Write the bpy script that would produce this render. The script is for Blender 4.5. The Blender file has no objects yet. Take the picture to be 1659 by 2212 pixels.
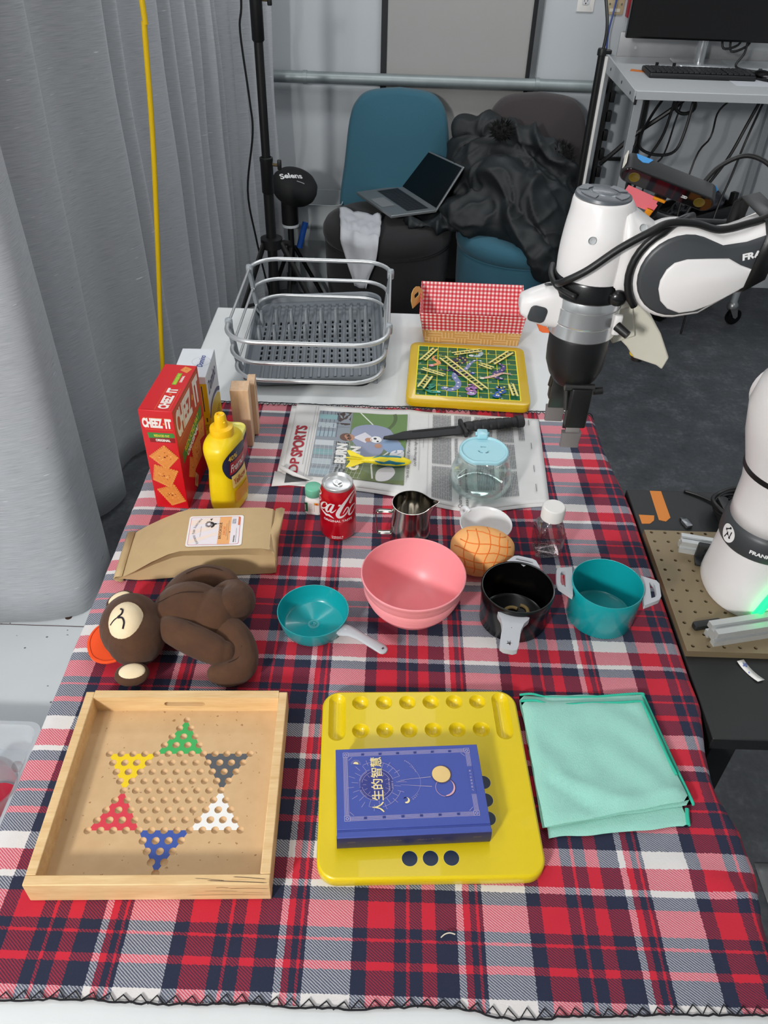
import bpy, bmesh, math, random
from math import sin, cos, pi, radians as R, sqrt, atan2
from mathutils import Vector as V, Matrix, noise

random.seed(7)
S = bpy.context.scene
COL = S.collection

# ------------------------------------------------------------------ camera
PITCH, ROLL, FPX, CAMZ = 0.69211385, 0.03292677, 1708.1487, 1.7202
fw = V((0, cos(PITCH), -sin(PITCH))); rt = V((1, 0, 0)); up = rt.cross(fw)
cr = rt * cos(ROLL) + up * sin(ROLL); cu = up * cos(ROLL) - rt * sin(ROLL)
cd = bpy.data.cameras.new('camera'); cam = bpy.data.objects.new('camera', cd); COL.objects.link(cam)
cd.sensor_fit = 'VERTICAL'; cd.sensor_height = 24.0; cd.lens = FPX / 2212 * 24.0
cd.clip_start = 0.02
m4 = Matrix((cr, cu, -fw)).transposed().to_4x4(); m4.translation = V((0, 0, CAMZ)); cam.matrix_world = m4
S.camera = cam

# ------------------------------------------------------------------ world and lights
w = bpy.data.worlds.new('world'); S.world = w; w.use_nodes = True
w.node_tree.nodes['Background'].inputs[0].default_value = (.75, .82, .9, 1)
w.node_tree.nodes['Background'].inputs[1].default_value = .15
S.view_settings.view_transform = 'Standard'; S.view_settings.look = 'None'
S.view_settings.gamma = 1; S.view_settings.use_curve_mapping = False
S.view_settings.exposure = 0.2
def area(name, loc, target, sx, sy, power, col=(1, 1, 1), spread=180):
    l = bpy.data.lights.new(name, 'AREA'); l.shape = 'RECTANGLE'; l.size = sx; l.size_y = sy; l.energy = power; l.color = col
    l.spread = R(spread)
    o = bpy.data.objects.new(name, l); COL.objects.link(o); o.location = loc
    d = V(target) - V(loc); o.rotation_euler = d.to_track_quat('-Z', 'Y').to_euler()
    return o
area('studio_light', (-1.6, -2.1, 2.58), (0.0, 1.2, .74), .30, .48, 106, (1, .985, .96))
area('ceiling_light', (.1, 1.1, 2.66), (.1, 1.1, 0), .3, 2.4, 5, (.97, .98, 1))
area('ceiling_light', (1.9, 1.8, 2.66), (1.9, 1.8, 0), .3, 2.4, 11, (.95, .98, 1))
area('ceiling_light', (-1.2, .4, 2.66), (-1.2, .4, 0), .3, 2.0, 8, (.97, .98, 1))
area('ceiling_light', (.3, 3.05, 2.66), (.3, 3.05, 0), 2.2, .3, 17, (.96, .98, 1))

# ------------------------------------------------------------------ materials
def lin(c):
    c = c / 255.0
    return c / 12.92 if c <= .04045 else ((c + .055) / 1.055) ** 2.4
def rgb(c):
    if isinstance(c, int): c = ((c >> 16) & 255, (c >> 8) & 255, c & 255)
    return (lin(c[0]), lin(c[1]), lin(c[2]), 1)
MATS = {}
class G:
    """tiny node-graph helper"""
    def __init__(s, name):
        s.m = bpy.data.materials.new(name); s.m.use_nodes = True; s.t = s.m.node_tree
        s.b = s.t.nodes['Principled BSDF']
    def n(s, typ, **kw):
        o = s.t.nodes.new(typ)
        for k, v in kw.items():
            if k.startswith('i_'):
                key = k[2:]; key = int(key) if key.isdigit() else key.replace('_', ' ')
                if isinstance(v, bpy.types.NodeSocket): s.t.links.new(v, o.inputs[key])
                else: o.inputs[key].default_value = v
            else: setattr(o, k, v)
        return o
    def math(s, op, a, b=None, c=None):
        o = s.t.nodes.new('ShaderNodeMath'); o.operation = op
        for i, v in enumerate((a, b, c)):
            if v is None: continue
            if isinstance(v, bpy.types.NodeSocket): s.t.links.new(v, o.inputs[i])
            else: o.inputs[i].default_value = v
        return o.outputs[0]
    def mix(s, f, a, b, blend='MIX'):
        o = s.t.nodes.new('ShaderNodeMix'); o.data_type = 'RGBA'; o.blend_type = blend
        for i, v in ((0, f), (6, a), (7, b)):
            if isinstance(v, bpy.types.NodeSocket): s.t.links.new(v, o.inputs[i])
            else: o.inputs[i].default_value = v
        return o.outputs[2]
    def coord(s, which='Object'): return s.n('ShaderNodeTexCoord').outputs[which]
    def mapv(s, v, scale=(1, 1, 1), loc=(0, 0, 0), rot=(0, 0, 0)):
        return s.n('ShaderNodeMapping', i_Vector=v, i_Scale=scale, i_Location=loc, i_Rotation=rot).outputs[0]
    def noise(s, v, scale, detail=3, rough=.55):
        return s.n('ShaderNodeTexNoise', i_Vector=v, i_Scale=scale, i_Detail=detail, i_Roughness=rough).outputs[0]
    def ramp(s, f, stops, const=False):
        o = s.t.nodes.new('ShaderNodeValToRGB'); s.t.links.new(f, o.inputs[0]); cr_ = o.color_ramp
        if const: cr_.interpolation = 'CONSTANT'
        while len(cr_.elements) < len(stops): cr_.elements.new(.5)
        for e, (p, c) in zip(cr_.elements, stops): e.position = p
        for e, (p, c) in zip(cr_.elements, stops): e.color = c
        return o.outputs[0]
    def bump(s, h, strength, dist=.002):
        o = s.n('ShaderNodeBump', i_Height=h, i_Strength=strength, i_Distance=dist)
        s.t.links.new(o.outputs[0], s.b.inputs['Normal'])
    def col(s, v):
        if isinstance(v, bpy.types.NodeSocket): s.t.links.new(v, s.b.inputs['Base Color'])
        else: s.b.inputs['Base Color'].default_value = v
    def set(s, **kw):
        for k, v in kw.items():
            if isinstance(v, bpy.types.NodeSocket): s.t.links.new(v, s.b.inputs[k.replace('_', ' ')])
            else: s.b.inputs[k.replace('_', ' ')].default_value = v
        return s
def mat(name, c, rough=.5, metal=0, var=.06, vs=30, bump=0, bs=200, bd=.001, **kw):
    """plain surface: colour with a little procedural variation, optional fine relief"""
    if name in MATS: return MATS[name]
    g = G(name); base = rgb(c)
    co = g.coord()
    if var:
        f = g.noise(co, vs); k = 1 - var * 1.2
        dark = (base[0] * k, base[1] * k, base[2] * k, 1); l = 1 + var * .6
        lt = (min(1, base[0] * l), min(1, base[1] * l), min(1, base[2] * l), 1)
        g.col(g.mix(f, dark, lt))
    else: g.col(base)
    g.set(Roughness=rough, Metallic=metal)
    if bump: g.bump(g.noise(co, bs, 4), bump, bd)
    for k, v in kw.items(): g.set(**{k: v})
    MATS[name] = g.m
    return g.m
def glass(name, c=0xffffff, rough=.02, ior=1.45, tint=1.0):
    if name in MATS: return MATS[name]
    g = G(name); g.set(Base_Color=rgb(c), Roughness=rough, IOR=ior, Transmission_Weight=1.0)
    # shadows of thin clear walls stay light: mix in plain transparency by facing
    tr = g.n('ShaderNodeBsdfTransparent', i_Color=rgb(c)).outputs[0]
    lw = g.n('ShaderNodeLayerWeight', i_Blend=.35).outputs['Facing']
    f = g.math('MULTIPLY_ADD', lw, tint * .22, .01)
    mx = g.n('ShaderNodeMixShader', i_0=f, i_1=tr, i_2=g.b.outputs[0])
    gl = g.n('ShaderNodeBsdfGlossy', i_Roughness=rough).outputs[0]
    mx2 = g.n('ShaderNodeMixShader', i_0=g.math('MULTIPLY_ADD', lw, .35, .035), i_1=mx.outputs[0], i_2=gl)
    g.t.links.new(mx2.outputs[0], g.t.nodes['Material Output'].inputs[0])
    MATS[name] = g.m
    return g.m
def wood(name, a, b, scale=(3, 40, 40), rough=.5, rings=2.2, dist=6):
    if name in MATS: return MATS[name]
    g = G(name); v = g.mapv(g.coord(), scale)
    n1 = g.noise(v, rings, 4, .6); n2 = g.noise(g.mapv(g.coord(), (scale[0] * 3, scale[1] * 6, scale[2] * 6)), 2, 3)
    f = g.math('MULTIPLY_ADD', n2, .4, g.math('MULTIPLY', n1, .75))
    f = g.ramp(f, [(.32, (0, 0, 0, 1)), (.75, (1, 1, 1, 1))])
    g.col(g.mix(f, rgb(a), rgb(b))); g.set(Roughness=rough); g.bump(n2, .12, .0006)
    MATS[name] = g.m
    return g.m

# ------------------------------------------------------------------ mesh helpers
def cat(pts, n=6, closed=False):
    """Catmull-Rom through points (any dimension)"""
    P = [tuple(p) for p in pts]; out = []; L = len(P)
    rng = range(L if closed else L - 1)
    for i in rng:
        p0 = P[(i - 1) % L] if closed or i > 0 else P[0]
        p1 = P[i]; p2 = P[(i + 1) % L]
        p3 = P[(i + 2) % L] if closed or i + 2 < L else P[-1]
        for k in range(n):
            t = k / n
            out.append(tuple(.5 * (2 * b + (c - a) * t + (2 * a - 5 * b + 4 * c - d) * t * t + (3 * b - a - 3 * c + d) * t ** 3)
                             for a, b, c, d in zip(p0, p1, p2, p3)))
    if not closed: out.append(P[-1])
    return out
def rrect(sx, sy, r, n=4, cx=0, cy=0):
    """rounded rectangle outline, counter-clockwise"""
    o = []; hx, hy = sx / 2 - r, sy / 2 - r
    for (ax, ay, a0) in ((hx, hy, 0), (-hx, hy, pi / 2), (-hx, -hy, pi), (hx, -hy, 3 * pi / 2)):
        for i in range(n + 1):
            a = a0 + pi / 2 * i / n
            o.append((cx + ax + r * cos(a), cy + ay + r * sin(a)))
    return o
class B:
    """mesh builder"""
    def __init__(s): s.v = []; s.f = []; s.mi = []; s.uv = None
    def add(s, vs, fs, mi=0):
        k = len(s.v); s.v += [tuple(p) for p in vs]; s.f += [tuple(i + k for i in f) for f in fs]; s.mi += [mi] * len(fs); return s
    def box(s, x0, x1, y0, y1, z0, z1, mi=0):
        vs = [(x, y, z) for z in (z0, z1) for y in (y0, y1) for x in (x0, x1)]
        return s.add(vs, [(0, 2, 3, 1), (4, 5, 7, 6), (0, 1, 5, 4), (2, 6, 7, 3), (0, 4, 6, 2), (1, 3, 7, 5)], mi)
    def cbox(s, c, d, M=None, mi=0):
        vs = [V((x * d[0] / 2, y * d[1] / 2, z * d[2] / 2)) for z in (-1, 1) for y in (-1, 1) for x in (-1, 1)]
        if M is not None: vs = [M @ p for p in vs]
        return s.add([p + V(c) for p in vs], [(0, 2, 3, 1), (4, 5, 7, 6), (0, 1, 5, 4), (2, 6, 7, 3), (0, 4, 6, 2), (1, 3, 7, 5)], mi)
    def loft(s, rings, c0=True, c1=True, closed=True, mi=0):
        n = len(rings[0]); vs = [p for r in rings for p in r]; fs = []
        for j in range(len(rings) - 1):
            for i in range(n if closed else n - 1):
                a = j * n + i; b = j * n + (i + 1) % n
                fs.append((a, b, b + n, a + n))
        if c0: fs.append(tuple(range(n - 1, -1, -1)))
        if c1: fs.append(tuple(range((len(rings) - 1) * n, len(rings) * n)))
        return s.add(vs, fs, mi)
    def lathe(s, prof, n=48, c=(0, 0, 0), c0=False, c1=False, mi=0, M=None):
        rings = []
        for (r, z) in prof:
            ring = [V((r * cos(2 * pi * i / n), r * sin(2 * pi * i / n), z)) for i in range(n)]
            if M is not None: ring = [M @ p for p in ring]
            rings.append([p + V(c) for p in ring])
        return s.loft(rings, c0, c1, mi=mi)
    def tube(s, pts, r, n=8, closed=False, caps=True, mi=0, flat=None):
        P = [V(p) for p in pts]; L = len(P); rings = []
        rr = r if isinstance(r, (list, tuple)) else [r] * L
        t0 = (P[1] - P[0]).normalized(); u = t0.orthogonal().normalized()
        if flat is not None:
            u = V(flat[0]); u = (u - t0 * u.dot(t0)).normalized()
        for i in range(L):
            if closed: t = P[(i + 1) % L] - P[i - 1]
            else: t = P[min(i + 1, L - 1)] - P[max(i - 1, 0)]
            t = t.normalized() if t.length > 1e-9 else t0
            u = (u - t * u.dot(t)); u = u.normalized() if u.length > 1e-6 else t.orthogonal().normalized()
            w_ = t.cross(u); k = flat[1] if flat else 1
            rings.append([P[i] + (u * cos(2 * pi * j / n) + w_ * sin(2 * pi * j / n) * k) * rr[i] for j in range(n)])
        if closed: rings.append(rings[0]); caps = False
        return s.loft(rings, caps, caps, mi=mi)
    def prism(s, poly, z0, z1, M=None, mi=0):
        a = [V((x, y, z0)) for x, y in poly]; b = [V((x, y, z1)) for x, y in poly]
        if M is not None: a = [M @ p for p in a]; b = [M @ p for p in b]
        return s.loft([a, b], mi=mi)
    def rbox(s, sx, sy, z0, z1, r, e=.002, cx=0, cy=0, n=4, M=None, mi=0, e0=None):
        """box with rounded plan corners and softened top / bottom edges"""
        e0 = e if e0 is None else e0; rings = []
        for ins, z in ((e0, z0), (e0 * .3, z0 + e0 * .3), (0, z0 + e0), (0, z1 - e), (e * .3, z1 - e * .3), (e, z1)):
            ring = [V((x, y, z)) for x, y in rrect(sx - 2 * ins, sy - 2 * ins, max(r - ins, .0004), n, cx, cy)]
            if M is not None: ring = [M @ p for p in ring]
            rings.append(ring)
        return s.loft(rings, mi=mi)
    def ell(s, c, rad, nu=20, nv=12, M=None, mi=0):
        rings = []
        for j in range(nv + 1):
            a = -pi / 2 + pi * j / nv; k = max(cos(a), .02)
            ring = [V((rad[0] * k * cos(2 * pi * i / nu), rad[1] * k * sin(2 * pi * i / nu), rad[2] * sin(a))) for i in range(nu)]
            if M is not None: ring = [M @ p for p in ring]
            rings.append([p + V(c) for p in ring])
        return s.loft(rings, mi=mi)
    def mesh(s, name):
        me = bpy.data.meshes.new(name); me.from_pydata(s.v, [], s.f); me.update()
        return me
    def build(s, name, ms, parent=None, loc=None, rot=None, sharp=38, fix=True, solid=0, bevel=0, sub=0):
        me = s.mesh(name)
        if not isinstance(ms, (list, tuple)): ms = [ms]
        for m in ms: me.materials.append(m)
        if len(ms) > 1: me.polygons.foreach_set('material_index', s.mi)
        if s.uv:
            ul = me.uv_layers.new(name='UVMap')
            for lp in me.loops: ul.data[lp.index].uv = s.uv[lp.vertex_index]
        if fix:
            bm = bmesh.new(); bm.from_mesh(me); bmesh.ops.recalc_face_normals(bm, faces=bm.faces); bm.to_mesh(me); bm.free()
        me.polygons.foreach_set('use_smooth', [True] * len(me.polygons))
        if sharp: me.set_sharp_from_angle(angle=R(sharp))
        o = bpy.data.objects.new(name, me); COL.objects.link(o)
        if parent: o.parent = parent
        if loc is not None: o.location = loc
        if rot is not None: o.rotation_euler = rot
        if bevel:
            q = o.modifiers.new('bevel', 'BEVEL'); q.width = bevel; q.segments = 2; q.limit_method = 'ANGLE'; q.angle_limit = R(40)
        if solid:
            q = o.modifiers.new('solid', 'SOLIDIFY'); q.thickness = solid; q.offset = 0
        if sub:
            q = o.modifiers.new('sub', 'SUBSURF'); q.levels = sub; q.render_levels = sub
        return o
def tag(o, label, category, group=None, kind=None):
    o['label'] = label; o['category'] = category
    if group: o['group'] = group
    if kind: o['kind'] = kind
    return o
def structure(o, label=None):
    o['kind'] = 'structure'
    if label: o['label'] = label
    return o
def thing(name, label, category, loc=(0, 0, 0), rz=0, group=None):
    o = bpy.data.objects.new(name, None); o.empty_display_size = .02; COL.objects.link(o)
    o.location = loc; o.rotation_euler = (0, 0, rz)
    return tag(o, label, category, group)
def share(o, parent=None, loc=None, rot=None, scale=None, name=None):
    c = o.copy(); COL.objects.link(c)
    if name: c.name = name
    if parent is not None: c.parent = parent
    if loc is not None: c.location = loc
    if rot is not None: c.rotation_euler = rot
    if scale is not None: c.scale = scale
    return c
FONT_CACHE = {}
def glyphs(s, bold=0.0, shear=0.0, res=3):
    """text as triangles in a unit box: verts scaled to 0..1 in x and y, plus aspect"""
    k = (s, bold, shear)
    if k in FONT_CACHE: return FONT_CACHE[k]
    c = bpy.data.curves.new('text', 'FONT'); c.body = s; c.offset = bold; c.shear = shear; c.resolution_u = res
    o = bpy.data.objects.new('text', c); me = bpy.data.meshes.new_from_object(o)
    vs = [(v.co.x, v.co.y) for v in me.vertices]; fs = [tuple(p.vertices) for p in me.polygons]
    bpy.data.objects.remove(o); bpy.data.curves.remove(c); bpy.data.meshes.remove(me)
    if not vs: return [], [], 1
    x0 = min(v[0] for v in vs); x1 = max(v[0] for v in vs); y0 = min(v[1] for v in vs); y1 = max(v[1] for v in vs)
    wd = max(x1 - x0, 1e-6); ht = max(y1 - y0, 1e-6)
    FONT_CACHE[k] = ([((x - x0) / wd, (y - y0) / ht) for x, y in vs], fs, wd / ht)
    return FONT_CACHE[k]
class Print:
    """flat ink laid on a surface: mp(x, y, lift) -> 3D point; one mesh, one material per colour"""
    def __init__(s, mp, step=.00012, split=None): s.mp = mp; s.b = B(); s.ms = []; s.layer = 1; s.step = step; s.split = split
    def _m(s, m):
        if m not in s.ms: s.ms.append(m)
        return s.ms.index(m)
    def up(s, n=1): s.layer += n; return s
    def faces(s, pts, fs, m):
        if s.split:
            bm = bmesh.new(); vv = [bm.verts.new((x, y, 0)) for x, y in pts]
            for f in fs:
                try: bm.faces.new([vv[i] for i in f])
                except ValueError: pass
            bmesh.ops.triangulate(bm, faces=bm.faces)
            for _ in range(4):
                es = [e for e in bm.edges if e.calc_length() > s.split]
                if not es: break
                bmesh.ops.subdivide_edges(bm, edges=es, cuts=1)
                bmesh.ops.triangulate(bm, faces=bm.faces)
            bm.verts.index_update(); pts = [(v.co.x, v.co.y) for v in bm.verts]; fs = [[v.index for v in f.verts] for f in bm.faces]; bm.free()
        s.b.add([s.mp(x, y, s.layer * s.step) for x, y in pts], fs, s._m(m)); return s
    def poly(s, pts, m): return s.faces(pts, [tuple(range(len(pts)))], m)
    def rect(s, x0, y0, x1, y1, m): return s.poly([(x0, y0), (x1, y0), (x1, y1), (x0, y1)], m)
    def circ(s, cx, cy, r, m, n=20, ry=None): return s.poly([(cx + r * cos(2 * pi * i / n), cy + (ry or r) * sin(2 * pi * i / n)) for i in range(n)], m)
    def ring(s, cx, cy, r0, r1, m, n=32, a0=0, a1=2 * pi):
        k = n + 1; P = [(cx + r * cos(a0 + (a1 - a0) * i / n), cy + r * sin(a0 + (a1 - a0) * i / n)) for r in (r0, r1) for i in range(k)]
        return s.faces(P, [(i, i + 1, i + 1 + k, i + k) for i in range(n)], m)
    def line(s, pts, wd, m, taper=None):
        L = len(pts); P = []
        for i, p in enumerate(pts):
            a = V(pts[max(i - 1, 0)]); b = V(pts[min(i + 1, L - 1)]); d = (b - a)
            d = d.normalized() if d.length > 0 else V((1, 0)); nn = V((-d.y, d.x)); k = (wd[i] if isinstance(wd, (list, tuple)) else wd) / 2
            P += [(p[0] + nn.x * k, p[1] + nn.y * k), (p[0] - nn.x * k, p[1] - nn.y * k)]
        return s.faces(P, [(2 * i, 2 * i + 1, 2 * i + 3, 2 * i + 2) for i in range(L - 1)], m)
    def frame(s, x0, y0, x1, y1, t, m):
        s.rect(x0, y0, x1, y0 + t, m); s.rect(x0, y1 - t, x1, y1, m); s.rect(x0, y0 + t, x0 + t, y1 - t, m); return s.rect(x1 - t, y0 + t, x1, y1 - t, m)
    def text(s, t, x, y, wd, ht, m, rot=0, bold=0, shear=0):
        """fit text into a box with lower-left corner (x, y), turned by rot about that corner"""
        vs, fs, asp = glyphs(t, bold, shear)
        if wd is None: wd = ht * asp
        c, n_ = cos(rot), sin(rot)
        return s.faces([(x + c * a * wd - n_ * b * ht, y + n_ * a * wd + c * b * ht) for a, b in vs], fs, m)
    def greek(s, x0, y0, x1, y1, m, pitch=.0022, rot=False, k=.45):
        """rows of unreadably small print as broken bars"""
        y = y0
        while y < y1 - pitch * .5:
            x = x0
            while x < x1:
                e = min(x1, x + random.uniform(.004, .012) * (pitch / .0022))
                if rot: s.rect(y, x, y + pitch * k, e, m)
                else: s.rect(x, y, e, y + pitch * k, m)
                x = e + pitch * .35
            y += pitch
        return s
    def build(s, name, parent=None): return s.b.build(name, s.ms, parent, sharp=0, fix=False)
def plane_map(o, ex, ey):
    o = V(o); ex = V(ex).normalized(); ey = V(ey).normalized(); nz = ex.cross(ey)
    return lambda x, y, l: o + ex * x + ey * y + nz * l
INK = lambda c, r=.5: mat('ink_%06x_%d' % (c, int(r * 100)), c, r, var=.03)

T = .744   # top of the blanket on the table (table top .740)
TT = .740
# ------------------------------------------------------------------ room shell
def floor_mat():
    g = G('vinyl_floor'); co = g.coord()
    n1 = g.noise(co, 9, 5, .7); n2 = g.noise(co, 60, 3, .6)
    f = g.math('MULTIPLY_ADD', n2, .35, g.math('MULTIPLY', n1, .7))
    g.col(g.ramp(f, [(.3, rgb(0x34373b)), (.55, rgb(0x4b4e52)), (.75, rgb(0x6a6d71))])); g.set(Roughness=.55); g.bump(n2, .1); return g.m
def wall_mat(name, c):
    return mat(name, c, .75, var=.03, vs=4, bump=.08, bs=260)
WALLY = 4.05
structure(B().box(-2.6, 3.2, -2.6, 4.25, -.1, 0).build('floor', floor_mat()), 'dark mottled grey vinyl floor')
wm = wall_mat('wall_paint', 0xc3c8cc)
structure(B().box(-2.6, 3.2, WALLY, WALLY + .15, 0, 2.7).build('wall_back', wm), 'pale grey painted back wall')
structure(B().box(3.05, 3.2, -2.6, WALLY, 0, 2.7).build('wall_right', wm), 'pale grey painted side wall')
structure(B().box(-2.6, -2.45, -2.6, WALLY, 0, 2.7).build('wall_left', wm), 'pale grey wall behind the curtain')
structure(B().box(-2.45, 3.05, -2.6, -2.45, 0, 2.7).build('wall_front', wm), 'pale grey wall behind the viewer')
structure(B().box(-2.6, 3.2, -2.6, 4.2, 2.7, 2.8).build('ceiling', wall_mat('ceiling_paint', 0xdcdcda)), 'white ceiling')
steel_dark = mat('dark_trim', 0x24272a, .45, .3); steel_pipe = mat('galvanised_pipe', 0x98a1a2, .45, .45, var=.2, vs=14)
g_panel = wall_mat('grey_wall_panel', 0xa7a6a4)
structure(B().box(-.055, .575, WALLY - .012, WALLY + .01, 0, 2.7).build('trim_1', g_panel), 'warm grey wall panel between the dark seams')
structure(B().box(-.082, -.055, WALLY - .018, WALLY + .01, 0, 2.7).build('trim_2', steel_dark), 'narrow black vertical seam strip on the back wall')
structure(B().box(.575, .592, WALLY - .02, WALLY + .01, 0, 2.7).build('trim_3', steel_dark), 'black vertical seam beside the steel strip')
structure(B().box(.592, .617, WALLY - .03, WALLY + .01, 0, 2.7).build('trim_4', mat('steel_strip', 0x8d9092, .35, .8)), 'thin steel vertical strip on the back wall')
structure(B().box(-.655, -.645, WALLY - .01, WALLY + .01, 0, 2.7).build('trim_5', mat('blue_grey_trim', 0x6f7d8c, .5)), 'thin blue-grey vertical joint on the back wall')
pp = thing('wall_pipe', 'galvanised horizontal pipe rail running across the back wall', 'pipe', (-.7, WALLY - .06, .945))
B().tube([(0, 0, 0), (1.72, 0, -.002)], .0255, 16).build('pipe', steel_pipe, pp)
for x in (.28, 1.325):
    B().tube([(x, .0, 0), (x, .06, 0)], .012, 10).tube([(x - .009, 0, 0), (x + .009, 0, 0)], .0285, 16).build('bracket', steel_pipe, pp)

# white boards laid on the floor beside the curtain
wb = G('white_laminate'); co = wb.coord()
sp = wb.n('ShaderNodeTexVoronoi', i_Vector=co, i_Scale=42.0).outputs['Distance']
sp2 = wb.noise(co, 30, 2)
k = wb.math('MULTIPLY', wb.math('LESS_THAN', sp, .13), wb.math('GREATER_THAN', sp2, .56))
wb.col(wb.mix(k, wb.mix(wb.noise(co, 3, 4), rgb(0xcdd3d6), rgb(0xe2e6e8)), rgb(0x77787c))); wb.set(Roughness=.4)
fp = thing('floor_board', 'white speckled board lying on the floor left of the table', 'board', (0, 0, 0))
B().box(-2.3, -.15, -.4, 1.497, .0, .02).build('panel', wb.m, fp)
B().box(-2.3, -.15, 1.503, 1.62, .0, .02).build('panel', wb.m, fp)
B().box(-2.3, -.15, 1.497, 1.503, .0, .016).build('joint', mat('dark_red_joint', 0x4a1a20, .7), fp)
for x, y in ((-.893, 1.533), (-.827, 1.17)):
    B().lathe([(.001, .0205), (.006, .0208), (.0095, .0222), (.010, .0200)], 14, (x, y, 0)).build('screw', mat('rusty_screw', 0x5a4338, .6, .4), fp)

# ------------------------------------------------------------------ curtain
def curtain_mat():
    g = G('curtain_linen'); uv = g.coord('UV')
    n1 = g.noise(g.mapv(uv, (16, 520, 1)), 1, 4, .65)
    n2 = g.noise(g.mapv(uv, (14, 150, 1), (7, 3, 0)), 1, 2, .5)
    n3 = g.noise(g.mapv(uv, (14, 170, 1), (31, 9, 0)), 1, 2, .5)
    base = g.ramp(n1, [(.3, rgb(0xa0a3a8)), (.5, rgb(0xb4b7bb)), (.72, rgb(0xc4c6ca))])
    base = g.mix(g.ramp(n2, [(.72, (0, 0, 0, 1)), (.78, (1, 1, 1, 1))]), base, rgb(0xe9ebec))
    base = g.mix(g.ramp(n3, [(.74, (0, 0, 0, 1)), (.80, (1, 1, 1, 1))]), base, rgb(0x5b6064))
    g.col(base); g.set(Roughness=.9, Sheen_Weight=.15); g.bump(n1, .10, .0012)
    return g.m
bl = lambda y: -1.05 + (y - 1.5) * .2045
bot = [(-1.7, .7), (-1.5, .95), (-1.25, 1.36), (-1.1, 1.49), (-.95, 1.515), (-.845, 1.56), (-.825, 1.69), (-.86, 1.80), (-.965, 1.84), (-.985, 1.92), (-.92, 2.0), (-.885, 2.10), (-.935, 2.15)]
top = [(-1.4, .7), (-1.3, 1.0), (-1.12, 1.5), (-1.03, 1.75), (-.97, 1.85), (-.93, 1.93), (-.925, 1.98), (-.95, 2.015), (-1.0, 2.03), (-.99, 2.08), (-.915, 2.13), (-.88, 2.185), (-.94, 2.225)]
crest = [2.48, 2.60, 2.82, 2.91, 3.02, 3.11, 3.19, 3.28, 3.38, 3.50, 3.60, 3.71, 3.80]
prev = 2.2
for i, y in enumerate(crest):
    gp = y - prev; a = .030 + .012 * (i % 3 == 0) - .008 * (i % 2); fl = .012
    bot += [(bl(y - gp * .62) - .028, y - gp * .62), (bl(y - gp * .3) + a * .4 + fl * .5, y - gp * .3), (bl(y) + a + fl, y), (bl(y) - .02, y + .025)]
    top += [(bl(y - gp * .62) - .028, y - gp * .62), (bl(y - gp * .3) + a * .4, y - gp * .3), (bl(y) + a, y), (bl(y) - .02, y + .025)]
    prev = y + .02
cb = cat(bot, 6); ct = cat(top, 6); NZ = 26; b = B(); b.uv = []
ar = [0]
for i in range(1, len(cb)): ar.append(ar[-1] + (V(cb[i]) - V(cb[i - 1])).length)
rows = []
for j in range(NZ + 1):
    t = j / NZ; z = .024 + t * 2.5; e = t ** .8; row = []
    for i in range(len(cb)):
        x = cb[i][0] * (1 - e) + ct[i][0] * e; y = cb[i][1] * (1 - e) + ct[i][1] * e
        x += .012 * noise.noise(V((ar[i] * 3, z * 2.2, 1))); row.append((x, y, z)); b.uv.append((ar[i], z))
    rows.append(row)
b.loft(rows, False, False, closed=False)
cu_o = thing('curtain', 'floor-length grey slub linen curtain hanging in deep folds', 'curtain', (0, 0, 0))
b.build('cloth', curtain_mat(), cu_o, sharp=0, solid=.003)
B().tube([(-1.45, .66, 2.56), (-.58, 3.86, 2.56)], .014, 10).tube([(-1.0, 2.3, 2.56), (-1.0, 2.3, 2.7)], .008, 8).build('rail', mat('white_rail', 0xd8d8d8, .4), cu_o)

# ------------------------------------------------------------------ table, blanket
tw = mat('white_table_laminate', 0xdfe2e2, .38, var=.02)
tb = thing('folding_table', 'long white-topped table carrying the plaid blanket', 'table', (0, 0, 0))
B().box(-.483, .458, .12, 2.055, TT - .028, TT).build('table_top', tw, tb, bevel=.003)
gl = mat('grey_table_leg', 0x8c9094, .4, .6)
for x in (-.43, .42):
    for y in (.2, 1.97): B().tube([(x, y, 0), (x, y, TT - .028)], .018, 12).build('leg', gl, tb)
for y in (.2, 1.97): B().box(-.43, .42, y - .01, y + .01, TT - .07, TT - .03).build('apron', gl, tb)

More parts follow.
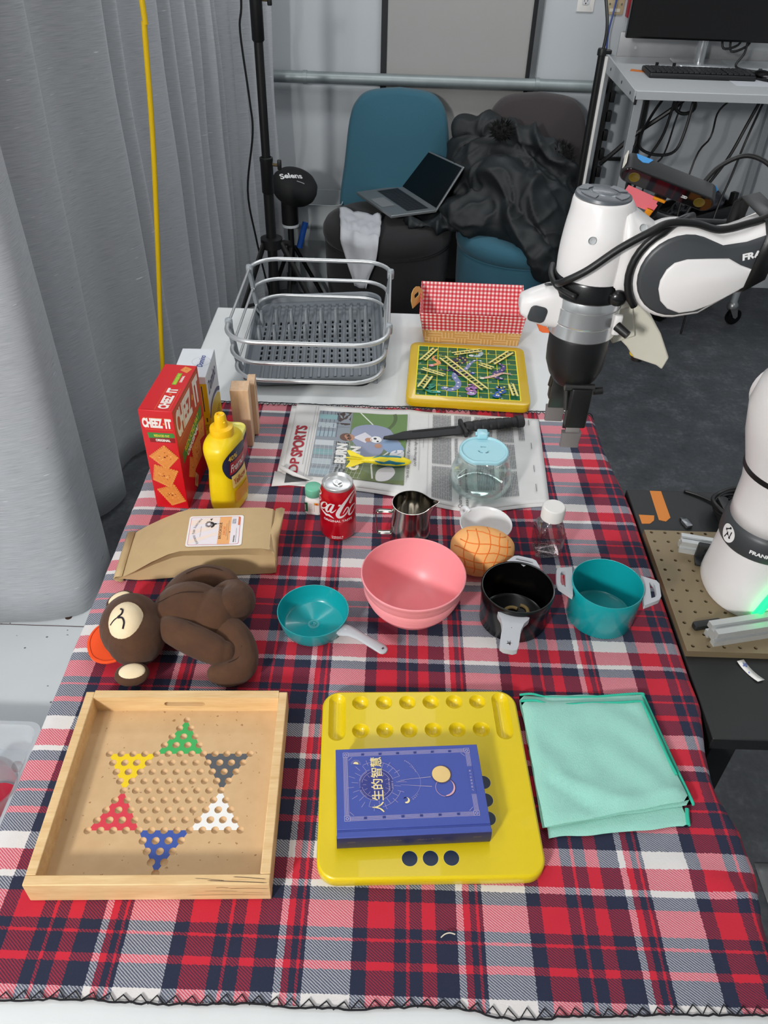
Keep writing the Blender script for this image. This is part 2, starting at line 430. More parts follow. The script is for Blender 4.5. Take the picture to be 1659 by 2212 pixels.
def plaid():
    g = G('plaid_fleece'); uv = g.coord('UV'); sx = g.n('ShaderNodeSeparateXYZ', i_0=uv)
    wob = g.noise(uv, 260, 2); wob2 = g.noise(g.mapv(uv, (1, 1, 1), (3, 5, 0)), 260, 2)
    u = g.math('MULTIPLY_ADD', g.math('SUBTRACT', wob, .5), .0035, sx.outputs[0])
    v = g.math('MULTIPLY_ADD', g.math('SUBTRACT', wob2, .5), .0035, sx.outputs[1])
    Wt, Rd, Nv = rgb(0xe0dcda), rgb(0xc8122e), rgb(0x0d1a38)
    def seq(val, off, items):
        tot = sum(i[1] for i in items); st = []; p = 0
        for c, l in items: st.append((p / tot, c)); p += l
        return g.ramp(g.math('FRACT', g.math('DIVIDE', g.math('ADD', g.math('SUBTRACT', val, off), tot / 1000 * 20), tot / 1000)), st, True)
    warp = seq(u, .135, [(Wt, 54), (Nv, 17), (Rd, 32), (Nv, 14), (Rd, 4), (Nv, 15), (Rd, 16), (Nv, 26), (Wt, 8), (Rd, 8), (Nv, 7), (Rd, 4), (Nv, 5)])
    # weft runs towards the viewer
    wv = g.math('MULTIPLY', v, -1.0)
    weft = seq(wv, -.512, [(Wt, 22.5), (Rd, 27), (Wt, 8.5), (Nv, 15.5), (Rd, 31.5), (Nv, 11.5), (Rd, 4), (Nv, 22), (Rd, 9), (Nv, 26)])
    d = g.math('ADD', g.math('ADD', sx.outputs[0], g.math('MULTIPLY', sx.outputs[1], 1.25)), g.math('MULTIPLY', wob, .0016))
    tw_ = g.math('SINE', g.math('MULTIPLY', d, 2 * pi / .0042))
    f = g.n('ShaderNodeMapRange', i_0=tw_, i_1=-.5, i_2=.5, i_3=.27, i_4=.73).outputs[0]
    gm = lambda s_, e: g.n('ShaderNodeGamma', i_0=s_, i_1=e).outputs[0]
    c = gm(g.mix(f, gm(warp, .45), gm(weft, .45)), 2.222)
    fz = g.noise(uv, 900, 2); c = g.mix(g.math('MULTIPLY', fz, .07), c, rgb(0x8d8890))
    g.col(c); g.set(Roughness=.95, Sheen_Weight=.03, Sheen_Roughness=.6)
    h = g.math('ADD', g.noise(uv, 700, 3), g.math('MULTIPLY', g.noise(uv, 160, 3), .8)); g.bump(h, .35, .0012)
    return g.m
bk = thing('plaid_blanket', 'red, navy and white plaid fleece blanket spread over the table', 'blanket', (0, 0, 0))
b = B(); b.uv = []; rows = []
def near_edge(x): return .322 + .010 * noise.noise(V((x * 6, 0, 3))) - .006 * math.exp(-((x - .16) / .04) ** 2) + max(0, x - .2) * .03
def far_edge(x): return 1.557 + .004 * noise.noise(V((x * 9, 2, 3)))
LX = [-.483 - i * .008 for i in range(8, 0, -1)]
US = LX + [-.483 + i * .0158 for i in range(0, 61)] + [.467 + i * .01 for i in range(1, 15)]
NV_ = 96
def drape(u, v):
    """fabric coordinates -> place: flat on top, bent down over both long sides"""
    wr = -.0011 * (1 + noise.noise(V((u * 26, v * 18, 5))))
    if u < -.478:
        s = -.478 - u; r_ = .006
        if s < r_ * pi / 2: a = s / r_; return (-.478 - r_ * sin(a), v, T + wr - r_ * (1 - cos(a)))
        return (-.4845 - .002 * (1 + noise.noise(V((v * 14, s * 10, 1)))), v, T - r_ - (s - r_ * pi / 2))
    xe = .462 + .016 * max(0, min(1, (v - .66) / .08)) * max(0, min(1, (1.42 - v) / .2))
    bulge = .010 * math.exp(-((v - .545) / .03) ** 2) + .013 * math.exp(-((v - .49) / .035) ** 2) - .003 * math.exp(-((v - .615) / .03) ** 2)
    near = max(0, min(1, (.86 - v) / .2))
    ridge = .008 * near * math.exp(-((v - .47 + (u - .44) * .55) / .012) ** 2) * max(0, min(1, (u - .36) / .08))
    ridge += .006 * near * math.exp(-((v - .80 + (u - .45) * .9) / .018) ** 2) * max(0, min(1, (u - .40) / .05))
    xe += bulge; tuck = max(0, min(1, (.70 - v) / .04)) if v < 1 else max(0, min(1, (v - 1.30) / .04))
    if u > xe:
        s = u - xe; r_ = .013
        if s < r_ * pi / 2: a = s / r_; return (xe + r_ * sin(a), v, T + wr + ridge - r_ * (1 - cos(a)))
        q = s - r_ * pi / 2
        fold = .012 * sin(v * 38 + 1.2) + .010 * noise.noise(V((v * 12, 0, 9)))
        return (xe + r_ + (.012 + fold) * min(1, q / .07) * (near * .9 + .1) * tuck, v, T - r_ - q)
    return (u, v, T + wr + ridge)
for j in range(NV_ + 1):
    row = []
    for u in US:
        v0, v1 = near_edge(u), far_edge(u); v = v0 + (v1 - v0) * j / NV_
        row.append(drape(u, v)); b.uv.append((u, v))
    rows.append(row)
b.loft(rows, False, False, closed=False)
b.build('fleece', plaid(), bk, sharp=0)
thread = mat('black_thread', 0x15131a, .9)
def stitches(name, edge, sgn, u0, u1, pitch, h, messy):
    b = B(); u = u0
    top_ = lambda u, dv, lift=.0016: V(drape(u, edge(u) + dv)) + V((0, 0, lift))
    pts = []; k = 0
    while u < u1:
        m = .5 + .5 * noise.noise(V((u * 9, 7, 2))); hh = h * (1 - messy * max(0, m) * .75)
        pts += [top_(u, -sgn * .002), top_(u + pitch * .5 + random.uniform(-1, 1) * pitch * .12, sgn * hh * random.uniform(.85, 1.1))]
        u += pitch
    b.tube(pts, .0009, 5, caps=False)
    b.tube([top_(u0 + i * .006, -sgn * .0015 + random.uniform(-.0012, .0012)) for i in range(int((u1 - u0) / .006))], .0012, 5, caps=False)
    o = b.build(name, thread, bk, sharp=0); o['label'] = 'black zigzag overlock stitching'; return o
stitches('edge_stitching', near_edge, 1, -.50, .50, .0185, .011, .9)
stitches('edge_stitching', far_edge, -1, -.49, .49, .013, .012, .4)
st = B().tube(cat([(.083, .3965, T + .0035), (.088, .4005, T + .0035), (.094, .402, T + .0035), (.1, .4005, T + .0035)], 4), .0007, 5).build('thread_scrap', mat('pale_thread', 0xe6dcc8, .8))
tag(st, 'tiny curved pale thread scrap lying on the blanket in front of the yellow board', 'thread')
# ------------------------------------------------------------------ shapes with real holes
def fill2d(loops):
    """triangulate outer loop minus inner loops; returns verts2d, faces"""
    bm = bmesh.new(); es = []
    for lp in loops:
        vs = [bm.verts.new((x, y, 0)) for x, y in lp]
        es += [bm.edges.new((vs[i], vs[(i + 1) % len(vs)])) for i in range(len(vs))]
    bmesh.ops.triangle_fill(bm, use_beauty=True, use_dissolve=False, edges=es, normal=(0, 0, 1))
    bm.verts.index_update(); vs = [(v.co.x, v.co.y) for v in bm.verts]; fs = [tuple(v.index for v in f.verts) for f in bm.faces]; bm.free()
    return vs, fs
def holed(b, loops, z0, z1, fn=None, mi=0, walls=None):
    """prism of a holed outline; fn maps a local point to its place"""
    fn = fn or (lambda p: p); vs, fs = fill2d(loops)
    b.add([fn(V((x, y, z1))) for x, y in vs], fs, mi)
    if z0 is not None: b.add([fn(V((x, y, z0))) for x, y in vs], [tuple(reversed(f)) for f in fs], mi)
    for k, lp in enumerate(loops):
        if z0 is None and k: continue
        n = len(lp)
        zb = z0 if z0 is not None else z1
        if zb == z1: continue
        b.add([fn(V((x, y, z))) for z in (zb, z1) for x, y in lp], [(i, (i + 1) % n, n + (i + 1) % n, n + i) for i in range(n)], mi)
    return b
def circle(cx, cy, r, n=16): return [(cx + r * cos(2 * pi * i / n), cy + r * sin(2 * pi * i / n)) for i in range(n)]
def star5(cx, cy, r): return [(cx + (r if i % 2 == 0 else r * .45) * cos(pi / 2 + i * pi / 5), cy + (r if i % 2 == 0 else r * .45) * sin(pi / 2 + i * pi / 5)) for i in range(10)]

# ------------------------------------------------------------------ chinese checkers tray
pine = wood('pine_wood', 0xd6a970, 0xedcd99, (5, 34, 34))
mdfn = mat('bare_mdf', 0xd2ae82, .6, var=.10, vs=45)
tray = thing('wooden_tray', 'square pine tray with a Chinese checkers star painted inside', 'tray', (-.4094, .4245, T), .0386)
TW, TD, TH, WT_ = .289, .281, .039, .0125
def tray_wall(x0, x1, y0, y1): return B().box(x0, x1, y0, y1, 0, TH).build('side_wall', pine, tray, bevel=.0012)
tray_wall(0, WT_, WT_, TD - .002); tray_wall(TW - WT_, TW, WT_, TD - .002)
fr_ = tray_wall(0, TW, 0, WT_); fr_['label'] = 'front wall with dark knotty streaks at its right end'
strk = Print(plane_map((0, 0, 0), (1, 0, 0), (0, 0, 1)))
for x0, x1, z, t in ((.19, .286, .012, .0007), (.21, .25, .022, .0006), (.24, .287, .028, .0008), (.225, .24, .031, .0008), (.255, .28, .017, .0005)):
    strk.line(cat([(x0, z), ((x0 + x1) / 2, z + .001), (x1, z - .0005)], 5), [.0001] + [t] * 9 + [.0002], INK(0x7a5a40, .6))
strk.build('wood_streaks', tray)
strk = Print(plane_map((0, 0, TH), (1, 0, 0), (0, 1, 0)))
for x0, x1, y, t in ((.20, .235, .0075, .0006), (.215, .286, .0045, .0009), (.245, .284, .009, .0008)):
    strk.line(cat([(x0, y), ((x0 + x1) / 2, y - .0012), (x1, y - .003)], 5), [.0001] + [t] * 9 + [.0003], INK(0x5d4433, .6))
strk.build('wood_streaks', tray)
b = B()   # far wall with a hand slot
slot = rrect(.058, .009, .0044, 5, TW / 2 - .004, TH * .62)
holed(b, [[(WT_, 0), (TW - WT_, 0), (TW - WT_, TH), (WT_, TH)], slot], 0, WT_, lambda p: V((p.x, TD - p.z, p.y)))
b.build('side_wall', pine, tray, sharp=30)
HS = .0162; CX, CY, A6 = TW / 2, TD / 2, .008
def hexrow():
    rows = []
    for r in range(17):
        y = (8 - r) * HS * .866
        n = [1, 2, 3, 4, 13, 12, 11, 10, 9, 10, 11, 12, 13, 4, 3, 2, 1][r]
        for i in range(n): rows.append(((i - (n - 1) / 2) * HS, y))
    return rows
HOLES = hexrow()
def star_mat():
    g = G('painted_mdf'); sx = g.n('ShaderNodeSeparateXYZ', i_0=g.coord()); X, Y = sx.outputs[0], sx.outputs[1]
    c = g.mix(g.noise(g.coord(), 45), rgb(0xc7a274), rgb(0xd9b88c))
    spot = g.math('GREATER_THAN', g.noise(g.coord(), 130, 2), .70); c = g.mix(spot, c, rgb(0xa57c52))
    ry = HS * .866
    tris = [((0, 8 * ry), (-2 * HS, 4 * ry), (2 * HS, 4 * ry), 0x3fae5c), ((6 * HS, 4 * ry), (2 * HS, 4 * ry), (4 * HS, 0), 0x55595e),
            ((6 * HS, -4 * ry), (4 * HS, 0), (2 * HS, -4 * ry), 0xf2f1ee), ((0, -8 * ry), (2 * HS, -4 * ry), (-2 * HS, -4 * ry), 0x3a55a4),
            ((-6 * HS, -4 * ry), (-2 * HS, -4 * ry), (-4 * HS, 0), 0xd93a4a), ((-6 * HS, 4 * ry), (-4 * HS, 0), (-2 * HS, 4 * ry), 0xf2cf13)]
    for *ps, colr in tris:
        area2 = (ps[1][0] - ps[0][0]) * (ps[2][1] - ps[0][1]) - (ps[2][0] - ps[0][0]) * (ps[1][1] - ps[0][1])
        if area2 < 0: ps = [ps[0], ps[2], ps[1]]
        m = None
        for i in range(3):
            (ax, ay), (bx, by) = ps[i], ps[(i + 1) % 3]
            d = g.math('MULTIPLY_ADD', Y, bx - ax, g.math('MULTIPLY_ADD', X, -(by - ay), -(bx - ax) * ay + (by - ay) * ax))
            m = d if m is None else g.math('MINIMUM', m, d)
        c = g.mix(g.math('GREATER_THAN', m, 0.0), c, rgb(colr))
    g.col(c); g.set(Roughness=.5); return g.m
b = B(); rH = .0050
holed(b, [[(-CX + WT_, -CY + WT_), (CX - WT_, -CY + WT_), (CX - WT_, CY - WT_), (-CX + WT_, CY - WT_)]] + [circle(x, y, rH, 14) for x, y in HOLES], None, A6)
pn = b.build('game_panel', star_mat(), tray, loc=(CX, CY, 0), sharp=30)
pn['label'] = 'tan board with coloured star points and round marble holes'
B().box(WT_, TW - WT_, WT_, TD - WT_, .001, .0035).build('tray_floor', mdfn, tray)
cup_o = None
for i, (x, y) in enumerate(HOLES):
    if cup_o is None:
        bb = B().lathe([(.0051, A6 + .00004), (.0047, A6 - .0012), (.0036, A6 - .0026), (.0018, A6 - .0036), (.0002, A6 - .0039)], 14)
        cup_o = bb.build('marble_hole', mdfn, tray, loc=(CX + x, CY + y, 0)); cup_o['label'] = 'round marble hole in the board'
    else: share(cup_o, tray, (CX + x, CY + y, 0))

# ------------------------------------------------------------------ yellow mancala board, book
yel = mat('yellow_lacquer', 0xe3c80f, .34, var=.04, vs=12, Coat_Weight=.3)
mb = thing('mancala_board', 'yellow lacquered mancala board with cupped pits under the blue book', 'game board', (.0676, .599, T), .048)
YW, YD, YH = .2852, .2815, .019
b = B(); out = rrect(YW - .006, YD - .006, .023, 8)
pits = [(-.0873 + i * .0345, y + i * .0002) for y in (.1195, .0715) for i in range(6)]
PR = .0122
sl = [rrect(.0245, .0805, .0122, 6, x, .0955) for x in (-.121, .1187)]
holed(b, [out] + [circle(x, y, PR, 24) for x, y in pits] + sl, None, YH)
rings = []
for ins, z in ((.003, YH), (.0012, YH - .0009), (.0, YH - .003), (0, .003), (.002, .0)):
    rings.append([V((x, y, z)) for x, y in rrect(YW - 2 * ins, YD - 2 * ins, .026 - ins, 8)])
b.loft(rings, False, True); b.build('board', yel, mb, sharp=40)
po = None
for x, y in pits:
    if po is None: po = B().lathe([(PR + .0001, YH + .00003), (PR - .0008, YH - .0012), (.0105, YH - .0048), (.0075, YH - .0082), (.0035, YH - .0103), (.0003, YH - .0108)], 24).build('pit', yel, mb, loc=(x, y, 0))
    else: share(po, mb, (x, y, 0))
for x in (-.121, .1187):
    rs = []
    for ins, z in ((-.0001, YH + .00003), (.001, YH - .0014), (.003, YH - .005), (.006, YH - .008), (.0095, YH - .0095), (.012, YH - .0098)):
        rs.append([V((px, py, z)) for px, py in rrect(.0245 - 2 * ins, .0805 - 2 * ins, .0122 - ins, 6)])
    B().loft(rs, False, True).build('store_trough', yel, mb, loc=(x, .0955, 0))
nav = INK(0x1b2a44, .35); yline = INK(0xf0e36a, .4)
for x, y in [(-.0272 + .026 * i, -.1157) for i in range(3)] + [(.0777, -.0118 - .026 * i) for i in range(3)]:
    pr = Print(plane_map((0, 0, YH), (1, 0, 0), (0, 1, 0))); pr.circ(x, y, .0103, yline, 24); pr.up(); pr.circ(x, y, .0098, nav, 24); pr.build('printed_dot', mb)['label'] = 'round navy printed dot'

navy_cov = mat('blue_book_cloth', 0x4354a6, .6, var=.05, vs=60, bump=.1, bs=900, bd=.0004)
spine_m = mat('dark_navy_spine', 0x232750, .45); page_m = mat('book_pages', 0xe9e2d2, .8, var=.1, vs=300)
bkx = thing('book', 'blue hardcover book with gold celestial design lying on the yellow board', 'book', (-.0444, .4895, T + YH), .082)
BW, BD, BH = .192, .1254, .0295
B().box(0, BW, .004, BD, 0, .0025).build('back_cover', navy_cov, bkx, bevel=.0006)
fc = B().box(0, BW, .011, BD, BH - .0026, BH).box(0, BW, .0085, .011, BH - .0030, BH - .0011).box(0, BW, .0006, .0085, BH - .0026, BH - .0001)
fc.build('front_cover', navy_cov, bkx, bevel=.0006)
rs = []
for i in range(9):
    a = -pi / 2 + pi * i / 8; rs.append([V((x, .004 - .0042 * cos(a), BH / 2 - .0003 + (BH / 2 - .0004) * sin(a) * 1.0)) for x in (0, BW)])
bb = B(); bb.loft([[r[0] for r in rs], [r[1] for r in rs]], True, True, closed=False); bb.build('spine', spine_m, bkx, solid=.0012)
B().box(.003, BW - .003, .005, BD - .003, .0025, BH - .003).build('page_block', page_m, bkx)
gold = mat('gold_foil', 0xe8c887, .35, .55); pale = INK(0xc7b9cf, .45); brt = mat('bright_gold_foil', 0xf3e0a4, .35, .3); pk = INK(0xd9a9b4, .45); dkb = INK(0x333a86, .6)
pr = Print(plane_map((0, 0, BH), (1, 0, 0), (0, 1, 0)), step=.00009)
# frame: the photo's cover runs x 0..BW (left-right), y .012..BD
x0, x1, y0, y1 = .010, .180, .022, .1195
for k in range(6):
    d = k * .00105; t = .00032
    pr.frame(x0 + d, y0 + d, x1 - d, y1 - d, t, pale)
pr.up()
for cx in (x0 + .0033, x1 - .0033):
    for cy in (y0 + .0033, y1 - .0033):
        pr.rect(cx - .0036, cy - .0036, cx + .0036, cy + .0036, navy_cov); pr.up(); pr.frame(cx - .0036, cy - .0036, cx + .0036, cy + .0036, .0005, pale); pr.ring(cx, cy, .0013, .002, pale, 16)
        sx_ = 1 if cx < .1 else -1; sy_ = 1 if cy < .06 else -1
        pr.line([(cx + sx_ * .0036, cy + sy_ * .0085), (cx + sx_ * .0085, cy + sy_ * .0036)], .0004, pale)
for i in range(6):
    x = x0 + .026 + i * .0235
    for y in (y0 + .0033, y1 - .0033): pr.rect(x - .002, y - .0015, x + .002, y + .0015, navy_cov); pr.text('xx', x - .0018, y - .0012, .0036, .0022, pale)
pr.rect(x1 - .0062, .052, x1 + .0004, .092, navy_cov); pr.up()
for i in range(7): pr.text('人民出版社上海'[i], x1 - .0022, .056 + i * .0046, .0028, .0026, pale, pi / 2)
cx, cy = .052, .071
pr.circ(cx, cy, .0215, dkb, 40); pr.up(2)
for r0, gaps in ((.0225, [(15, 95), (110, 165), (200, 270), (290, 345)]), (.0185, [(105, 170), (190, 262), (280, 330), (20, 75)]), (.0325, [(18, 80), (95, 120), (250, 262), (282, 340)])):
    for a0, a1 in gaps: pr.ring(cx, cy, r0, r0 + .00035, pale, 24, R(a0), R(a1))
for i in range(28):
    a = 2 * pi * i / 28 + .1; r0 = .0235 if i % 2 else .029
    pr.line([(cx + r0 * cos(a), cy + r0 * sin(a)), (cx + (r0 + .0085) * cos(a), cy + (r0 + .0085) * sin(a))], .00035, pale)
for i in range(14):
    a = 2 * pi * i / 14; pr.line([(cx + .013 * cos(a), cy + .013 * sin(a)), (cx + .0175 * cos(a), cy + .0175 * sin(a))], .0003, pale)
s_ = 'ARTHUR SCHOPENHAUER'
for i, ch in enumerate(s_):
    if ch == ' ': continue
    a = R(232 - i * 5.9); pr.text(ch, cx + .0206 * cos(a), cy + .0206 * sin(a), .0011, .0015, pale, a - pi / 2 - .03)
for i, ch in enumerate('人生的智慧'): pr.text(ch, cx + .0085, .0315 + i * .0162, .0148, .0150, brt, pi / 2, .012)
for k, sg in enumerate(('[德]叔本华 著', '韦启昌 译')):
    pr.text(sg, cx + .018 + k * .004, .061 + .003 * k, .017 - .006 * k, .0022, pale, pi / 2)
sx0, sy0 = .0265, .1015
pr.ring(sx0, sy0, 0.0001, .0036, brt, 16, R(-10), R(170))
for i in range(12):
    a = R(-5 + i * 16); pr.line([(sx0 + .0045 * cos(a), sy0 + .0045 * sin(a)), (sx0 + .0068 * cos(a), sy0 + .0068 * sin(a))], .0003, pale)
mo = (.0895, .0465)
pr.poly([(mo[0] + .0042 * cos(R(a)), mo[1] + .0042 * sin(R(a))) for a in range(-120, 160, 20)] + [(mo[0] - .0012 + .0032 * cos(R(a)), mo[1] + .0012 + .0032 * sin(R(a))) for a in range(140, -110, -20)], brt)
pr.line([(.0835, .0757), (.124, .0785)], [.0002, .0007], pale); pr.line([(.0835, .069), (.124, .0645)], [.0002, .0007], pale); pr.line([(.078, .073), (.092, .0726)], .0003, pale)
pr.ring(.0835, .073, .0262, .0264, pale, 30, R(-62), R(58))
for i, ch in enumerate('影响尼采与叔本华的'): a = R(66 - i * 5.2); pr.text(ch, .0835 + .0255 * cos(a) - .003, .073 + .031 * sin(a) + .002, .0017, .0018, pale, a - pi / 2)
for i, ch in enumerate('人生智慧'): a = R(-38 - i * 6); pr.text(ch, .0835 + .0265 * cos(a), .073 + .0285 * sin(a), .0017, .0018, pale, a - pi / 2)
pr.ring(.1415, .0625, .0126, .0131, pk, 36); pr.poly([(.1415 + .0131 * cos(R(a)), .0625 + .0131 * sin(R(a))) for a in range(-100, 70, 10)] + [(.1395 + .0126 * cos(R(a)), .0640 + .0126 * sin(R(a))) for a in range(60, -90, -10)], pk)
pr.up(2); pr.ring(.1385, .0815, .0120, .0130, INK(0x5e4a52, .5), 36); pr.up(); pr.circ(.1380, .0817, .0121, gold, 36)
pr.build('cover_print', bkx)['label'] = 'gold and pale foil print with Chinese title'
pr = Print(plane_map((0, -.0003, 0), (1, 0, 0), (0, 0, 1)))
dg = INK(0x8a7350, .5)
for i, ch in enumerate('人生的智慧'): pr.text(ch, .040 + i * .0083, .0115, .0074, .0074, dg)
pr.text('[德]叔本华 著', .100, .0165, .020, .003, dg); pr.text('韦启昌 译', .108, .0115, .012, .003, dg); pr.text('上海人民出版社', .140, .014, .02, .0032, dg)
for x in (.013, .170):
    for k in range(4): pr.frame(x + k * .0007, .012 + k * .0007, x + .0095 - k * .0007, .0195 - k * .0007, .0003, dg)
pr.build('spine_print', bkx)

# ------------------------------------------------------------------ folded mint cloth
def terry(name, c):
    g = G(name); co = g.coord(); n1 = g.noise(g.mapv(co, (900, 420, 600)), 1, 3, .6); n2 = g.noise(co, 24, 3)
    g.col(g.mix(n1, g.mix(n2, rgb(c), rgb((142, 212, 194))), rgb((172, 222, 208)))); g.set(Roughness=.95, Sheen_Weight=.3)
    g.bump(g.math('ADD', n1, g.math('MULTIPLY', n2, .5)), .6, .0015); return g.m
terry_m = terry('mint_terry', (132, 206, 188)); hem_m = mat('teal_hem', 0x33bda0, .8, var=.1, bump=.3, bs=800)
cl = thing('folded_cloth', 'mint green microfibre cleaning cloth folded beside the yellow board', 'cloth', (0, 0, 0))
def sheet(name, q, z, th, n=26, amp=.0022, ridges=(), seed=0):
    """soft rounded sheet over a corner quad q (near-left, near-right, far-right, far-left)"""
    q = [V(p) for p in q]; top_r = []; bot_r = []
    for j in range(n + 1):
        r1 = []; r0 = []
        for i in range(n + 1):
            s_, t_ = i / n, j / n; p = q[0].lerp(q[1], s_).lerp(q[3].lerp(q[2], s_), t_)
            wob = V((noise.noise(V((t_ * 5, seed, 0))) * .0025 * (abs(s_ - .5) * 2) ** 4, noise.noise(V((s_ * 5, seed, 4))) * .0025 * (abs(t_ - .5) * 2) ** 4)); p = p + wob
            e = min(s_, 1 - s_, t_, 1 - t_) * n / 1.6; k = min(1, e); prof = sqrt(max(0, 1 - (1 - k) ** 2))
            h = amp * (noise.noise(V((p.x * 26, p.y * 26, seed)))) * k
            for (ax, ay, bx, by, wd, hh) in ridges:
                A_, B_ = V((ax, ay)), V((bx, by)); d_ = B_ - A_; tt = max(0, min(1, (p - A_).dot(d_) / d_.length_squared)); dist = (p - A_ - d_ * tt).length
                h += hh * math.exp(-(dist / wd) ** 2) * k
            r1.append((p.x, p.y, z + th * .5 + th * .5 * prof + h)); r0.append((p.x, p.y, z + th * .5 - th * .5 * prof))
        top_r.append(r1); bot_r.append(r0)
    b = B(); b.loft(top_r, False, False, closed=False); b.loft(bot_r, False, False, closed=False)
    return b.build(name, terry_m, cl, sharp=0), top_r
z = T + .0015
sheet('lower_layer', [(.227, .523), (.4145, .5465), (.416, .64), (.216, .66)], z - .0005, .004, seed=1)
sheet('middle_layer', [(.220, .535), (.4265, .5765), (.4010, .7555), (.2130, .7460)], z + .0022, .006, amp=.002, seed=6)
_, up_ = sheet('upper_layer', [(.2215, .533), (.4220, .579), (.3935, .7375), (.2125, .731)], z + .0075, .008, amp=.004, seed=3,
      ridges=[(.235, .60, .30, .552, .007, -.004), (.30, .552, .352, .55, .007, -.003), (.25, .605, .33, .570, .008, .0035), (.33, .57, .42, .59, .012, .004)])
B().tube(cat([(.2135, .747, z + .006), (.232, .7475, z + .0085), (.26, .744, z + .006), (.32, .7465, z + .007), (.37, .7535, z + .007), (.4, .757, z + .006), (.4025, .7535, z + .006)], 6), .0021, 7, flat=((0, 0, 1), .8)).build('hem', hem_m, cl)
B().tube(cat([(.2125, .731, z + .012), (.235, .732, z + .0135), (.26, .7265, z + .011), (.31, .730, z + .0135), (.36, .7335, z + .0135), (.392, .7375, z + .0125), (.396, .73, z + .0115)], 6), .0022, 7, flat=((0, 0, 1), .8)).build('hem', hem_m, cl)
B().tube(cat([(.4015, .7545, z + .006), (.4060, .722, z + .006), (.4125, .675, z + .006), (.4195, .625, z + .007), (.4265, .580, z + .008), (.4262, .575, z + .007)], 6), .0022, 7).build('hem', hem_m, cl)
B().tube(cat([(.395, .735, z + .0125), (.400, .70, z + .0135), (.406, .655, z + .0135), (.4135, .615, z + .0135)], 6), .002, 7).build('hem', hem_m, cl)
B().tube([(.4190, .571, z + .002), (.4165, .56, z + .002), (.4147, .5475, z + .002)], .0028, 7).build('hem', hem_m, cl)
# ------------------------------------------------------------------ bowls, pots, pan
teal = mat('teal_plastic', 0x0f9aa0, .25, var=.03, Coat_Weight=.2); pinkp = mat('pink_plastic', 0xf59aa0, .38, var=.03)
greyh = mat('pale_grey_plastic', 0xb9bcc1, .35, var=.03); blackp = mat('black_plastic', 0x060607, .22, var=.05)
def lathe_obj(name, prof, m, parent, n=64, **k): return B().lathe(prof, n, **k).build(name, m, parent, sharp=50)
pan = thing('toy_frying_pan', 'teal toy frying pan with a pale grey handle', 'pan', (-.1096, .881, T))
lathe_obj('pan_body', [(.0005, 0), (.044, 0), (.0475, .0012), (.0505, .005), (.0545, .018), (.0568, .030), (.0577, .034), (.0577, .0352), (.0566, .0352), (.0556, .030), (.0534, .018), (.0492, .006), (.046, .0032), (.010, .003), (.0095, .0024), (.006, .0024), (.0055, .003), (.003, .0032), (.002, .002), (.0005, .002)], teal, pan)
ang = atan2(.806 - .881, .012 + .1096)
Mh = Matrix.Rotation(ang, 4, 'Z')
b = B(); sec = []
for x, wd, th, zc in ((.0535, .0115, .012, .024), (.060, .0135, .010, .0245), (.066, .0125, .009, .0265), (.075, .0098, .0085, .029), (.09, .0082, .008, .030), (.115, .0088, .0075, .0285), (.135, .0094, .0065, .0265), (.1395, .007, .0055, .026), (.1418, .003, .004, .026)):
    sec.append([Mh @ V((x, wd * cos(2 * pi * i / 16), zc + th * .5 * sin(2 * pi * i / 16) * (1.0 if sin(2 * pi * i / 16) > 0 else 1.0))) for i in range(16)])
b.loft(sec); hd = b.build('handle', greyh, pan, sharp=60)
pr = Print(lambda x, y, l: Mh @ V((x, y, .0304 + l)), step=.0002)
pr.b.add([Mh @ V((x, y, .0299)) for x, y in star5(.1345, 0, .0032)], [tuple(range(10))], pr._m(INK(0x3a2730, .8))); pr.build('hanging_hole', pan)
B().ell(Mh @ V((.066, 0, .0302)), (.0045, .003, .0012), M=Mh.to_3x3()).build('thumb_button', greyh, pan)

bw = thing('mixing_bowl', 'pink plastic mixing bowl with ribbed sides', 'bowl', (.051, .920, T))
IN_ = [(0, .038), (.0047, .038), (.008, .044), (.017, .055), (.032, .066), (.050, .0735), (.066, .078), (.08, .081)]
def inr(z):
    for (a, ra), (c, rc) in zip(IN_, IN_[1:]):
        if a <= z <= c: return ra + (rc - ra) * (z - a) / (c - a)
    return .081
prof = [(.0005, 0.0015), (.036, .0015), (.039, 0), (.042, .001)]
for i in range(6):
    z = .0065 + i * .0098; prof += [(inr(z) + .0014, z), (inr(z) + .0052, z + .0014), (inr(z + .008) + .0030, z + .0072), (inr(z + .009) + .0016, z + .0092)]
inner = cat([(.0838, .0894), (.0826, .0886), (.0808, .078), (.0780, .066), (.0735, .050), (.066, .032), (.055, .017), (.042, .008), (.028, .0047), (.012, .0042), (.0005, .0042)], 5)
prof += [(.0812, .070), (.0830, .078), (.0838, .0835), (.0849, .0850), (.0849, .0885)] + inner
lathe_obj('bowl', prof, pinkp, bw, 80)

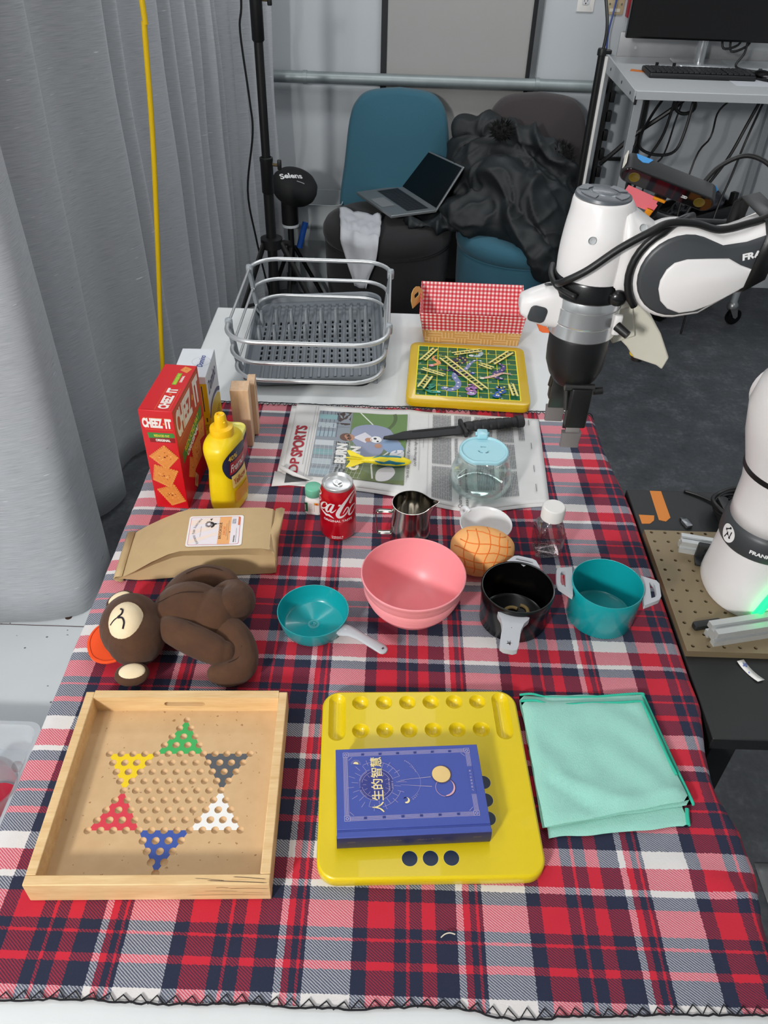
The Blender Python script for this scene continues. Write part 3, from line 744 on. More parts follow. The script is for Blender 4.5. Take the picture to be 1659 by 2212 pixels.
def pot(name, label, c, body_m, R_, h, rz):
    p = thing(name, label, 'pot', (c[0], c[1], T), rz)
    rb = R_ * .945
    lathe_obj('pot_body', [(.0005, 0.001), (rb - .004, .001), (rb - .002, 0), (rb, .002), (R_ - .001, h * .7), (R_, h - .001), (R_ - .0004, h), (R_ - .0014, h), (R_ - .0018, h - .002), (rb - .0018, .006), (rb - .006, .003), (.0005, .0025)], body_m, p)
    return p
def loop_handle(parent, a, R_, z, L, wd, m):
    """flat D-shaped side handle"""
    M = Matrix.Rotation(a, 4, 'Z'); o = [(R_ - .001, -wd * .62), (R_ + L * .45, -wd * .5), (R_ + L * .85, -wd * .40), (R_ + L, -wd * .26), (R_ + L, wd * .26), (R_ + L * .85, wd * .40), (R_ + L * .45, wd * .5), (R_ - .001, wd * .62)]
    hole = [(R_ + L * .42, -wd * .33), (R_ + L * .66, -wd * .28), (R_ + L * .74, -wd * .18), (R_ + L * .74, wd * .18), (R_ + L * .66, wd * .28), (R_ + L * .42, wd * .33)]
    b = B(); holed(b, [o, hole], z - .005, z + .003, lambda p: M @ V((p.x, p.y, p.z + (p.x - R_) * .22)))
    return b.build('handle', m, parent, sharp=40, bevel=.0012)
tp = pot('toy_saucepot', 'teal toy pot with two pale grey side handles', (.368, .924), teal, .058, .076, 0)
loop_handle(tp, R(172), .057, .067, .026, .056, greyh); loop_handle(tp, R(-8), .057, .067, .026, .056, greyh)
bp = pot('toy_saucepan', 'glossy black toy pot with a flat grey handle towards the viewer', (.220, .910), blackp, .058, .075, 0)
lathe_obj('rim_lip', [(.0575, .066), (.0592, .067), (.0596, .074), (.0588, .0755), (.0575, .0752)], blackp, bp)
loop_handle(bp, R(74), .057, .070, .015, .046, greyh)
a = R(-102); M = Matrix.Rotation(a, 4, 'Z')
o = [(.055, -.0250), (.060, -.0235), (.068, -.0180), (.082, -.0145), (.112, -.0142), (.119, -.0130), (.1225, -.007), (.1225, .007), (.119, .0130), (.112, .0142), (.082, .0145), (.068, .0180), (.060, .0235), (.055, .0250)]
b = B(); holed(b, [o, star5(.1095, 0, .0055), circle(.0805, 0, .0009, 8)], .056, .066, lambda p: M @ V((p.x, p.y, p.z - (p.x - .058) * .10)))
b.build('long_handle', greyh, bp, sharp=40, bevel=.0012)
pasta_m = mat('macaroni', 0xb79a62, .6, var=.15)
for k, (c, rz) in enumerate((((.219, .930), .15), ((.2455, .929), -1.05))):
    pts = [(.0135 * sin(t) - .000, .0135 * (cos(t) - 1), 0) for t in [x * .22 - .9 for x in range(9)]]
    o = B().tube(pts, .0031, 10).build('macaroni', pasta_m, None, loc=(c[0], c[1], T + .0055), rot=(0, 0, rz))
    tag(o, ('curved macaroni piece lying left inside the black pot', 'curved macaroni piece lying right inside the black pot')[k], 'pasta', 'macaroni in the black pot')

# ------------------------------------------------------------------ mug, bun, pitcher, coffee pot
china = mat('white_china', 0xe2e4e6, .25, var=.02)
cup = thing('mug', 'white cup standing behind the orange melon bun', 'cup', (.1860, 1.098, T))
lathe_obj('cup_body', [(.0005, .002), (.022, .002), (.024, 0), (.028, .001), (.034, .008), (.0405, .024), (.0462, .041), (.0478, .048), (.047, .0488), (.0456, .048), (.0440, .041), (.0385, .024), (.031, .0095), (.024, .005), (.0005, .0045)], china, cup)
M = Matrix.Rotation(R(128), 4, 'Z')
B().tube([M @ V(p) for p in cat([(.0445, 0, .044), (.056, 0, .046), (.064, 0, .037), (.060, 0, .026), (.047, 0, .018), (.037, 0, .014)], 6)], .0045, 10).build('handle', china, cup)
bun_m = G('orange_foam'); bun_co = bun_m.coord()
bun_m.col(bun_m.mix(bun_m.noise(bun_co, 22, 4), rgb(0xf2a557), rgb(0xffc584))); bun_m.set(Roughness=.8, Subsurface_Weight=.1, Subsurface_Radius=(.01, .005, .003)); bun_m.bump(bun_m.noise(bun_co, 120, 3), .2)
bn = thing('melon_bun', 'orange squishy melon bun with a scored lattice crust', 'toy bun', (.1725, 1.030, T), 0)
def bun_pt(t, ph, lift=0):
    """t: polar angle from the top, ph: azimuth"""
    r = .0565 * (1 + .05 * sin(ph * 3 + 1) + .03 * noise.noise(V((cos(ph) * 2, sin(ph) * 2, t * 2))))
    z = .041 + .041 * cos(t)
    s_ = sin(t) ** .8 if sin(t) > 0 else 0
    return V((r * s_ * cos(ph) * (1 + lift * 20), r * s_ * sin(ph) * .80 * (1 + lift * 20), z + lift))
b = B(); b.loft([[bun_pt(max(.02, min(pi - .02, pi * j / 22)), 2 * pi * i / 40) for i in range(40)] for j in range(22, -1, -1)]); b.build('bun', bun_m.m, bn, sharp=0)
b = B(); sc_m = INK(0xee7a24, .7)
tiltM = Matrix.Rotation(R(52), 3, 'X')
def on_bun(x, y):
    """lattice drawn on the dome seen from the front: x right, y up, unit radius"""
    q = sqrt(max(.001, 1 - min(.98, x * x + y * y))); d = tiltM @ V((x, y, q)); ph = atan2(d.y, d.x); t = math.acos(max(-1, min(1, d.z))); return bun_pt(t, ph, 0)
for k in range(-2, 3):
    o1 = k * .34
    for sgn in (1, -1):
        if sgn == 1: line = [(o1 * .9 + .18 * s, -.92 + 1.85 * s) for s in [i / 14 for i in range(15)]]
        else: line = [(-.92 + 1.85 * s, o1 * 1.05 + .10 - .32 * s + .12) for s in [i / 14 for i in range(15)]]
        line = [(x + .05 * sin(y * 5 + k), y + .04 * sin(x * 6 + k)) for x, y in line if x * x + y * y < .90]
        if len(line) > 3: b.tube([on_bun(x, y) for x, y in line], .0009, 6)
b.build('scored_lattice', sc_m, bn, sharp=0)['label'] = 'dark orange scored lattice lines'

steel = mat('polished_steel', 0xb9b5ae, .13, 1.0, var=.04)
ps = thing('milk_pitcher', 'small stainless steel milk pitcher with spout and strap handle', 'pitcher', (.049, 1.105, T))
b = B(); n = 56
def pit_ring(r, z, sp):
    ring = []
    for i in range(n):
        a = 2 * pi * i / n; k = sp * math.exp(-(min(a, 2 * pi - a) / .30) ** 2)
        ring.append(V(((r + k) * cos(a), r * sin(a) * (1 - k * 4), z + k * .25)))
    return ring
out = [(.034, 0, 0), (.0365, .002, 0), (.0375, .012, 0), (.037, .03, 0), (.035, .05, 0), (.034, .065, .003), (.0345, .078, .010), (.0352, .0845, .0145)]
rings = [[V((0.0005 * cos(2 * pi * i / n), .0005 * sin(2 * pi * i / n), 0)) for i in range(n)]] + [pit_ring(r, z, s_) for r, z, s_ in out]
rings += [pit_ring(r - .0012, z, s_) for r, z, s_ in reversed(out[1:])] + [[V((0.0005 * cos(2 * pi * i / n), .0005 * sin(2 * pi * i / n), .002)) for i in range(n)]]
b.loft(rings, True, True); b.build('pitcher_body', steel, ps, sharp=60)
B().tube(cat([(-.0335, -.004, .066), (-.045, -.004, .067), (-.060, -.004, .066), (-.0635, -.004, .060), (-.0625, -.004, .040), (-.061, -.004, .022), (-.057, -.004, .016), (-.036, -.004, .016)], 5), .0058, 10, flat=((0, 1, 0), .22)).build('strap_handle', steel, ps)

gls = glass('clear_glass', 0xf6fbfa, .01, 1.45)
cp = thing('glass_coffee_pot', 'round clear glass coffee pot with a pale blue lid on the newspaper', 'coffee pot', (.190, 1.262, T + .0065))
prof = [(.0005, .002), (.030, .0025), (.040, .001), (.050, .002), (.058, .008), (.0615, .018), (.0608, .030), (.0575, .045), (.0525, .060), (.0475, .073), (.0455, .079)]
gb = B(); rings = []
for r, z in prof:
    ring = []
    for i in range(64):
        a = 2 * pi * i / 64; d = min(abs(a - 1.5 * pi), 2 * pi - abs(a - 1.5 * pi)); k = .010 * max(0, (z - .062) / .017) * math.exp(-(d / .16) ** 2)
        ring.append(V(((r + k) * cos(a), (r + k) * sin(a), z + k * .1)))
    rings.append(ring)
gb.loft(rings, True, False); o = gb.build('glass_body', gls, cp, sharp=0, solid=.0018)
lidb = mat('pale_blue_plastic', 0xa9dbe6, .3, var=.02, Coat_Weight=.2)
lo = []
for i in range(72):
    a = 2 * pi * i / 72; d = abs(a - 1.5 * pi); r = .0483
    if d < .48: r = .0450 / max(.2, cos(min(d, .48))) * .94
    lo.append((r * cos(a), r * sin(a)))
b = B()
vent = [[((.0125 if q < 6 else .0085) * cos(t), (.0125 if q < 6 else .0085) * sin(t) + .003) for q, t in enumerate([R(a0 + k * 12) for k in range(6)] + [R(a0 + (5 - k) * 12) for k in range(6)])] for a0 in (60, 195, 285)]
holed(b, [lo] + vent, .083, .0865, None)
b.build('lid', lidb, cp, sharp=40, bevel=.0008)
b = B(); k_ = 72
b.loft([[V((x * f, y * f, z)) for x, y in lo] for f, z in ((.86, .0866), (.88, .0885), (.93, .0895), (.985, .0885), (1.0, .086), (.99, .082))], False, False); b.build('lid_rim', lidb, cp, sharp=60)
b = B(); b.rbox(.021, .022, .0865, .098, .004, .0025, 0, .049); b.build('thumb_tab', lidb, cp)
B().tube([(-.0135, .0525, .090), (.0135, .0525, .090)], .0042, 12).build('hinge_pin', lidb, cp)

# ------------------------------------------------------------------ can, pills, clear bottle, mustard, tin
can = thing('soda_can', 'red aluminium cola can with white script lettering', 'can', (-.0843, 1.1140, T))
CR = .0331; alu = mat('brushed_aluminium', 0xdcdddd, .3, .75, var=.03); canred = mat('red_can_paint', 0xc4061c, .24, .35, var=.03, Coat_Weight=.4)
lathe_obj('can_body', [(.0245, .0022), (.0255, .0005), (.028, .004), (.0318, .0095), (.0331, .013), (.0331, .0955), (.0322, .101), (.0300, .108), (.0275, .1145)], canred, can)
lathe_obj('base_dome', [(.0005, .010), (.014, .008), (.0235, .001), (.0245, 0), (.0255, .0006), (.0262, .002)], alu, can)
lathe_obj('lid', [(.0272, .1140), (.0276, .1165), (.0278, .1195), (.0270, .1206), (.0262, .1200), (.0254, .1150), (.0240, .1140), (.0225, .1152), (.0218, .1155), (.0005, .1155)], alu, can)
b = B(); Mt = Matrix.Rotation(R(-42), 4, 'Z')
tab = [(.0085 * cos(t) * (1 if cos(t) > 0 else 1) - .002, .0072 * sin(t)) for t in [2 * pi * i / 20 for i in range(20)]]
h1 = [(.0012 + .0034 * cos(t) , .0050 * sin(t)) for t in [2 * pi * i / 14 for i in range(14)]]
holed(b, [[(x * 1.25 + .003, y) for x, y in tab], [(x * .75 + .005, y) for x, y in h1]], .1166, .1180, lambda p: Mt @ p); b.build('pull_tab', alu, can, sharp=40)
B().lathe([(.0005, .1190), (.0028, .1188), (.0032, .118), (.0032, .1166)], 16, Mt @ V((-.002, 0, 0))).build('rivet', alu, can)
can_white = mat('white_can_ink', 0xe9e6e4, .35, .1)
def zm(x, y):
    u = max(-.985, min(.985, (x - 932) / 412)); th = math.asin(u); return (th * CR, (1745 - 150 * (1 - cos(th)) - y) / 1155 * .1155 + .004)
def can_map(x, y, l): a = x / CR - pi / 2; return V(((CR + l) * cos(a), (CR + l) * sin(a), y))
pr = Print(can_map, step=.00008, split=.0022)
def stroke(pts, wd):
    pts = cat([zm(*p) for p in pts], 4); L = len(pts); ws = cat([(w_,) for w_ in wd], 4) if len(wd) > 1 else [(wd[0],)]
    pr.line(pts, [ws[min(int(i * len(ws) / L), len(ws) - 1)][0] * .0001 for i in range(L)], can_white)
stroke([(515, 562), (556, 575), (584, 625), (572, 668), (535, 690)], [18, 24, 24, 30, 36]); stroke([(520, 735), (562, 755), (574, 790), (556, 825), (522, 832)], [14, 18, 20, 20, 16])
stroke([(700, 880), (712, 850), (680, 828), (632, 842), (590, 890), (572, 945), (596, 976), (648, 968), (715, 920)], [34, 26, 16, 22, 42, 46, 34, 20, 10])
stroke([(855, 862), (800, 850), (745, 890), (705, 955), (700, 1015), (735, 1032), (790, 990), (840, 920)], [16, 24, 40, 52, 46, 28, 16, 12])
stroke([(872, 850), (838, 920), (800, 985), (800, 1030), (840, 1035), (925, 965)], [36, 42, 46, 40, 24, 8])
pr.poly([zm(985, 850), zm(1036, 854), zm(1012, 890), zm(964, 887)], can_white)
stroke([(1345, 548), (1290, 585), (1225, 660), (1150, 765), (1065, 880), (990, 1000), (955, 1085), (985, 1140), (1050, 1135), (1120, 1085), (1175, 1005), (1190, 945), (1160, 925), (1115, 985), (1070, 1065)], [20, 30, 40, 52, 64, 74, 70, 56, 40, 26, 22, 24, 26, 20, 8])
stroke([(1338, 590), (1310, 640), (1270, 740), (1236, 828), (1216, 815), (1240, 740), (1290, 650)], [14, 16, 20, 20, 18, 14, 10])
stroke([(1318, 870), (1265, 905), (1215, 990), (1198, 1070), (1228, 1098), (1275, 1050), (1310, 965), (1325, 890)], [22, 28, 36, 42, 36, 28, 22, 18])
stroke([(1350, 900), (1335, 950), (1322, 1005)], [22, 30, 24])
pr.poly([zm(*p) for p in ((540, 965), (610, 1015), (680, 1068), (705, 1083), (770, 1088), (820, 1125), (878, 1178), (800, 1150), (740, 1128), (685, 1130), (665, 1105), (600, 1040))], can_white)
pr.text('ORIGINAL TASTE', -.0262, .0520, .0565, .0050, can_white, 0, .02)
pr.text('Delicious &', -.0095, .0160, .0215, .0030, can_white, 0, .02); pr.text('Refreshing', -.0093, .0120, .0205, .0030, can_white, 0, .02)
pr.build('script_lettering', can)['label'] = 'white script lettering and small print'

pb = thing('pill_bottle', 'small white pill bottle with a green cap behind the cola can', 'bottle', (-.1350, 1.1745, T), -.1)
wht = mat('white_plastic', 0xe9e7e3, .4, var=.02); grn = mat('green_cap', 0x6fbf9f, .4, var=.04)
b = B(); b.loft([[V((x, y, z)) for x, y in rrect(wd, wd * .86, rr, 5)] for wd, rr, z in ((.028, .006, 0), (.031, .007, .0015), (.031, .007, .032), (.029, .009, .036), (.024, .011, .039), (.024, .011, .044))]); b.build('bottle_body', wht, pb)
lathe_obj('cap', [(.0005, .0605), (.0135, .0605), (.0152, .0595), (.0157, .058), (.0157, .043), (.0150, .042)], grn, pb, 40)
pr = Print(plane_map((-.0155, -.01343, 0), (1, 0, 0), (0, 0, 1)))
pr.rect(.0025, .007, .0285, .0305, INK(0xeae3dc)); pr.up(); pr.rect(.0005, .0085, .0065, .030, INK(0x1d7a4c)); pr.rect(.019, .025, .028, .0305, INK(0xe2a02c)); pr.rect(.0185, .0085, .0192, .030, INK(0x8f8a86)); pr.up()
pr.poly([(.020, .0255), (.0275, .0255), (.0238, .0298)], INK(0xcc4526)); pr.greek(.0085, .010, .0165, .028, INK(0xa9a2a0), .0024); pr.rect(.001, .012, .0025, .026, INK(0xe9e7e3))
pr.build('label_print', pb)

clb = thing('clear_bottle', 'empty square clear plastic bottle with a ribbed white cap', 'bottle', (.2990, 1.0830, T), .08)
b = B(); b.loft([[V((x, y, z)) for x, y in rrect(wd, wd, rr, 5)] for wd, rr, z in ((.038, .004, .001), (.0455, .005, .003), (.0475, .006, .02), (.049, .006, .036), (.049, .007, .050), (.0455, .009, .060), (.038, .012, .070), (.034, .0168, .074), (.034, .0168, .080))], True, False); b.build('bottle_body', glass('clear_plastic', 0xf7f4f4, .03, 1.35, .85), clb, sharp=50, solid=.0010)
lathe_obj('base_dimple', [(.0005, .008), (.006, .0065), (.012, .004), (.017, .0018)], glass('clear_plastic'), clb, 32)
b = B(); rings = []
for r, z, rib in ((.0195, .0790, 0), (.0206, .080, 0), (.0206, .0835, 0), (.0203, .084, 1), (.0203, .1015, 1), (.0195, .1040, 0), (.0180, .1052, 0), (.0005, .1052, 0)):
    rings.append([V(((r + (rib * .0004 if i % 2 else 0)) * cos(2 * pi * i / 100), (r + (rib * .0004 if i % 2 else 0)) * sin(2 * pi * i / 100), z)) for i in range(100)])
b.loft(rings, True, True); b.build('ribbed_cap', wht, clb, sharp=30)

my = mat('mustard_plastic', 0xf2d013, .35, var=.02, Subsurface_Weight=.08); mycap = mat('yellow_cap', 0xf7c40c, .35, var=.02)
mu = thing('mustard_bottle', 'yellow squeeze mustard bottle with a pointed nozzle cap', 'bottle', (-.3000, 1.1960, T), -.28)
MP = [(.0, .024, .034), (.002, .027, .038), (.010, .0295, .0425), (.045, .0290, .0430), (.075, .0275, .0400), (.092, .0265, .0385), (.110, .0280, .0410), (.130, .0300, .0445), (.143, .0300, .0435), (.152, .0270, .0370), (.158, .0215, .0270), (.161, .0190, .0200)]
MPc = cat(MP, 5)
def mus_r(z):
    for p, q in zip(MPc, MPc[1:]):
        if p[0] <= z <= q[0] + 1e-9: t = (z - p[0]) / max(1e-9, q[0] - p[0]); return p[1] + (q[1] - p[1]) * t, p[2] + (q[2] - p[2]) * t
    return MPc[-1][1:]
def mus_pt(th, z, l=0):
    a, b_ = mus_r(z); c, s_ = cos(th), sin(th); p = 2 / 2.7
    return V(((a + l) * math.copysign(abs(c) ** p, c), (b_ + l) * math.copysign(abs(s_) ** p, s_), z))
B().loft([[mus_pt(2 * pi * i / 56, z) for i in range(56)] for z, _, _ in MPc]).build('bottle_body', my, mu, sharp=0)
lathe_obj('cap', [(.0200, .158), (.0216, .159), (.0219, .163), (.0219, .170), (.0207, .1735), (.0165, .1748), (.0130, .1765), (.0112, .186), (.0105, .196), (.0085, .2000), (.0055, .2005), (.0045, .198), (.0005, .1975)], mycap, mu, 40)
B().ell((.009, -.0045, .187), (.0035, .0025, .0018)).build('cap_snap', mycap, mu)
pr = Print(lambda x, y, l: mus_pt(x / .035, y, l), step=.0004, split=.004); K = .035
pr.poly([(K * (-.13 + 1.05 * cos(t)), .108 + .034 * sin(t)) for t in [2 * pi * i / 30 for i in range(30)]], INK(0x1c2748, .4)); pr.up()
pr.poly([(K * -.72, .088), (K * .75, .088), (K * .75, .116), (K * -.60, .116)], INK(0xb8202c, .4)); pr.up()
pr.text("French's", K * -.62, .0925, K * 1.3, .0185, INK(0xf4efe8, .4), 0, .02, .3); pr.text('40%', K * -.72, .1205, K * .62, .0120, INK(0xe8c65a, .4), 0, .02)
pr.poly([(K * -.62, .058), (K * .62, .058), (K * .62, .084), (K * -.62, .084)], INK(0xf3d67e, .4)); pr.up(); pr.text('Yellow', K * -.5, .064, K * .85, .013, INK(0xc2571e, .4), 0, .02); pr.poly([(K * -.55, .024), (K * .55, .024), (K * .5, .05), (K * -.5, .05)], INK(0xeaa62a, .4))
pr.build('wrap_label', mu)['label'] = 'navy and red wrap label'

tn = thing('meat_tin', 'rounded rectangular tin with a pale yellow lid behind the mustard', 'tin', (-.3120, 1.2990, T), -.03)
b = B(); b.loft([[V((x, y, z)) for x, y in rrect(.052, .096, .017, 6)] for z in (.001, .079)]); b.build('tin_body', mat('navy_tin_label', 0x2a3358, .35, .3), tn)
b = B(); b.loft([[V((x, y, z)) for x, y in rrect(.0525 - 2 * i_, .0965 - 2 * i_, .017, 6)] for i_, z in ((0, .030), (0, .066))], False, False); b.build('label_band', mat('red_tin_label', 0xb0525c, .4), tn)
b = B(); b.loft([[V((x, y, z)) for x, y in rrect(.054 - 2 * i_, .098 - 2 * i_, .018 - i_, 6)] for i_, z in ((.001, .077), (0, .078), (0, .083), (.001, .0845), (.0025, .0835), (.004, .081))]); b.build('lid', mat('pale_yellow_lid', 0xe3df76, .3, var=.03), tn)
# ------------------------------------------------------------------ cracker box, sugar box, wood block
card_r = mat('red_carton', 0xd3101c, .38, var=.03, Coat_Weight=.15)
cz = thing('cracker_box', 'tall red cheese cracker box standing at the table edge', 'box', (-.4374, 1.1716, T), -.0632)
w_, d_, h_ = .0616, .1633, .2196
B().box(0, w_, 0, d_, 0, h_).build('carton', card_r, cz, bevel=.0009)
cw, co_, cg, cdr, cye = INK(0xf1ece4, .4), INK(0xe8872a, .4), INK(0x3f8a3a, .4), INK(0x8d0f17, .4), INK(0xe8d93a, .4)
def crk_mat():
    g = G('cracker_print'); c = g.coord(); g.col(g.mix(g.noise(c, 240, 4), rgb(0xd9772a), rgb(0xf0a555))); g.set(Roughness=.4); return g.m
crm = crk_mat(); crh = INK(0x8a3416, .5); crs = INK(0xb85a1e, .5); crl = INK(0xf6bf78, .5)
def cracker(pr, q, m=crm, teeth=9):
    """scalloped cracker drawn in a quad of four corners"""
    out = []; n = len(q)
    for i in range(n):
        a, b_ = V(q[i]), V(q[(i + 1) % n]); d = b_ - a; nn = V((d.y, -d.x)).normalized() * d.length * .028
        for k in range(teeth * 2): t = k / (teeth * 2); out.append(tuple(a + d * t + nn * (1 if k % 2 else -.6)))
    pr.poly(out, m); pr.up(); c = sum((V(p) for p in q), V((0, 0))) / n
    for i in range(n):
        a, b_ = V(q[i]), V(q[(i + 1) % n]); a2, b2 = a.lerp(c, .14), b_.lerp(c, .14)
        for k in range(1, teeth): t = k / teeth; p = a.lerp(b_, t).lerp(c, .03); p2 = a2.lerp(b2, t); pr.line([tuple(p), tuple(p2)], d.length * .02, crs if i in (2, 3) else crl)
    pr.up(); pr.circ(c.x, c.y, d.length * .055, crh, 10, d.length * .038)
    for k in range(12):
        a = random.uniform(0, 6.28); r = random.uniform(.12, .33) * d.length; pr.circ(c.x + r * cos(a), c.y + r * sin(a) * .8, d.length * .03, crl if k % 2 else crs, 8)
    pr.up()
pr = Print(plane_map((0, 0, 0), (1, 0, 0), (0, 0, 1)), step=.00007)
pr.rect(.006, .2040, .0555, .2045, co_); pr.rect(.007, .1795, .0570, .1800, co_)
pr.text('CHEEZ', .0035, .1830, .037, .0205, cw, 0, .06); pr.text('IT', .0448, .1830, .0118, .0205, cw, 0, .06); pr.up(); pr.poly([(.0400, .1925), (.0425, .1900), (.0450, .1925), (.0425, .1950)], co_)
pr.poly([(.012, .1520), (.058, .1530), (.0585, .163), (.011, .163)], cdr); pr.up(); pr.poly([(.0095, .1728), (.0575, .1735), (.0590, .1640), (.0105, .1610)], cg); pr.up()
pr.text('REDUCED FAT', .021, .1645, .028, .0050, cye, 0, .03); pr.text('ORIGINAL', .0225, .1545, .027, .0055, cw, 0, .05)
cracker(pr, [(.0066, .0434), (.0304, .0058), (.0590, .0190), (.042, .0576)]); cracker(pr, [(.003, .066), (.0346, .0487), (.0540, .0903), (.0110, .1018)]); cracker(pr, [(.0042, .1204), (.034, .0912), (.0595, .121), (.036, .147)])
pr.build('front_print', cz)['label'] = 'white and orange front panel lettering and crackers'
pr = Print(plane_map((w_, 0, 0), (0, 1, 0), (0, 0, 1)), step=.00007)
pr.poly([(.0, .118), (.1633, .118), (.1633, .2196), (.0, .2196)], INK(0xc23a16, .4)); pr.up()
pr.rect(.010, .2125, .155, .2135, co_); pr.rect(.010, .1475, .155, .1485, co_)
pr.text('CHEEZ', .010, .1530, .094, .0560, cw, 0, .05); pr.text('IT', .120, .1530, .034, .0560, cw, 0, .05); pr.poly([(.106, .181), (.112, .174), (.1185, .181), (.112, .188)], INK(0xf0a22a, .4))
pr.poly([(.014, .096), (.148, .118), (.150, .143), (.018, .118)], cg); pr.up(); pr.text('REDUCED FAT', .035, .1085, .098, .0130, cye, .165, .02); pr.text('ORIGINAL', .042, .0930, .084, .0125, cw, .165, .05)
cracker(pr, [(.030, .055), (.062, .030), (.080, .062), (.050, .088)]); cracker(pr, [(.066, .044), (.118, .044), (.118, .096), (.066, .096)]); cracker(pr, [(.112, .082), (.148, .072), (.156, .112), (.120, .118)])
pr.poly([(.052, .018), (.066, .003), (.080, .022), (.066, .040)], INK(0xd9b27a, .5)); pr.up(); pr.greek(.060, .014, .073, .030, INK(0x6a2a18), .0030)
pr.build('side_print', cz)['label'] = 'white lettering and green banner on the wide panel'
pr = Print(plane_map((0, 0, h_), (1, 0, 0), (0, 1, 0)), step=.00007)
pr.rect(.0285, .004, .0290, .078, co_); pr.rect(.0545, .004, .0550, .078, co_)
pr.text('CHEEZ', .0515, .008, .045, .0195, cw, pi / 2, .05); pr.text('IT', .0515, .062, .016, .0195, cw, pi / 2, .05); pr.poly([(.038, .0570), (.0415, .0545), (.045, .0570), (.0415, .0595)], co_)
pr.rect(.034, .090, .0425, .132, INK(0x6fb52e, .4)); pr.up(); pr.text('REDUCED FAT', .041, .0925, .038, .005, cye, pi / 2, .02); pr.text('ORIGINAL', .0505, .099, .024, .005, cw, pi / 2, .05)
cracker(pr, [(.035, .143), (.050, .134), (.056, .150), (.041, .158)])
pr.rect(.006, .0035, .0255, .0040, INK(0x8d0f17)); pr.build('top_print', cz)

sg_w = mat('white_carton', 0xdfe3e8, .4, var=.03)
sgr = thing('sugar_box', 'white and yellow sugar carton behind the red cracker box', 'box', (-.4327, 1.3783, T), .0284)
w2, d2, h2 = .067, .1175, .1665
B().box(0, w2, 0, d2, 0, h2).build('carton', sg_w, sgr, bevel=.0009)
sy = INK(0xe2c413, .4); sb = INK(0x233a8c, .4); sp_ = INK(0x3a3560, .4)
pr = Print(plane_map((0, 0, 0), (1, 0, 0), (0, 0, 1))); pr.rect(.0, .0, w2, h2 - .016, sy); pr.up(); pr.rect(.0555, .085, .0575, .145, sp_); pr.text('1', .058, .060, .003, .010, INK(0x5b4a10)); pr.greek(.045, .04, .064, .056, INK(0x8b7714), .003); pr.build('end_print', sgr)['label'] = 'yellow end panel'
pr = Print(plane_map((w2, 0, 0), (0, 1, 0), (0, 0, 1)))
pr.poly([(0, 0), (d2, 0), (d2, .062), (.09, .078), (.05, .085), (.02, .080), (0, .065)], sy); pr.up(); pr.line(cat([(0, .070), (.02, .087), (.05, .092), (.09, .086), (d2, .072)], 5), .009, sp_)
pr.text('Domino', .014, .115, .085, .030, sp_, .06, .02, .25); pr.up(); pr.greek(.02, .02, .10, .05, INK(0x7d6c18), .006); pr.build('side_print', sgr)
pr = Print(plane_map((0, 0, h2), (1, 0, 0), (0, 1, 0))); pr.ring(.0485, .063, .0185, .0192, INK(0xaab2c0), 30); pr.up(); pr.text('Domino', .0545, .040, .048, .0125, sb, pi / 2, .02, .25); pr.build('top_print', sgr)

blk_m = wood('light_beech', 0xcfa37c, 0xe6c6a2, (40, 40, 4))
wbk = thing('wooden_block', 'tall beech toy block standing by the sugar box', 'wooden block', (-.3205, 1.3805, T), .07)
B().box(0, .0375, 0, .040, 0, .137).build('block', blk_m, wbk, bevel=.0012)
b = B(); holed(b, [rrect(.042, .129, .004, 3, .062, .0645), rrect(.008, .05, .003, 3, .066, .085)], .030, .0455, lambda p: V((p.z, p.x, p.y))); b.build('slotted_block', blk_m, wbk, sharp=35)

# ------------------------------------------------------------------ coffee bag
kraft = mat('kraft_paper', 0xc6a97c, .62, var=.10, vs=40, bump=.15, bs=60, bd=.002)
bag = thing('coffee_bag', 'brown kraft paper coffee bag lying flat with a printed label', 'bag', (0, 0, 0))
b = B(); secs = []
#        x      yf    yb    zb    zt   pinch
ST = [(-.4560, .966, 1.076, .004, .009, 0), (-.445, .965, 1.079, .003, .016, .002), (-.425, .966, 1.082, .001, .028, .008), (-.395, .971, 1.082, .0, .046, .014), (-.365, .976, 1.084, 0, .0605, .018),
      (-.345, .9785, 1.086, 0, .0665, .018), (-.300, .983, 1.090, 0, .067, .016), (-.236, .990, 1.096, 0, .067, .014), (-.210, .993, 1.099, 0, .0655, .010), (-.196, .994, 1.100, 0, .062, .004), (-.188, .996, 1.098, 0.001, .054, 0)]
for x, yf, yb, zb, zt, pc in ST:
    zm_ = zb + (zt - zb) * .55; dx = .008
    prf = [(yf + .003, zb), (yf + pc * .55, zb + (zt - zb) * .25), (yf + pc, zm_), (yf + pc * .5, zt - (zt - zb) * .12), (yf - .003, zt), (yf + .03, zt + .0005), (yf + .06, zt + .0006), (yb - .02, zt), (yb + .001, zt - .001), (yb - pc * .6, zm_), (yb, zb), (yf + .05, zb)]
    secs.append([V((x + (y - 1.03) * -.07, y, T + .001 + z)) for y, z in prf])
b.loft(secs); b.build('paper_body', kraft, bag, sharp=28)
b = B(); b.loft([[V(p) for p in r] for r in ([(-.196, 1.101, T + .0625), (-.1945, 1.06, T + .0645), (-.198, 1.03, T + .064), (-.194, .996, T + .063)], [(-.186, 1.106, T + .062), (-.184, 1.065, T + .061), (-.188, 1.03, T + .057), (-.186, .99, T + .055)], [(-.178, 1.093, T + .070), (-.181, 1.062, T + .057), (-.184, 1.03, T + .048), (-.180, .981, T + .034)])], False, False, closed=False)
b.build('end_flap', kraft, bag, sharp=0, solid=.0008)
b = B(); b.loft([[V((x - (y - 1.02) * .07, y, T + z)) for x, z in ((-.449, .016), (-.460, .015), (-.4645, .010), (-.461, .005), (-.450, .003))] for y in (.962, .99, 1.03, 1.079)], False, False, closed=False); b.build('rolled_top', kraft, bag, sharp=0, solid=.0009)
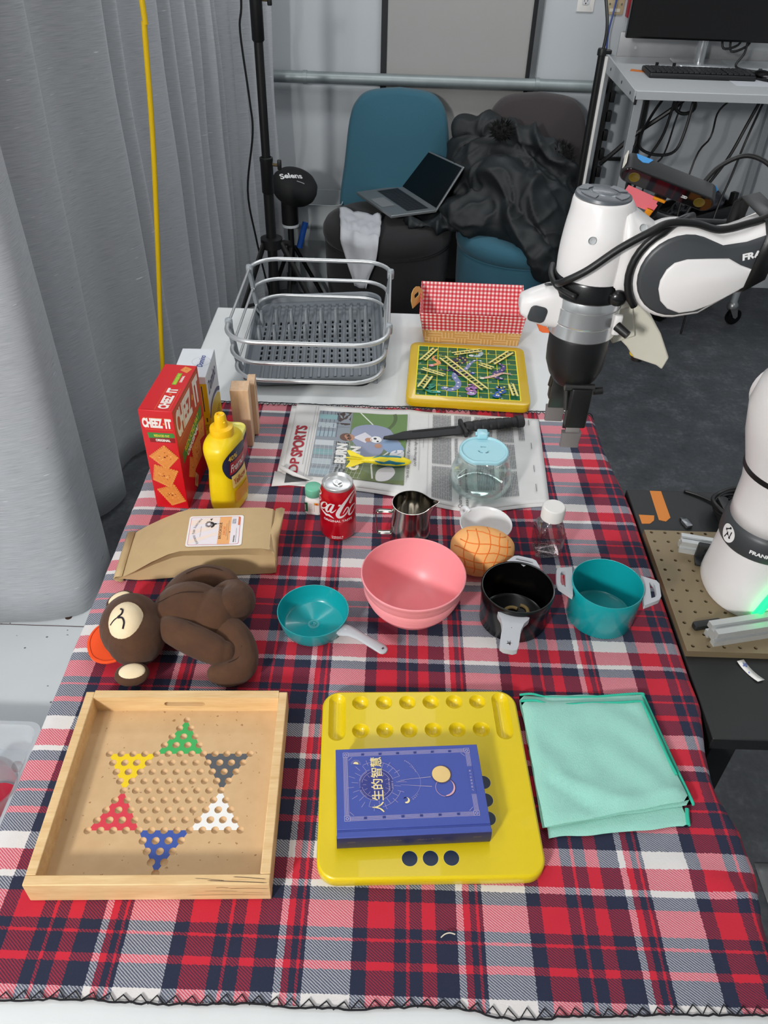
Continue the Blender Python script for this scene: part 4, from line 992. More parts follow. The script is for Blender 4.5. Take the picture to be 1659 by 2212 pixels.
pr = Print(plane_map((-.3345, .9845, T + .0692), (.0945, .0085, 0), (-.008, .081, 0)), step=.0001)
LW, LH = .0945, .080
lw_, lc, lo_, lor, lrd, lbk = INK(0xf4efec), INK(0xf6e3d6), INK(0xf2b071), INK(0xe2713f), INK(0xc9475a), INK(0x1d1a1e)
pr.poly(rrect(LW, LH, .005, 4, LW / 2, LH / 2), lw_); pr.up(); pr.poly(rrect(LW - .008, LH - .007, .004, 4, LW / 2 - .001, LH / 2), lrd); pr.up(); pr.poly(rrect(LW - .0095, LH - .0085, .0035, 4, LW / 2 - .001, LH / 2), INK(0xeee6ea)); pr.up()
for k in range(3): pr.poly([(.004, .006 + k * .024), (.004, .016 + k * .026), (.050, .036 + k * .02), (.050, .028 + k * .018)], lc)
pr.up(); pr.rect(.053, .0045, .0735, .0755, lo_); pr.rect(.0855, .053, .0885, .0755, lor); pr.up()
for i, ch in enumerate('Running Pump Roasting'):
    if ch != ' ': t = (i - 10) / 10; pr.text(ch, .0130 + .009 * t * t, .0385 + t * .0305, .0020, .0046 if ch.isupper() else .0036, INK(0x4b4a52), pi / 2 - t * .55, .01)
pr.text('A Story in Every Cup', .0235, .024, .028, .0018, INK(0x77727a), pi / 2)
for i in range(16): a = 2 * pi * i / 16; pr.line([(.035 + .003 * cos(a), .057 + .004 * sin(a)), (.035 + .0065 * cos(a), .057 + .0085 * sin(a))], .0012, lbk)
pr.ring(.037, .055, .0045, .0085, lbk, 20, -1.2, 1.4); pr.poly([(.036, .071), (.041, .0725), (.0385, .066)], lbk); pr.circ(.0465, .0575, .0022, lbk, 10); pr.line([(.046, .0575), (.056, .0585)], .0008, lbk)
pr.text('BROOKSIDE', .0585, .0175, .043, .0045, INK(0x2c2226), pi / 2, .01); pr.text('DECAF', .0650, .028, .022, .0040, INK(0xd9601f), pi / 2, .01)
pr.greek(.024, .0665, .058, .0675, INK(0x6b4a3a), .0012, True); pr.greek(.014, .0695, .066, .0703, INK(0x6b4a3a), .0012, True); pr.circ(.0725, .035, .0012, lbk, 8)
pr.greek(.057, .076, .070, .083, INK(0x5b6b86), .0022, True); pr.text('Whole Bean', .0815, .008, .018, .0024, lbk, pi / 2, .03); pr.greek(.008, .0835, .045, .0845, INK(0x77727a), .0012, True)
pr.build('label_print', bag)['label'] = 'white and orange coffee label'

# ------------------------------------------------------------------ plush monkey
def plush(name, c, c2):
    g = G(name); co = g.coord(); n1 = g.noise(co, 34, 3); n2 = g.noise(co, 700, 2)
    g.col(g.mix(n1, rgb(c), rgb(c2))); g.set(Roughness=.9, Sheen_Weight=.12, Sheen_Roughness=.5); g.bump(g.math('ADD', n2, n1), .3, .001); return g.m
brown = plush('brown_plush', 0x3f2515, 0x5c3b22); cream = plush('cream_plush', 0xecd3a8, 0xf8e6c4)
mk = thing('plush_monkey', 'brown plush monkey with an orange cap lying on its back', 'plush toy', (0, 0, 0))
def soft(name, parts, m, vox=.0024, it=2):
    """union of ellipsoids / chains melted into one skin"""
    b = B()
    for p in parts:
        if p[0] == 'e': b.ell(p[1], p[2], 24, 14, M=p[3] if len(p) > 3 else None)
        else:
            pts = cat([tuple(q) for q in p[1]], 5)
            b.tube([q[:3] for q in pts], [q[3] for q in pts], 16)
            for q in (pts[0], pts[-1]): b.ell(q[:3], (q[3],) * 3, 16, 10)
    o = b.build(name, m, mk, sharp=0)
    q = o.modifiers.new('remesh', 'REMESH'); q.mode = 'VOXEL'; q.voxel_size = vox; q.use_smooth_shade = True
    q = o.modifiers.new('smooth', 'SMOOTH'); q.iterations = it; q.factor = .5
    return o
z = T
RZ = lambda a: Matrix.Rotation(a, 3, 'Z')
soft('body', [('e', (-.300, .858, z + .047), (.060, .050, .046), RZ(-.1)), ('e', (-.262, .850, z + .045), (.040, .050, .044)), ('e', (-.335, .843, z + .042), (.03, .036, .038))], brown)
soft('arm', [('c', [(-.338, .882, z + .045, .021), (-.326, .925, z + .036, .0225), (-.298, .943, z + .037, .0235), (-.264, .936, z + .042, .021), (-.250, .924, z + .042, .017)])], brown)
soft('leg', [('c', [(-.262, .872, z + .045, .028), (-.243, .896, z + .044, .029), (-.232, .880, z + .050, .031), (-.246, .855, z + .056, .030), (-.262, .848, z + .054, .026)])], brown)
soft('arm', [('c', [(-.330, .820, z + .055, .0175), (-.312, .806, z + .058, .0225), (-.275, .790, z + .053, .0245), (-.245, .779, z + .048, .0225), (-.234, .778, z + .046, .018)])], brown)
soft('leg', [('c', [(-.252, .832, z + .040, .030), (-.226, .812, z + .036, .029), (-.210, .787, z + .030, .0255), (-.209, .766, z + .026, .0225), (-.226, .754, z + .027, .0205), (-.242, .754, z + .026, .016)])], brown)
seam = mat('dark_plush_seam', 0x2a170c, .9)
for pts in ([(-.325, .829, z + .071), (-.29, .807, z + .077), (-.255, .790, z + .071), (-.238, .792, z + .062)], [(-.322, .931, z + .059), (-.298, .946, z + .0605), (-.268, .939, z + .063), (-.252, .93, z + .058)], [(-.224, .7575, z + .0475), (-.21, .768, z + .049), (-.208, .785, z + .055)], [(-.345, .845, z + .079), (-.31, .855, z + .0925), (-.275, .857, z + .0925)]):
    B().tube(cat(pts, 6), .0006, 5).build('seam', seam, mk, sharp=0)
soft('head', [('e', (-.3830, .818, z + .052), (.0475, .054, .050), RZ(.2)), ('e', (-.372, .80, z + .050), (.044, .046, .046))], brown)
Mm = Matrix.Rotation(.2, 3, 'Z') @ Matrix.Rotation(-.12, 3, 'Y') @ Matrix.Rotation(.22, 3, 'X')
B().ell((-.3795, .8000, z + .081), (.0275, .0335, .026), 28, 16, M=Mm).build('muzzle', cream, mk, sharp=0)
def on_muz(x, y):
    x, y = x * .85 + .10, y * .8 - .36; q = sqrt(max(.01, 1 - x * x - y * y)); return V((-.3795, .8000, z + .081)) + Mm @ V((x * .0275, y * .0335, q * .026 + .0004))
b = B(); b.tube([on_muz(x, y) for x, y in cat([(-.96, .1), (-.6, .25), (-.39, .30)], 6)], .0009, 6)
b.tube([on_muz(x, y) for x, y in cat([(-.22, .82), (-.08, .70), (-.14, .46), (-.39, .30), (-.12, .22), (-.02, -.05), (-.15, -.36)], 6)], .0014, 6)
b.build('mouth_stitching', mat('dark_thread', 0x241a26, .8), mk, sharp=0)
for c, rr, rz, ti in (((-.4190, .879, z + .042), (.024, .018, .010), .6, (.25, -.2)), ((-.3655, .741, z + .034), (.025, .019, .010), .3, (.25, .1))):
    Me = Matrix.Rotation(rz, 3, 'Z') @ Matrix.Rotation(ti[0], 3, 'X') @ Matrix.Rotation(ti[1], 3, 'Y')
    e_ = B().ell(c, rr, 24, 12, M=Me).build('ear', brown, mk, sharp=0)
    B().ell(V(c) + Me @ V((.0005, .0010, .0052)), (rr[0] * .78, rr[1] * .72, .0062), 24, 12, M=Me).build('inner_ear', cream, e_, sharp=0)
org = mat('orange_felt', 0xf8541c, .85, var=.06, bump=.3, bs=500)
vis = [(.0, -.046), (-.020, -.044), (-.038, -.030), (-.046, -.006), (-.045, .016), (-.034, .034), (-.016, .042), (0, .044)]
Mv = Matrix.Rotation(.24, 4, 'Z') @ Matrix.Rotation(-.12, 4, 'Y')
b = B(); b.prism(cat(vis, 5) + [(.01, 0)], -.0022, .0022, Matrix.Translation(V((-.4090, .815, z + .026))) @ Mv); b.build('cap_visor', org, mk, sharp=40, bevel=.001)
B().tube([Matrix.Translation(V((-.4090, .815, z + .026))) @ Mv @ V((x * .9, y * .93, .0026)) for x, y in cat(vis, 5)], .0005, 5).build('visor_stitching', mat('dark_orange_thread', 0xc33a0c, .8), mk, sharp=0)

# ------------------------------------------------------------------ newspaper
nm = mat('newsprint', 0xdedddb, .85, var=.05, vs=40)
nw = thing('newspaper', 'folded sports newspaper spread out under the knife and coffee pot', 'newspaper', (0, 0, 0))
def news_z(x, y, lift=0):
    f = (x - .042)
    return T + .0035 + .004 * math.exp(-(f / .03) ** 2) * (1 if f > 0 else .7) + .0012 * noise.noise(V((x * 14, y * 14, 2))) + lift
Q = [(-.214, 1.262), (.322, 1.232), (.340, 1.5235), (-.211, 1.554)]
def npt(u, v, lift=0):
    """paper coordinates 0..1 -> place; near edge sags in a gentle curve"""
    a = V(Q[0]).lerp(V(Q[1]), u); c = V(Q[3]).lerp(V(Q[2]), u); p = a.lerp(c, v)
    s_ = -.045 * math.exp(-((u - .70) / .24) ** 2) - .022 * math.exp(-((u - .02) / .18) ** 2) * 0; p = p + V((0, s_ * (1 - v) ** 2.2))
    return V((p.x, p.y, news_z(p.x, p.y, lift)))
nb = B(); nb.loft([[npt(i / 60, j / 30, -.0012) + V((.003 if k_ else 0, 0, 0)) for i in range(61)] for j in range(31)], False, False, closed=False); nb.build('page', nm, nw, sharp=0, solid=.0006)
B().loft([[npt(i / 40, j / 16, -.0024) + V((-.008 + .012 * i / 40, -.010 + .004 * j / 16, -.0002)) for i in range(41)] for j in range(17)], False, False, closed=False).build('page', nm, nw, sharp=0, solid=.0006)
# corner lifted at the near-left
B().loft([[V((-.226 + .078 * s_, 1.243 + .012 * s_ + t * .05 * (1 - s_), T + .0032 + .0004 * t)) for s_ in (0, .5, 1)] for t in (0, 1)], False, False, closed=False).build('under_page_corner', nm, nw, sharp=0, solid=.0008)
blk = B(); blk.loft([[V((-.202 + .05 * s_, 1.254 + .01 * s_ + t * .035 * (1 - s_), T + .0042 + .0003 * t)) for s_ in (0, .5, 1)] for t in (0, 1)], False, False, closed=False); blk.build('dark_photo_corner', INK(0x3a3a3c), nw, sharp=0)
B().tube([(-.214, 1.300, T + .0085), (-.185, 1.278, T + .0088), (-.150, 1.262, T + .0075)], [.0048, .0045, .0015], 10).build('rolled_corner', nm, nw, sharp=0)
# paper print space: x metres to the right from page left, y metres up from the near edge
PWd, PHt = .545, .292
pr = Print(lambda x, y, l: npt(x / PWd, y / PHt, .0004 + l), step=.00012, split=.02)
nk, ng = INK(0x2a2a2c, .8), INK(0x8d8d8f, .8); nred = INK(0xa82a38, .8)
pr.text('SPORTS', .0375, .085, .118, .0250, nred, pi / 2, .03); pr.text('DP', .0345, .030, .05, .020, nred, pi / 2, .02)
pr.greek(.06, .0415, .20, .0425, ng, .0016, True); pr.rect(.0480, .02, .0486, .285, ng); pr.rect(.0535, .02, .0541, .285, ng)
px0, px1, py0, py1 = .058, .255, .022, .268
C_ = lambda c: INK(c, .8)
pr.rect(px0, py0, px1, py1, C_(0x75846a)); pr.up()
pr.rect(px0, py0, .132, py1, C_(0x8f979f)); pr.rect(.105, py0, .132, .15, C_(0x585a58)); pr.rect(.098, .205, .130, py1, C_(0x4f4340)); pr.up()
for i in range(7): pr.rect(px0 + .002, .03 + i * .034, .100, .05 + i * .034, C_((0x9fb2bb, 0xb6c2c8, 0x86aaae, 0xc9cfd4)[i % 4]))
for i in range(5): pr.rect(px0 + .008 + i * .009, .165, px0 + .0095 + i * .009, py1, C_(0x5f6a7a))
pr.poly([(.135, .07), (.215, .03), (px1, .035), (px1, py0), (.135, py0)], C_(0x6e7a52)); pr.poly([(.135, .19), (px1, .14), (px1, py1), (.135, py1)], C_(0x6d8a56)); pr.up()
pr.ring(.165, .25, .060, .068, C_(0x5a6a47), 20, -1.2, .3); pr.line([(.150, py1), (.185, .215)], .003, C_(0xe2e6dc)); pr.line([(.19, .03), (.185, .075), (.2, .10), (.225, .13)], .0035, C_(0xdfe0dc)); pr.up()
for i in range(12): pr.line(cat([(.06 + i * .009, py0 + .002), (.064 + i * .0095, .08), (.062 + i * .009, .15)], 4), .0006, C_(0xcfd3d4))
for i in range(9): pr.line([(.06, .03 + i * .015), (.165, .026 + i * .016)], .0006, C_(0xcfd3d4))
pr.up()
pr.poly(cat([(.136, .165), (.14, .205), (.175, .222), (.215, .21), (.232, .175), (.245, .15), (.215, .148), (.2, .11), (.165, .10), (.15, .135)], 4, True), C_(0x959cb4)); pr.up()
pr.poly([(.14, .168), (.165, .19), (.18, .175), (.168, .15)], C_(0xd9d7df)); pr.poly(cat([(.205, .165), (.235, .16), (.252, .135), (.238, .115), (.21, .13)], 4, True), C_(0x8aa2c2)); pr.poly(cat([(.226, .125), (.25, .13), (.25, .10), (.238, .085), (.222, .10)], 4, True), C_(0xe6e4e6)); pr.poly(cat([(.20, .06), (.226, .075), (.236, .055), (.222, .03), (.198, .026)], 4, True), C_(0xe3dfe0)); pr.up()
pr.circ(.125, .168, .014, C_(0x6d5247), 16); pr.circ(.131, .167, .0125, C_(0xb98b74), 16); pr.up(); pr.circ(.130, .1745, .0025, C_(0x2b2320), 8); pr.circ(.130, .162, .0025, C_(0x2b2320), 8)
pr.circ(.190, .165, .0125, C_(0xeeeeee), 16); pr.circ(.174, .162, .008, C_(0xb98b74), 10); pr.circ(.196, .142, .008, C_(0xb98b74), 10); pr.up(); pr.circ(.188, .168, .004, C_(0x33343c), 5); pr.circ(.194, .158, .003, C_(0x33343c), 5)
pr.up(); pr.text('BURN', .131, .070, .072, .0235, C_(0xeceae6), pi / 2, .06); pr.text('GOIN', .160, .050, .085, .0230, C_(0xeceae6), pi / 2, .06)
pr.text("In his last season, Penn men's soccer's", .2655, .045, .16, .0075, nk, pi / 2, 0, .2); pr.text('Leo Burney has high hopes', .2800, .085, .11, .0075, nk, pi / 2, 0, .2); pr.rect(.2585, .03, .2590, .27, ng)
pr.greek(.075, .2835, .20, .2845, ng, .0016, True); pr.rect(.292, .15, .2925, .18, nk); pr.rect(.302, .012, .3025, .28, ng)
for (x0, x1, y0, y1) in ((.312, .352, .20, .28), (.312, .352, .105, .192), (.312, .352, .01, .098), (.360, .398, .20, .28), (.360, .368, .11, .192), (.405, .443, .205, .28), (.405, .443, .125, .198), (.405, .443, .04, .115), (.452, .49, .19, .28), (.452, .49, .10, .182), (.452, .49, .02, .092), (.500, .512, .2, .28)):
    pr.greek(y0, x0, y1, x1, INK(0x77787b, .8), .0034, True, .5)
pr.text('Quarter for Track and Field', .3725, -.004, .115, .0085, nk, pi / 2); pr.text('season opener wins', .3865, -.004, .10, .0085, nk, pi / 2)
for y in (.26, .17, .09, .03): pr.rect(.5245, y, .5257, y + .022, INK(0x6a6a6c, .8))
pr.build('print', nw)['label'] = 'red SPORTS masthead, soccer photo and columns of text'

# ------------------------------------------------------------------ rubber knife, torpedo toy
rub = mat('black_rubber', 0x1a1a1c, .6, var=.08, bump=.12, bs=400)
kn = thing('rubber_knife', 'black rubber training knife lying across the newspaper', 'knife', (-.008, 1.414, T + .0085), atan2(1.487 - 1.414, .305 + .008))
bl_ = [(0, -.004), (.012, -.009), (.04, -.0145), (.10, -.0165), (.176, -.0165), (.176, .0135), (.12, .0135), (.07, .0125), (.045, .0095), (.02, .002)]
b = B(); b.loft([[V((x, y, 0.002)) for x, y in bl_], [V((x, y, .0055)) for x, y in bl_], [V((x * .985 + .002, y * .35 + (.004 if x > .03 else -.002), .0095)) for x, y in bl_]]); b.build('blade', rub, kn, sharp=30)
B().rbox(.10, .006, .0092, .0105, .0029, .0006, .115, .0035).build('fuller_groove', mat('black_rubber_dark', 0x0e0e0f, .7), kn)
b = B(); b.rbox(.009, .056, .001, .015, .003, .002, .180, 0); b.build('guard', rub, kn)
b = B(); hp = []
for i in range(41):
    t = i / 40; x = .184 + t * .118; r = .0135 + .0022 * sin(t * pi) - (.0016 if i % 6 == 0 else 0); hp.append((x, r))
b.tube([(x, 0, .0105) for x, r in hp], [r for x, r in hp], 16, flat=((0, 1, 0), .72)); b.build('grip', rub, kn, sharp=30)
b = B(); b.tube([(x, 0, .0112) for x in (.301, .303, .316, .318)], [.0135, .0165, .0165, .014], 18, flat=((0, 1, 0), .75)); b.build('pommel', rub, kn, sharp=40)

ty = mat('yellow_foam', 0xf0dc2c, .4, var=.03); tbl = INK(0x1a7f95, .4)
to = thing('torpedo_toy', 'yellow and blue finned torpedo dive toy on the newspaper', 'toy', (-.078, 1.3265, T + .016), -.03)
TR = [(.028, .0055), (.034, .0062), (.046, .0068), (.056, .0085), (.070, .0105), (.090, .0118), (.105, .0112), (.118, .0085), (.127, .005), (.1305, .001)]
b = B(); b.tube([(x, 0, 0) for x, r in cat(TR, 4)], [r for x, r in cat(TR, 4)], 24); b.build('torpedo_body', ty, to, sharp=0)
fb = None
for k in range(4):
    o = B().prism([(-.004, .0175), (.004, .0185), (.018, .012), (.034, .006), (.034, 0), (.004, 0), (.004, .006)], -.0012, .0012)
    fb = o.build('fin', ty, to, rot=(R(45 + 90 * k) , 0, 0), sharp=40, bevel=.0004) if fb is None else share(fb, to, rot=(R(45 + 90 * k), 0, 0))
TRc = cat(TR, 4)
def tor_r(x):
    for p, q in zip(TRc, TRc[1:]):
        if p[0] <= x <= q[0]: return p[1] + (q[1] - p[1]) * (x - p[0]) / max(1e-9, q[0] - p[0])
    return .001
pr = Print(lambda x, y, l: V((x, -(tor_r(x) + l) * cos(y), (tor_r(x) + l) * sin(y))), step=.0002, split=.006)
pr.poly([(.055, .55), (.075, .35), (.085, .75), (.10, .5), (.118, .42), (.118, .15), (.1, -.05), (.088, .1), (.07, -.12), (.058, .2)], tbl); pr.poly([(.05, 1.15), (.066, 1.5), (.08, 1.3), (.095, 1.55), (.11, 1.35), (.11, 1.9), (.06, 1.95)], tbl); pr.poly([(.06, -.5), (.09, -.35), (.12, -.5), (.12, -1.0), (.06, -1.0)], tbl)
pr.build('blue_flames', to)
# ------------------------------------------------------------------ dish rack
chrome = mat('satin_aluminium', 0xd6d8d9, .34, .75, var=.03); rack_g = mat('grey_rack_plastic', 0x7c8287, .4, var=.04); tray_g = mat('dark_grey_drainer', 0x70777d, .42, var=.05)
rk = thing('dish_rack', 'aluminium rail dish rack with a grey pronged drain tray', 'dish rack', (0, 0, 0))
XL, XR, YF, YB = -.372, -.003, 1.675, 1.985
for zr, rad, ins in ((.885, .0055, 0), (.832, .0048, .006), (.786, .0048, .012)):
    for yp, ye in ((YF, 1.580 + ins * .6), (YB, 2.052 - ins * .6)):
        s_ = 1 if ye > yp else -1; rc = .075
        pts = [(XL + ins, yp, zr)] + [(XL + ins + rc - rc * cos(a), ye - s_ * rc + s_ * rc * sin(a), zr) for a in [pi / 2 * i / 8 for i in range(9)]] + [(XR - ins - rc + rc * sin(a), ye - s_ * rc + s_ * rc * cos(a), zr) for a in [pi / 2 * i / 8 for i in range(9)]] + [(XR - ins, yp, zr)]
        B().tube(pts, rad, 12).build('rail', chrome, rk, sharp=0)
    for x in (XL + ins, XR - ins): B().tube([(x, YF, zr), (x, YB, zr)], .0032, 10).build('side_rod', chrome, rk)
for x, sx in ((XL, 1), (XR, -1)):
    for y, sy in ((YF, 1), (YB, -1)):
        b = B(); b.loft([[V((x + sx * (dx + off), y + sy * dy + (-sy * .0 if k < 2 else 0), zz)) for dx, dy in ((-.005, -.010), (.005, -.010), (.005, .010), (-.005, .010))] for k, (zz, off) in enumerate(((.740, .028), (.758, .026), (.770, .016), (.80, .010), (.85, .004), (.878, .0)))]); b.build('corner_post', rack_g, rk, sharp=35, bevel=.0015)
        B().lathe([(.004, .868), (.0085, .870), (.009, .880), (.009, .889), (.0075, .8935), (.0005, .895)], 16, (x, y, 0)).build('post_cap', mat('light_grey_cap', 0x9fa6ab, .35), rk)
Mt_ = Matrix.Translation(V((-.187, 1.850, .756))) @ Matrix.Rotation(.055, 4, 'Z') @ Matrix.Rotation(-.05, 4, 'Y') @ Matrix.Rotation(.018, 4, 'X')
dt = B(); DW, DD = .318, .425
slots = []
for i in range(15):
    x = -.1375 + i * .01965
    for j in range(9): slots.append([(x + a_, -.115 + j * .0255 + b_) for a_, b_ in ((-.0026, -.0085), (.0026, -.0085), (.0026, .0085), (-.0026, .0085))])
holed(dt, [rrect(DW, DD, .04, 6)] + slots, 0, .003)
rings = [[V((x, y, z)) for x, y in rrect(DW + 2 * o, DD + 2 * o, .04 + o, 6)] for o, z in ((-.004, .001), (.002, .004), (.008, .020), (.013, .022), (.013, .0205), (.008, .018), (.002, .0025))]
dt.loft(rings, False, False)
dr = dt.build('drain_tray', tray_g, rk, sharp=35); dr.matrix_local = Mt_
B().rbox(.29, .40, TT + .0003, TT + .004, .03, .001, -.187, 1.85).build('slot_shade_sheet', INK(0x1d1f22, .6), rk)  # dark sheet added under the tray to paint the shade seen through its slots
rib = None; prong = None
for i in range(15):
    x = -.1393 + i * .01965
    if rib is None: rib = B().rbox(.0075, .385, .003, .0062, .0025, .0012).build('rib', tray_g, dr, loc=(x + .0116, 0, 0))
    else: share(rib, dr, (x + .0116, 0, 0))
for i in range(8):
    for j, yy_ in enumerate((.092, .008)):
        loc = (-.1477 + i * .0393, yy_, .003)
        if prong is None:
            b = B(); b.loft([[V((x, y + oy, z)) for x, y in rrect(wx, wy, .002, 2)] for wx, wy, oy, z in ((.010, .030, 0, 0), (.009, .022, .002, .015), (.008, .014, .004, .032), (.006, .009, .005, .036))]); prong = b.build('prong', tray_g, dr, loc=loc)
        else: share(prong, dr, loc)

# ------------------------------------------------------------------ gingham basket
def basket_mat(name, wick):
    g = G(name); uv = g.coord('UV'); sx = g.n('ShaderNodeSeparateXYZ', i_0=uv); u, v = sx.outputs[0], sx.outputs[1]; P = .0105
    su = g.math('GREATER_THAN', g.math('FRACT', g.math('DIVIDE', u, P)), .5); sv = g.math('GREATER_THAN', g.math('FRACT', g.math('DIVIDE', v, P)), .5)
    f = g.math('MULTIPLY', g.math('ADD', su, sv), .5)
    c = g.ramp(f, [(0, rgb(0xf7e7e0)), (.25, rgb(0xe26a74)), (.75, rgb(0xd01f2c))], True)
    if wick:
        # basket weave print: blocks of bars alternating upright and flat
        W_ = .034; ch = g.math('FLOORED_MODULO', g.math('ADD', g.math('FLOOR', g.math('DIVIDE', u, W_)), g.math('FLOOR', g.math('DIVIDE', v, W_ * .55))), 2.0)
        bu = g.math('LESS_THAN', g.math('FRACT', g.math('DIVIDE', u, W_ / 4)), .28); bv = g.math('LESS_THAN', g.math('FRACT', g.math('DIVIDE', v, W_ / 4)), .28)
        bar = g.math('ADD', g.math('MULTIPLY', ch, bu), g.math('MULTIPLY', g.math('SUBTRACT', 1.0, ch), bv))
        wc = g.mix(bar, rgb(0xe0a95c), rgb(0xf2d197)); c = g.mix(g.math('GREATER_THAN', v, .043), wc, c)
    g.col(c); g.set(Roughness=.5); return g.m
bm_o, bm_i = basket_mat('gingham_and_wicker_print', True), basket_mat('gingham_print', False)
bs = thing('picnic_basket', 'small cardboard basket with red gingham lining and wicker print', 'basket', (0, 0, 0))
bb_ = [(.092, 1.888), (.335, 1.883), (.343, 1.965), (.088, 1.970)]; bt_ = [(.074, 1.864), (.342, 1.857), (.352, 2.024), (.081, 2.030)]
zt_ = (.832, .832, .846, .846)
for i, nm_ in enumerate(('front_wall', 'side_wall', 'back_wall', 'side_wall')):
    j = (i + 1) % 4; a, c = V((*bb_[i], TT)), V((*bb_[j], TT)); d, e = V((*bt_[i], zt_[i])), V((*bt_[j], zt_[j])); nn = (c - a).cross(d - a).normalized() * .0009
    L = (c - a).length; hh = (d - a).length; b = B(); b.uv = []
    for sgn, mi in ((1, 0), (-1, 1)):
        b.add([p + nn * sgn for p in (a, c, e, d)], [(0, 1, 2, 3) if sgn > 0 else (3, 2, 1, 0)], mi); b.uv += [(.5, 0), (.5 + L, 0), (.5 + L + .01, hh), (.49, hh)]
    b.f += [(0, 1, 5, 4), (1, 2, 6, 5), (2, 3, 7, 6), (3, 0, 4, 7)]; b.mi += [1] * 4
    b.build(nm_, [bm_o, bm_i], bs, fix=False, sharp=30)
b = B(); b.prism(bb_, TT + .0005, TT + .002); b.build('bottom', INK(0xc8323c), bs)
tan = mat('tan_cardboard', 0xd9a85e, .6)
for x, rz, y in ((.0775, .3, 1.945), (.3475, -.25, 1.94)):
    b = B(); holed(b, [[(-.036, 0), (.036, 0), (.036, .02), (.024, .036), (.008, .042), (-.008, .042), (-.024, .036), (-.036, .02)], rrect(.030, .010, .0045, 4, 0, .022)], -.001, .001, lambda p: V((p.z, p.x, p.y)))
    b.build('carry_handle', tan, bs, loc=(x - .006 * (1 if rz > 0 else -1), y, .822), rot=(0, rz * -.9, .06 - 1.6 * rz), sharp=30)
an, cn_ = V((*bb_[0], TT)), V((*bt_[0], .832)); ex_ = V((*bb_[1], TT)) - an
pr = Print(plane_map(an + (ex_.cross(cn_ - an)).normalized() * .0011, ex_, (cn_ - an) - ex_ * ((cn_ - an).dot(ex_) / ex_.length_squared)), step=.0002)
pr.circ(.112, .0595, .0092, INK(0x1c3a78), 24); pr.up(); pr.ring(.112, .0595, .0076, .0081, INK(0x9fb2d6), 24); pr.text('S', .1105, .061, .003, .0035, INK(0xdfe6f2)); pr.rect(.1065, .0555, .1175, .0572, INK(0x9fb2d6))
for i in range(5):
    x = .082 + i * .0085; pr.poly([(x - .0025, .0505), (x, .0480), (x + .0025, .0505), (x, .0492)], INK(0x2a1d22))
pr.build('seal_print', bs)['label'] = 'small round navy seal'
for k, (x, y) in enumerate(((.135, 1.905), (.232, 1.905))):
    o = thing('toy_orange', ('orange ball peeking out at the left inside the gingham basket', 'orange ball peeking out at the right inside the gingham basket')[k], 'toy fruit', (x, y, TT + .0028), 0, 'orange balls in the basket')
    B().ell((0, 0, .030), (.026, .026, .030), 24, 16).build('peel', mat('orange_peel', 0xf0761e, .5, bump=.3, bs=500), o, sharp=0)
    B().lathe([(.0005, .0602), (.002, .0606), (.003, .060)], 10).build('stem_button', mat('green_stem', 0x5a7a30, .6), o)

# ------------------------------------------------------------------ snakes and ladders board
gb_ = thing('snakes_board', 'yellow wooden board printed with green snakes and ladders squares', 'game board', (.040, 1.559, TT + .006), -.052)
GW, GD, GH = .2872, .2800, .0205
ym = mat('ochre_lacquer', 0xd6b013, .3, var=.04, vs=12, Coat_Weight=.3)
b = B(); b.rbox(GW, GD, 0, GH, .022, .003, GW / 2, GD / 2, 7, e0=.003); b.build('board', ym, gb_, sharp=40)
B().rbox(.05, .003, -.0055, .0035, .0012, .001, .095, .0018).build('finger_notch', INK(0x4a2418), gb_)
zq = [(165, 705), (1490, 780), (1425, 145), (220, 70)]
def hmz(x, y):
    u = v = .5
    for _ in range(8):
        px_ = (1 - u) * (1 - v) * zq[0][0] + u * (1 - v) * zq[1][0] + u * v * zq[2][0] + (1 - u) * v * zq[3][0]; py_ = (1 - u) * (1 - v) * zq[0][1] + u * (1 - v) * zq[1][1] + u * v * zq[2][1] + (1 - u) * v * zq[3][1]
        u += (x - px_) / 1270; v -= (y - py_) / 640
    return (.022 + u * .242, .021 + v * .237)
pr = Print(plane_map((0, 0, GH), (1, 0, 0), (0, 1, 0)), step=.0001)
gr1, gr2, yl = INK(0x0f6a3c, .35), INK(0x0a5a35, .35), INK(0xf2e21a, .35)
pr.rect(.020, .019, .266, .260, yl); pr.up(); cwx, cwy = .0242, .0237
for i in range(10):
    for j in range(10): pr.rect(.022 + i * cwx + .0008, .021 + j * cwy + .0008, .022 + (i + 1) * cwx - .0008, .021 + (j + 1) * cwy - .0008, gr1 if (i + j) % 2 else gr2)
pr.up(); wn = INK(0xd9e8d8, .4)
for i in range(10):
    for j in range(10):
        r_ = 9 - j; num = r_ * 10 + ((10 - i) if r_ % 2 == 0 else (i + 1))
        if (i + j) % 2 == 0: pr.text(str(num), .022 + i * cwx + .0085, .021 + j * cwy + .0078, .0055, .0050, wn, pi)
pr.up()
def snake(pts, c, wd, c2=None, head=None):
    wd *= 1.35; P_ = cat([hmz(*p) for p in pts], 5); L = len(P_); pr.line(P_, [.001 + wd * min(1, (L - i) / L * 2.2) * min(1, (i + 3) / 6) for i in range(L)][::-1], c); pr.up()
    if c2:
        for i in range(2, L - 2, 4): pr.circ(P_[i][0], P_[i][1], wd * .22, c2, 7)
    hx, hy = P_[-1]; pr.circ(hx, hy, wd * .75, head or c, 12, wd * .6); pr.up(); pr.circ(hx, hy + wd * .2, wd * .2, INK(0xf4f4f0), 8); pr.circ(hx + wd * .3, hy + wd * .15, wd * .2, INK(0xf4f4f0), 8); pr.up()
Wh, nvy, yw = INK(0xf0efe8, .4), INK(0x1c2158, .4), INK(0xe9d95a, .4)
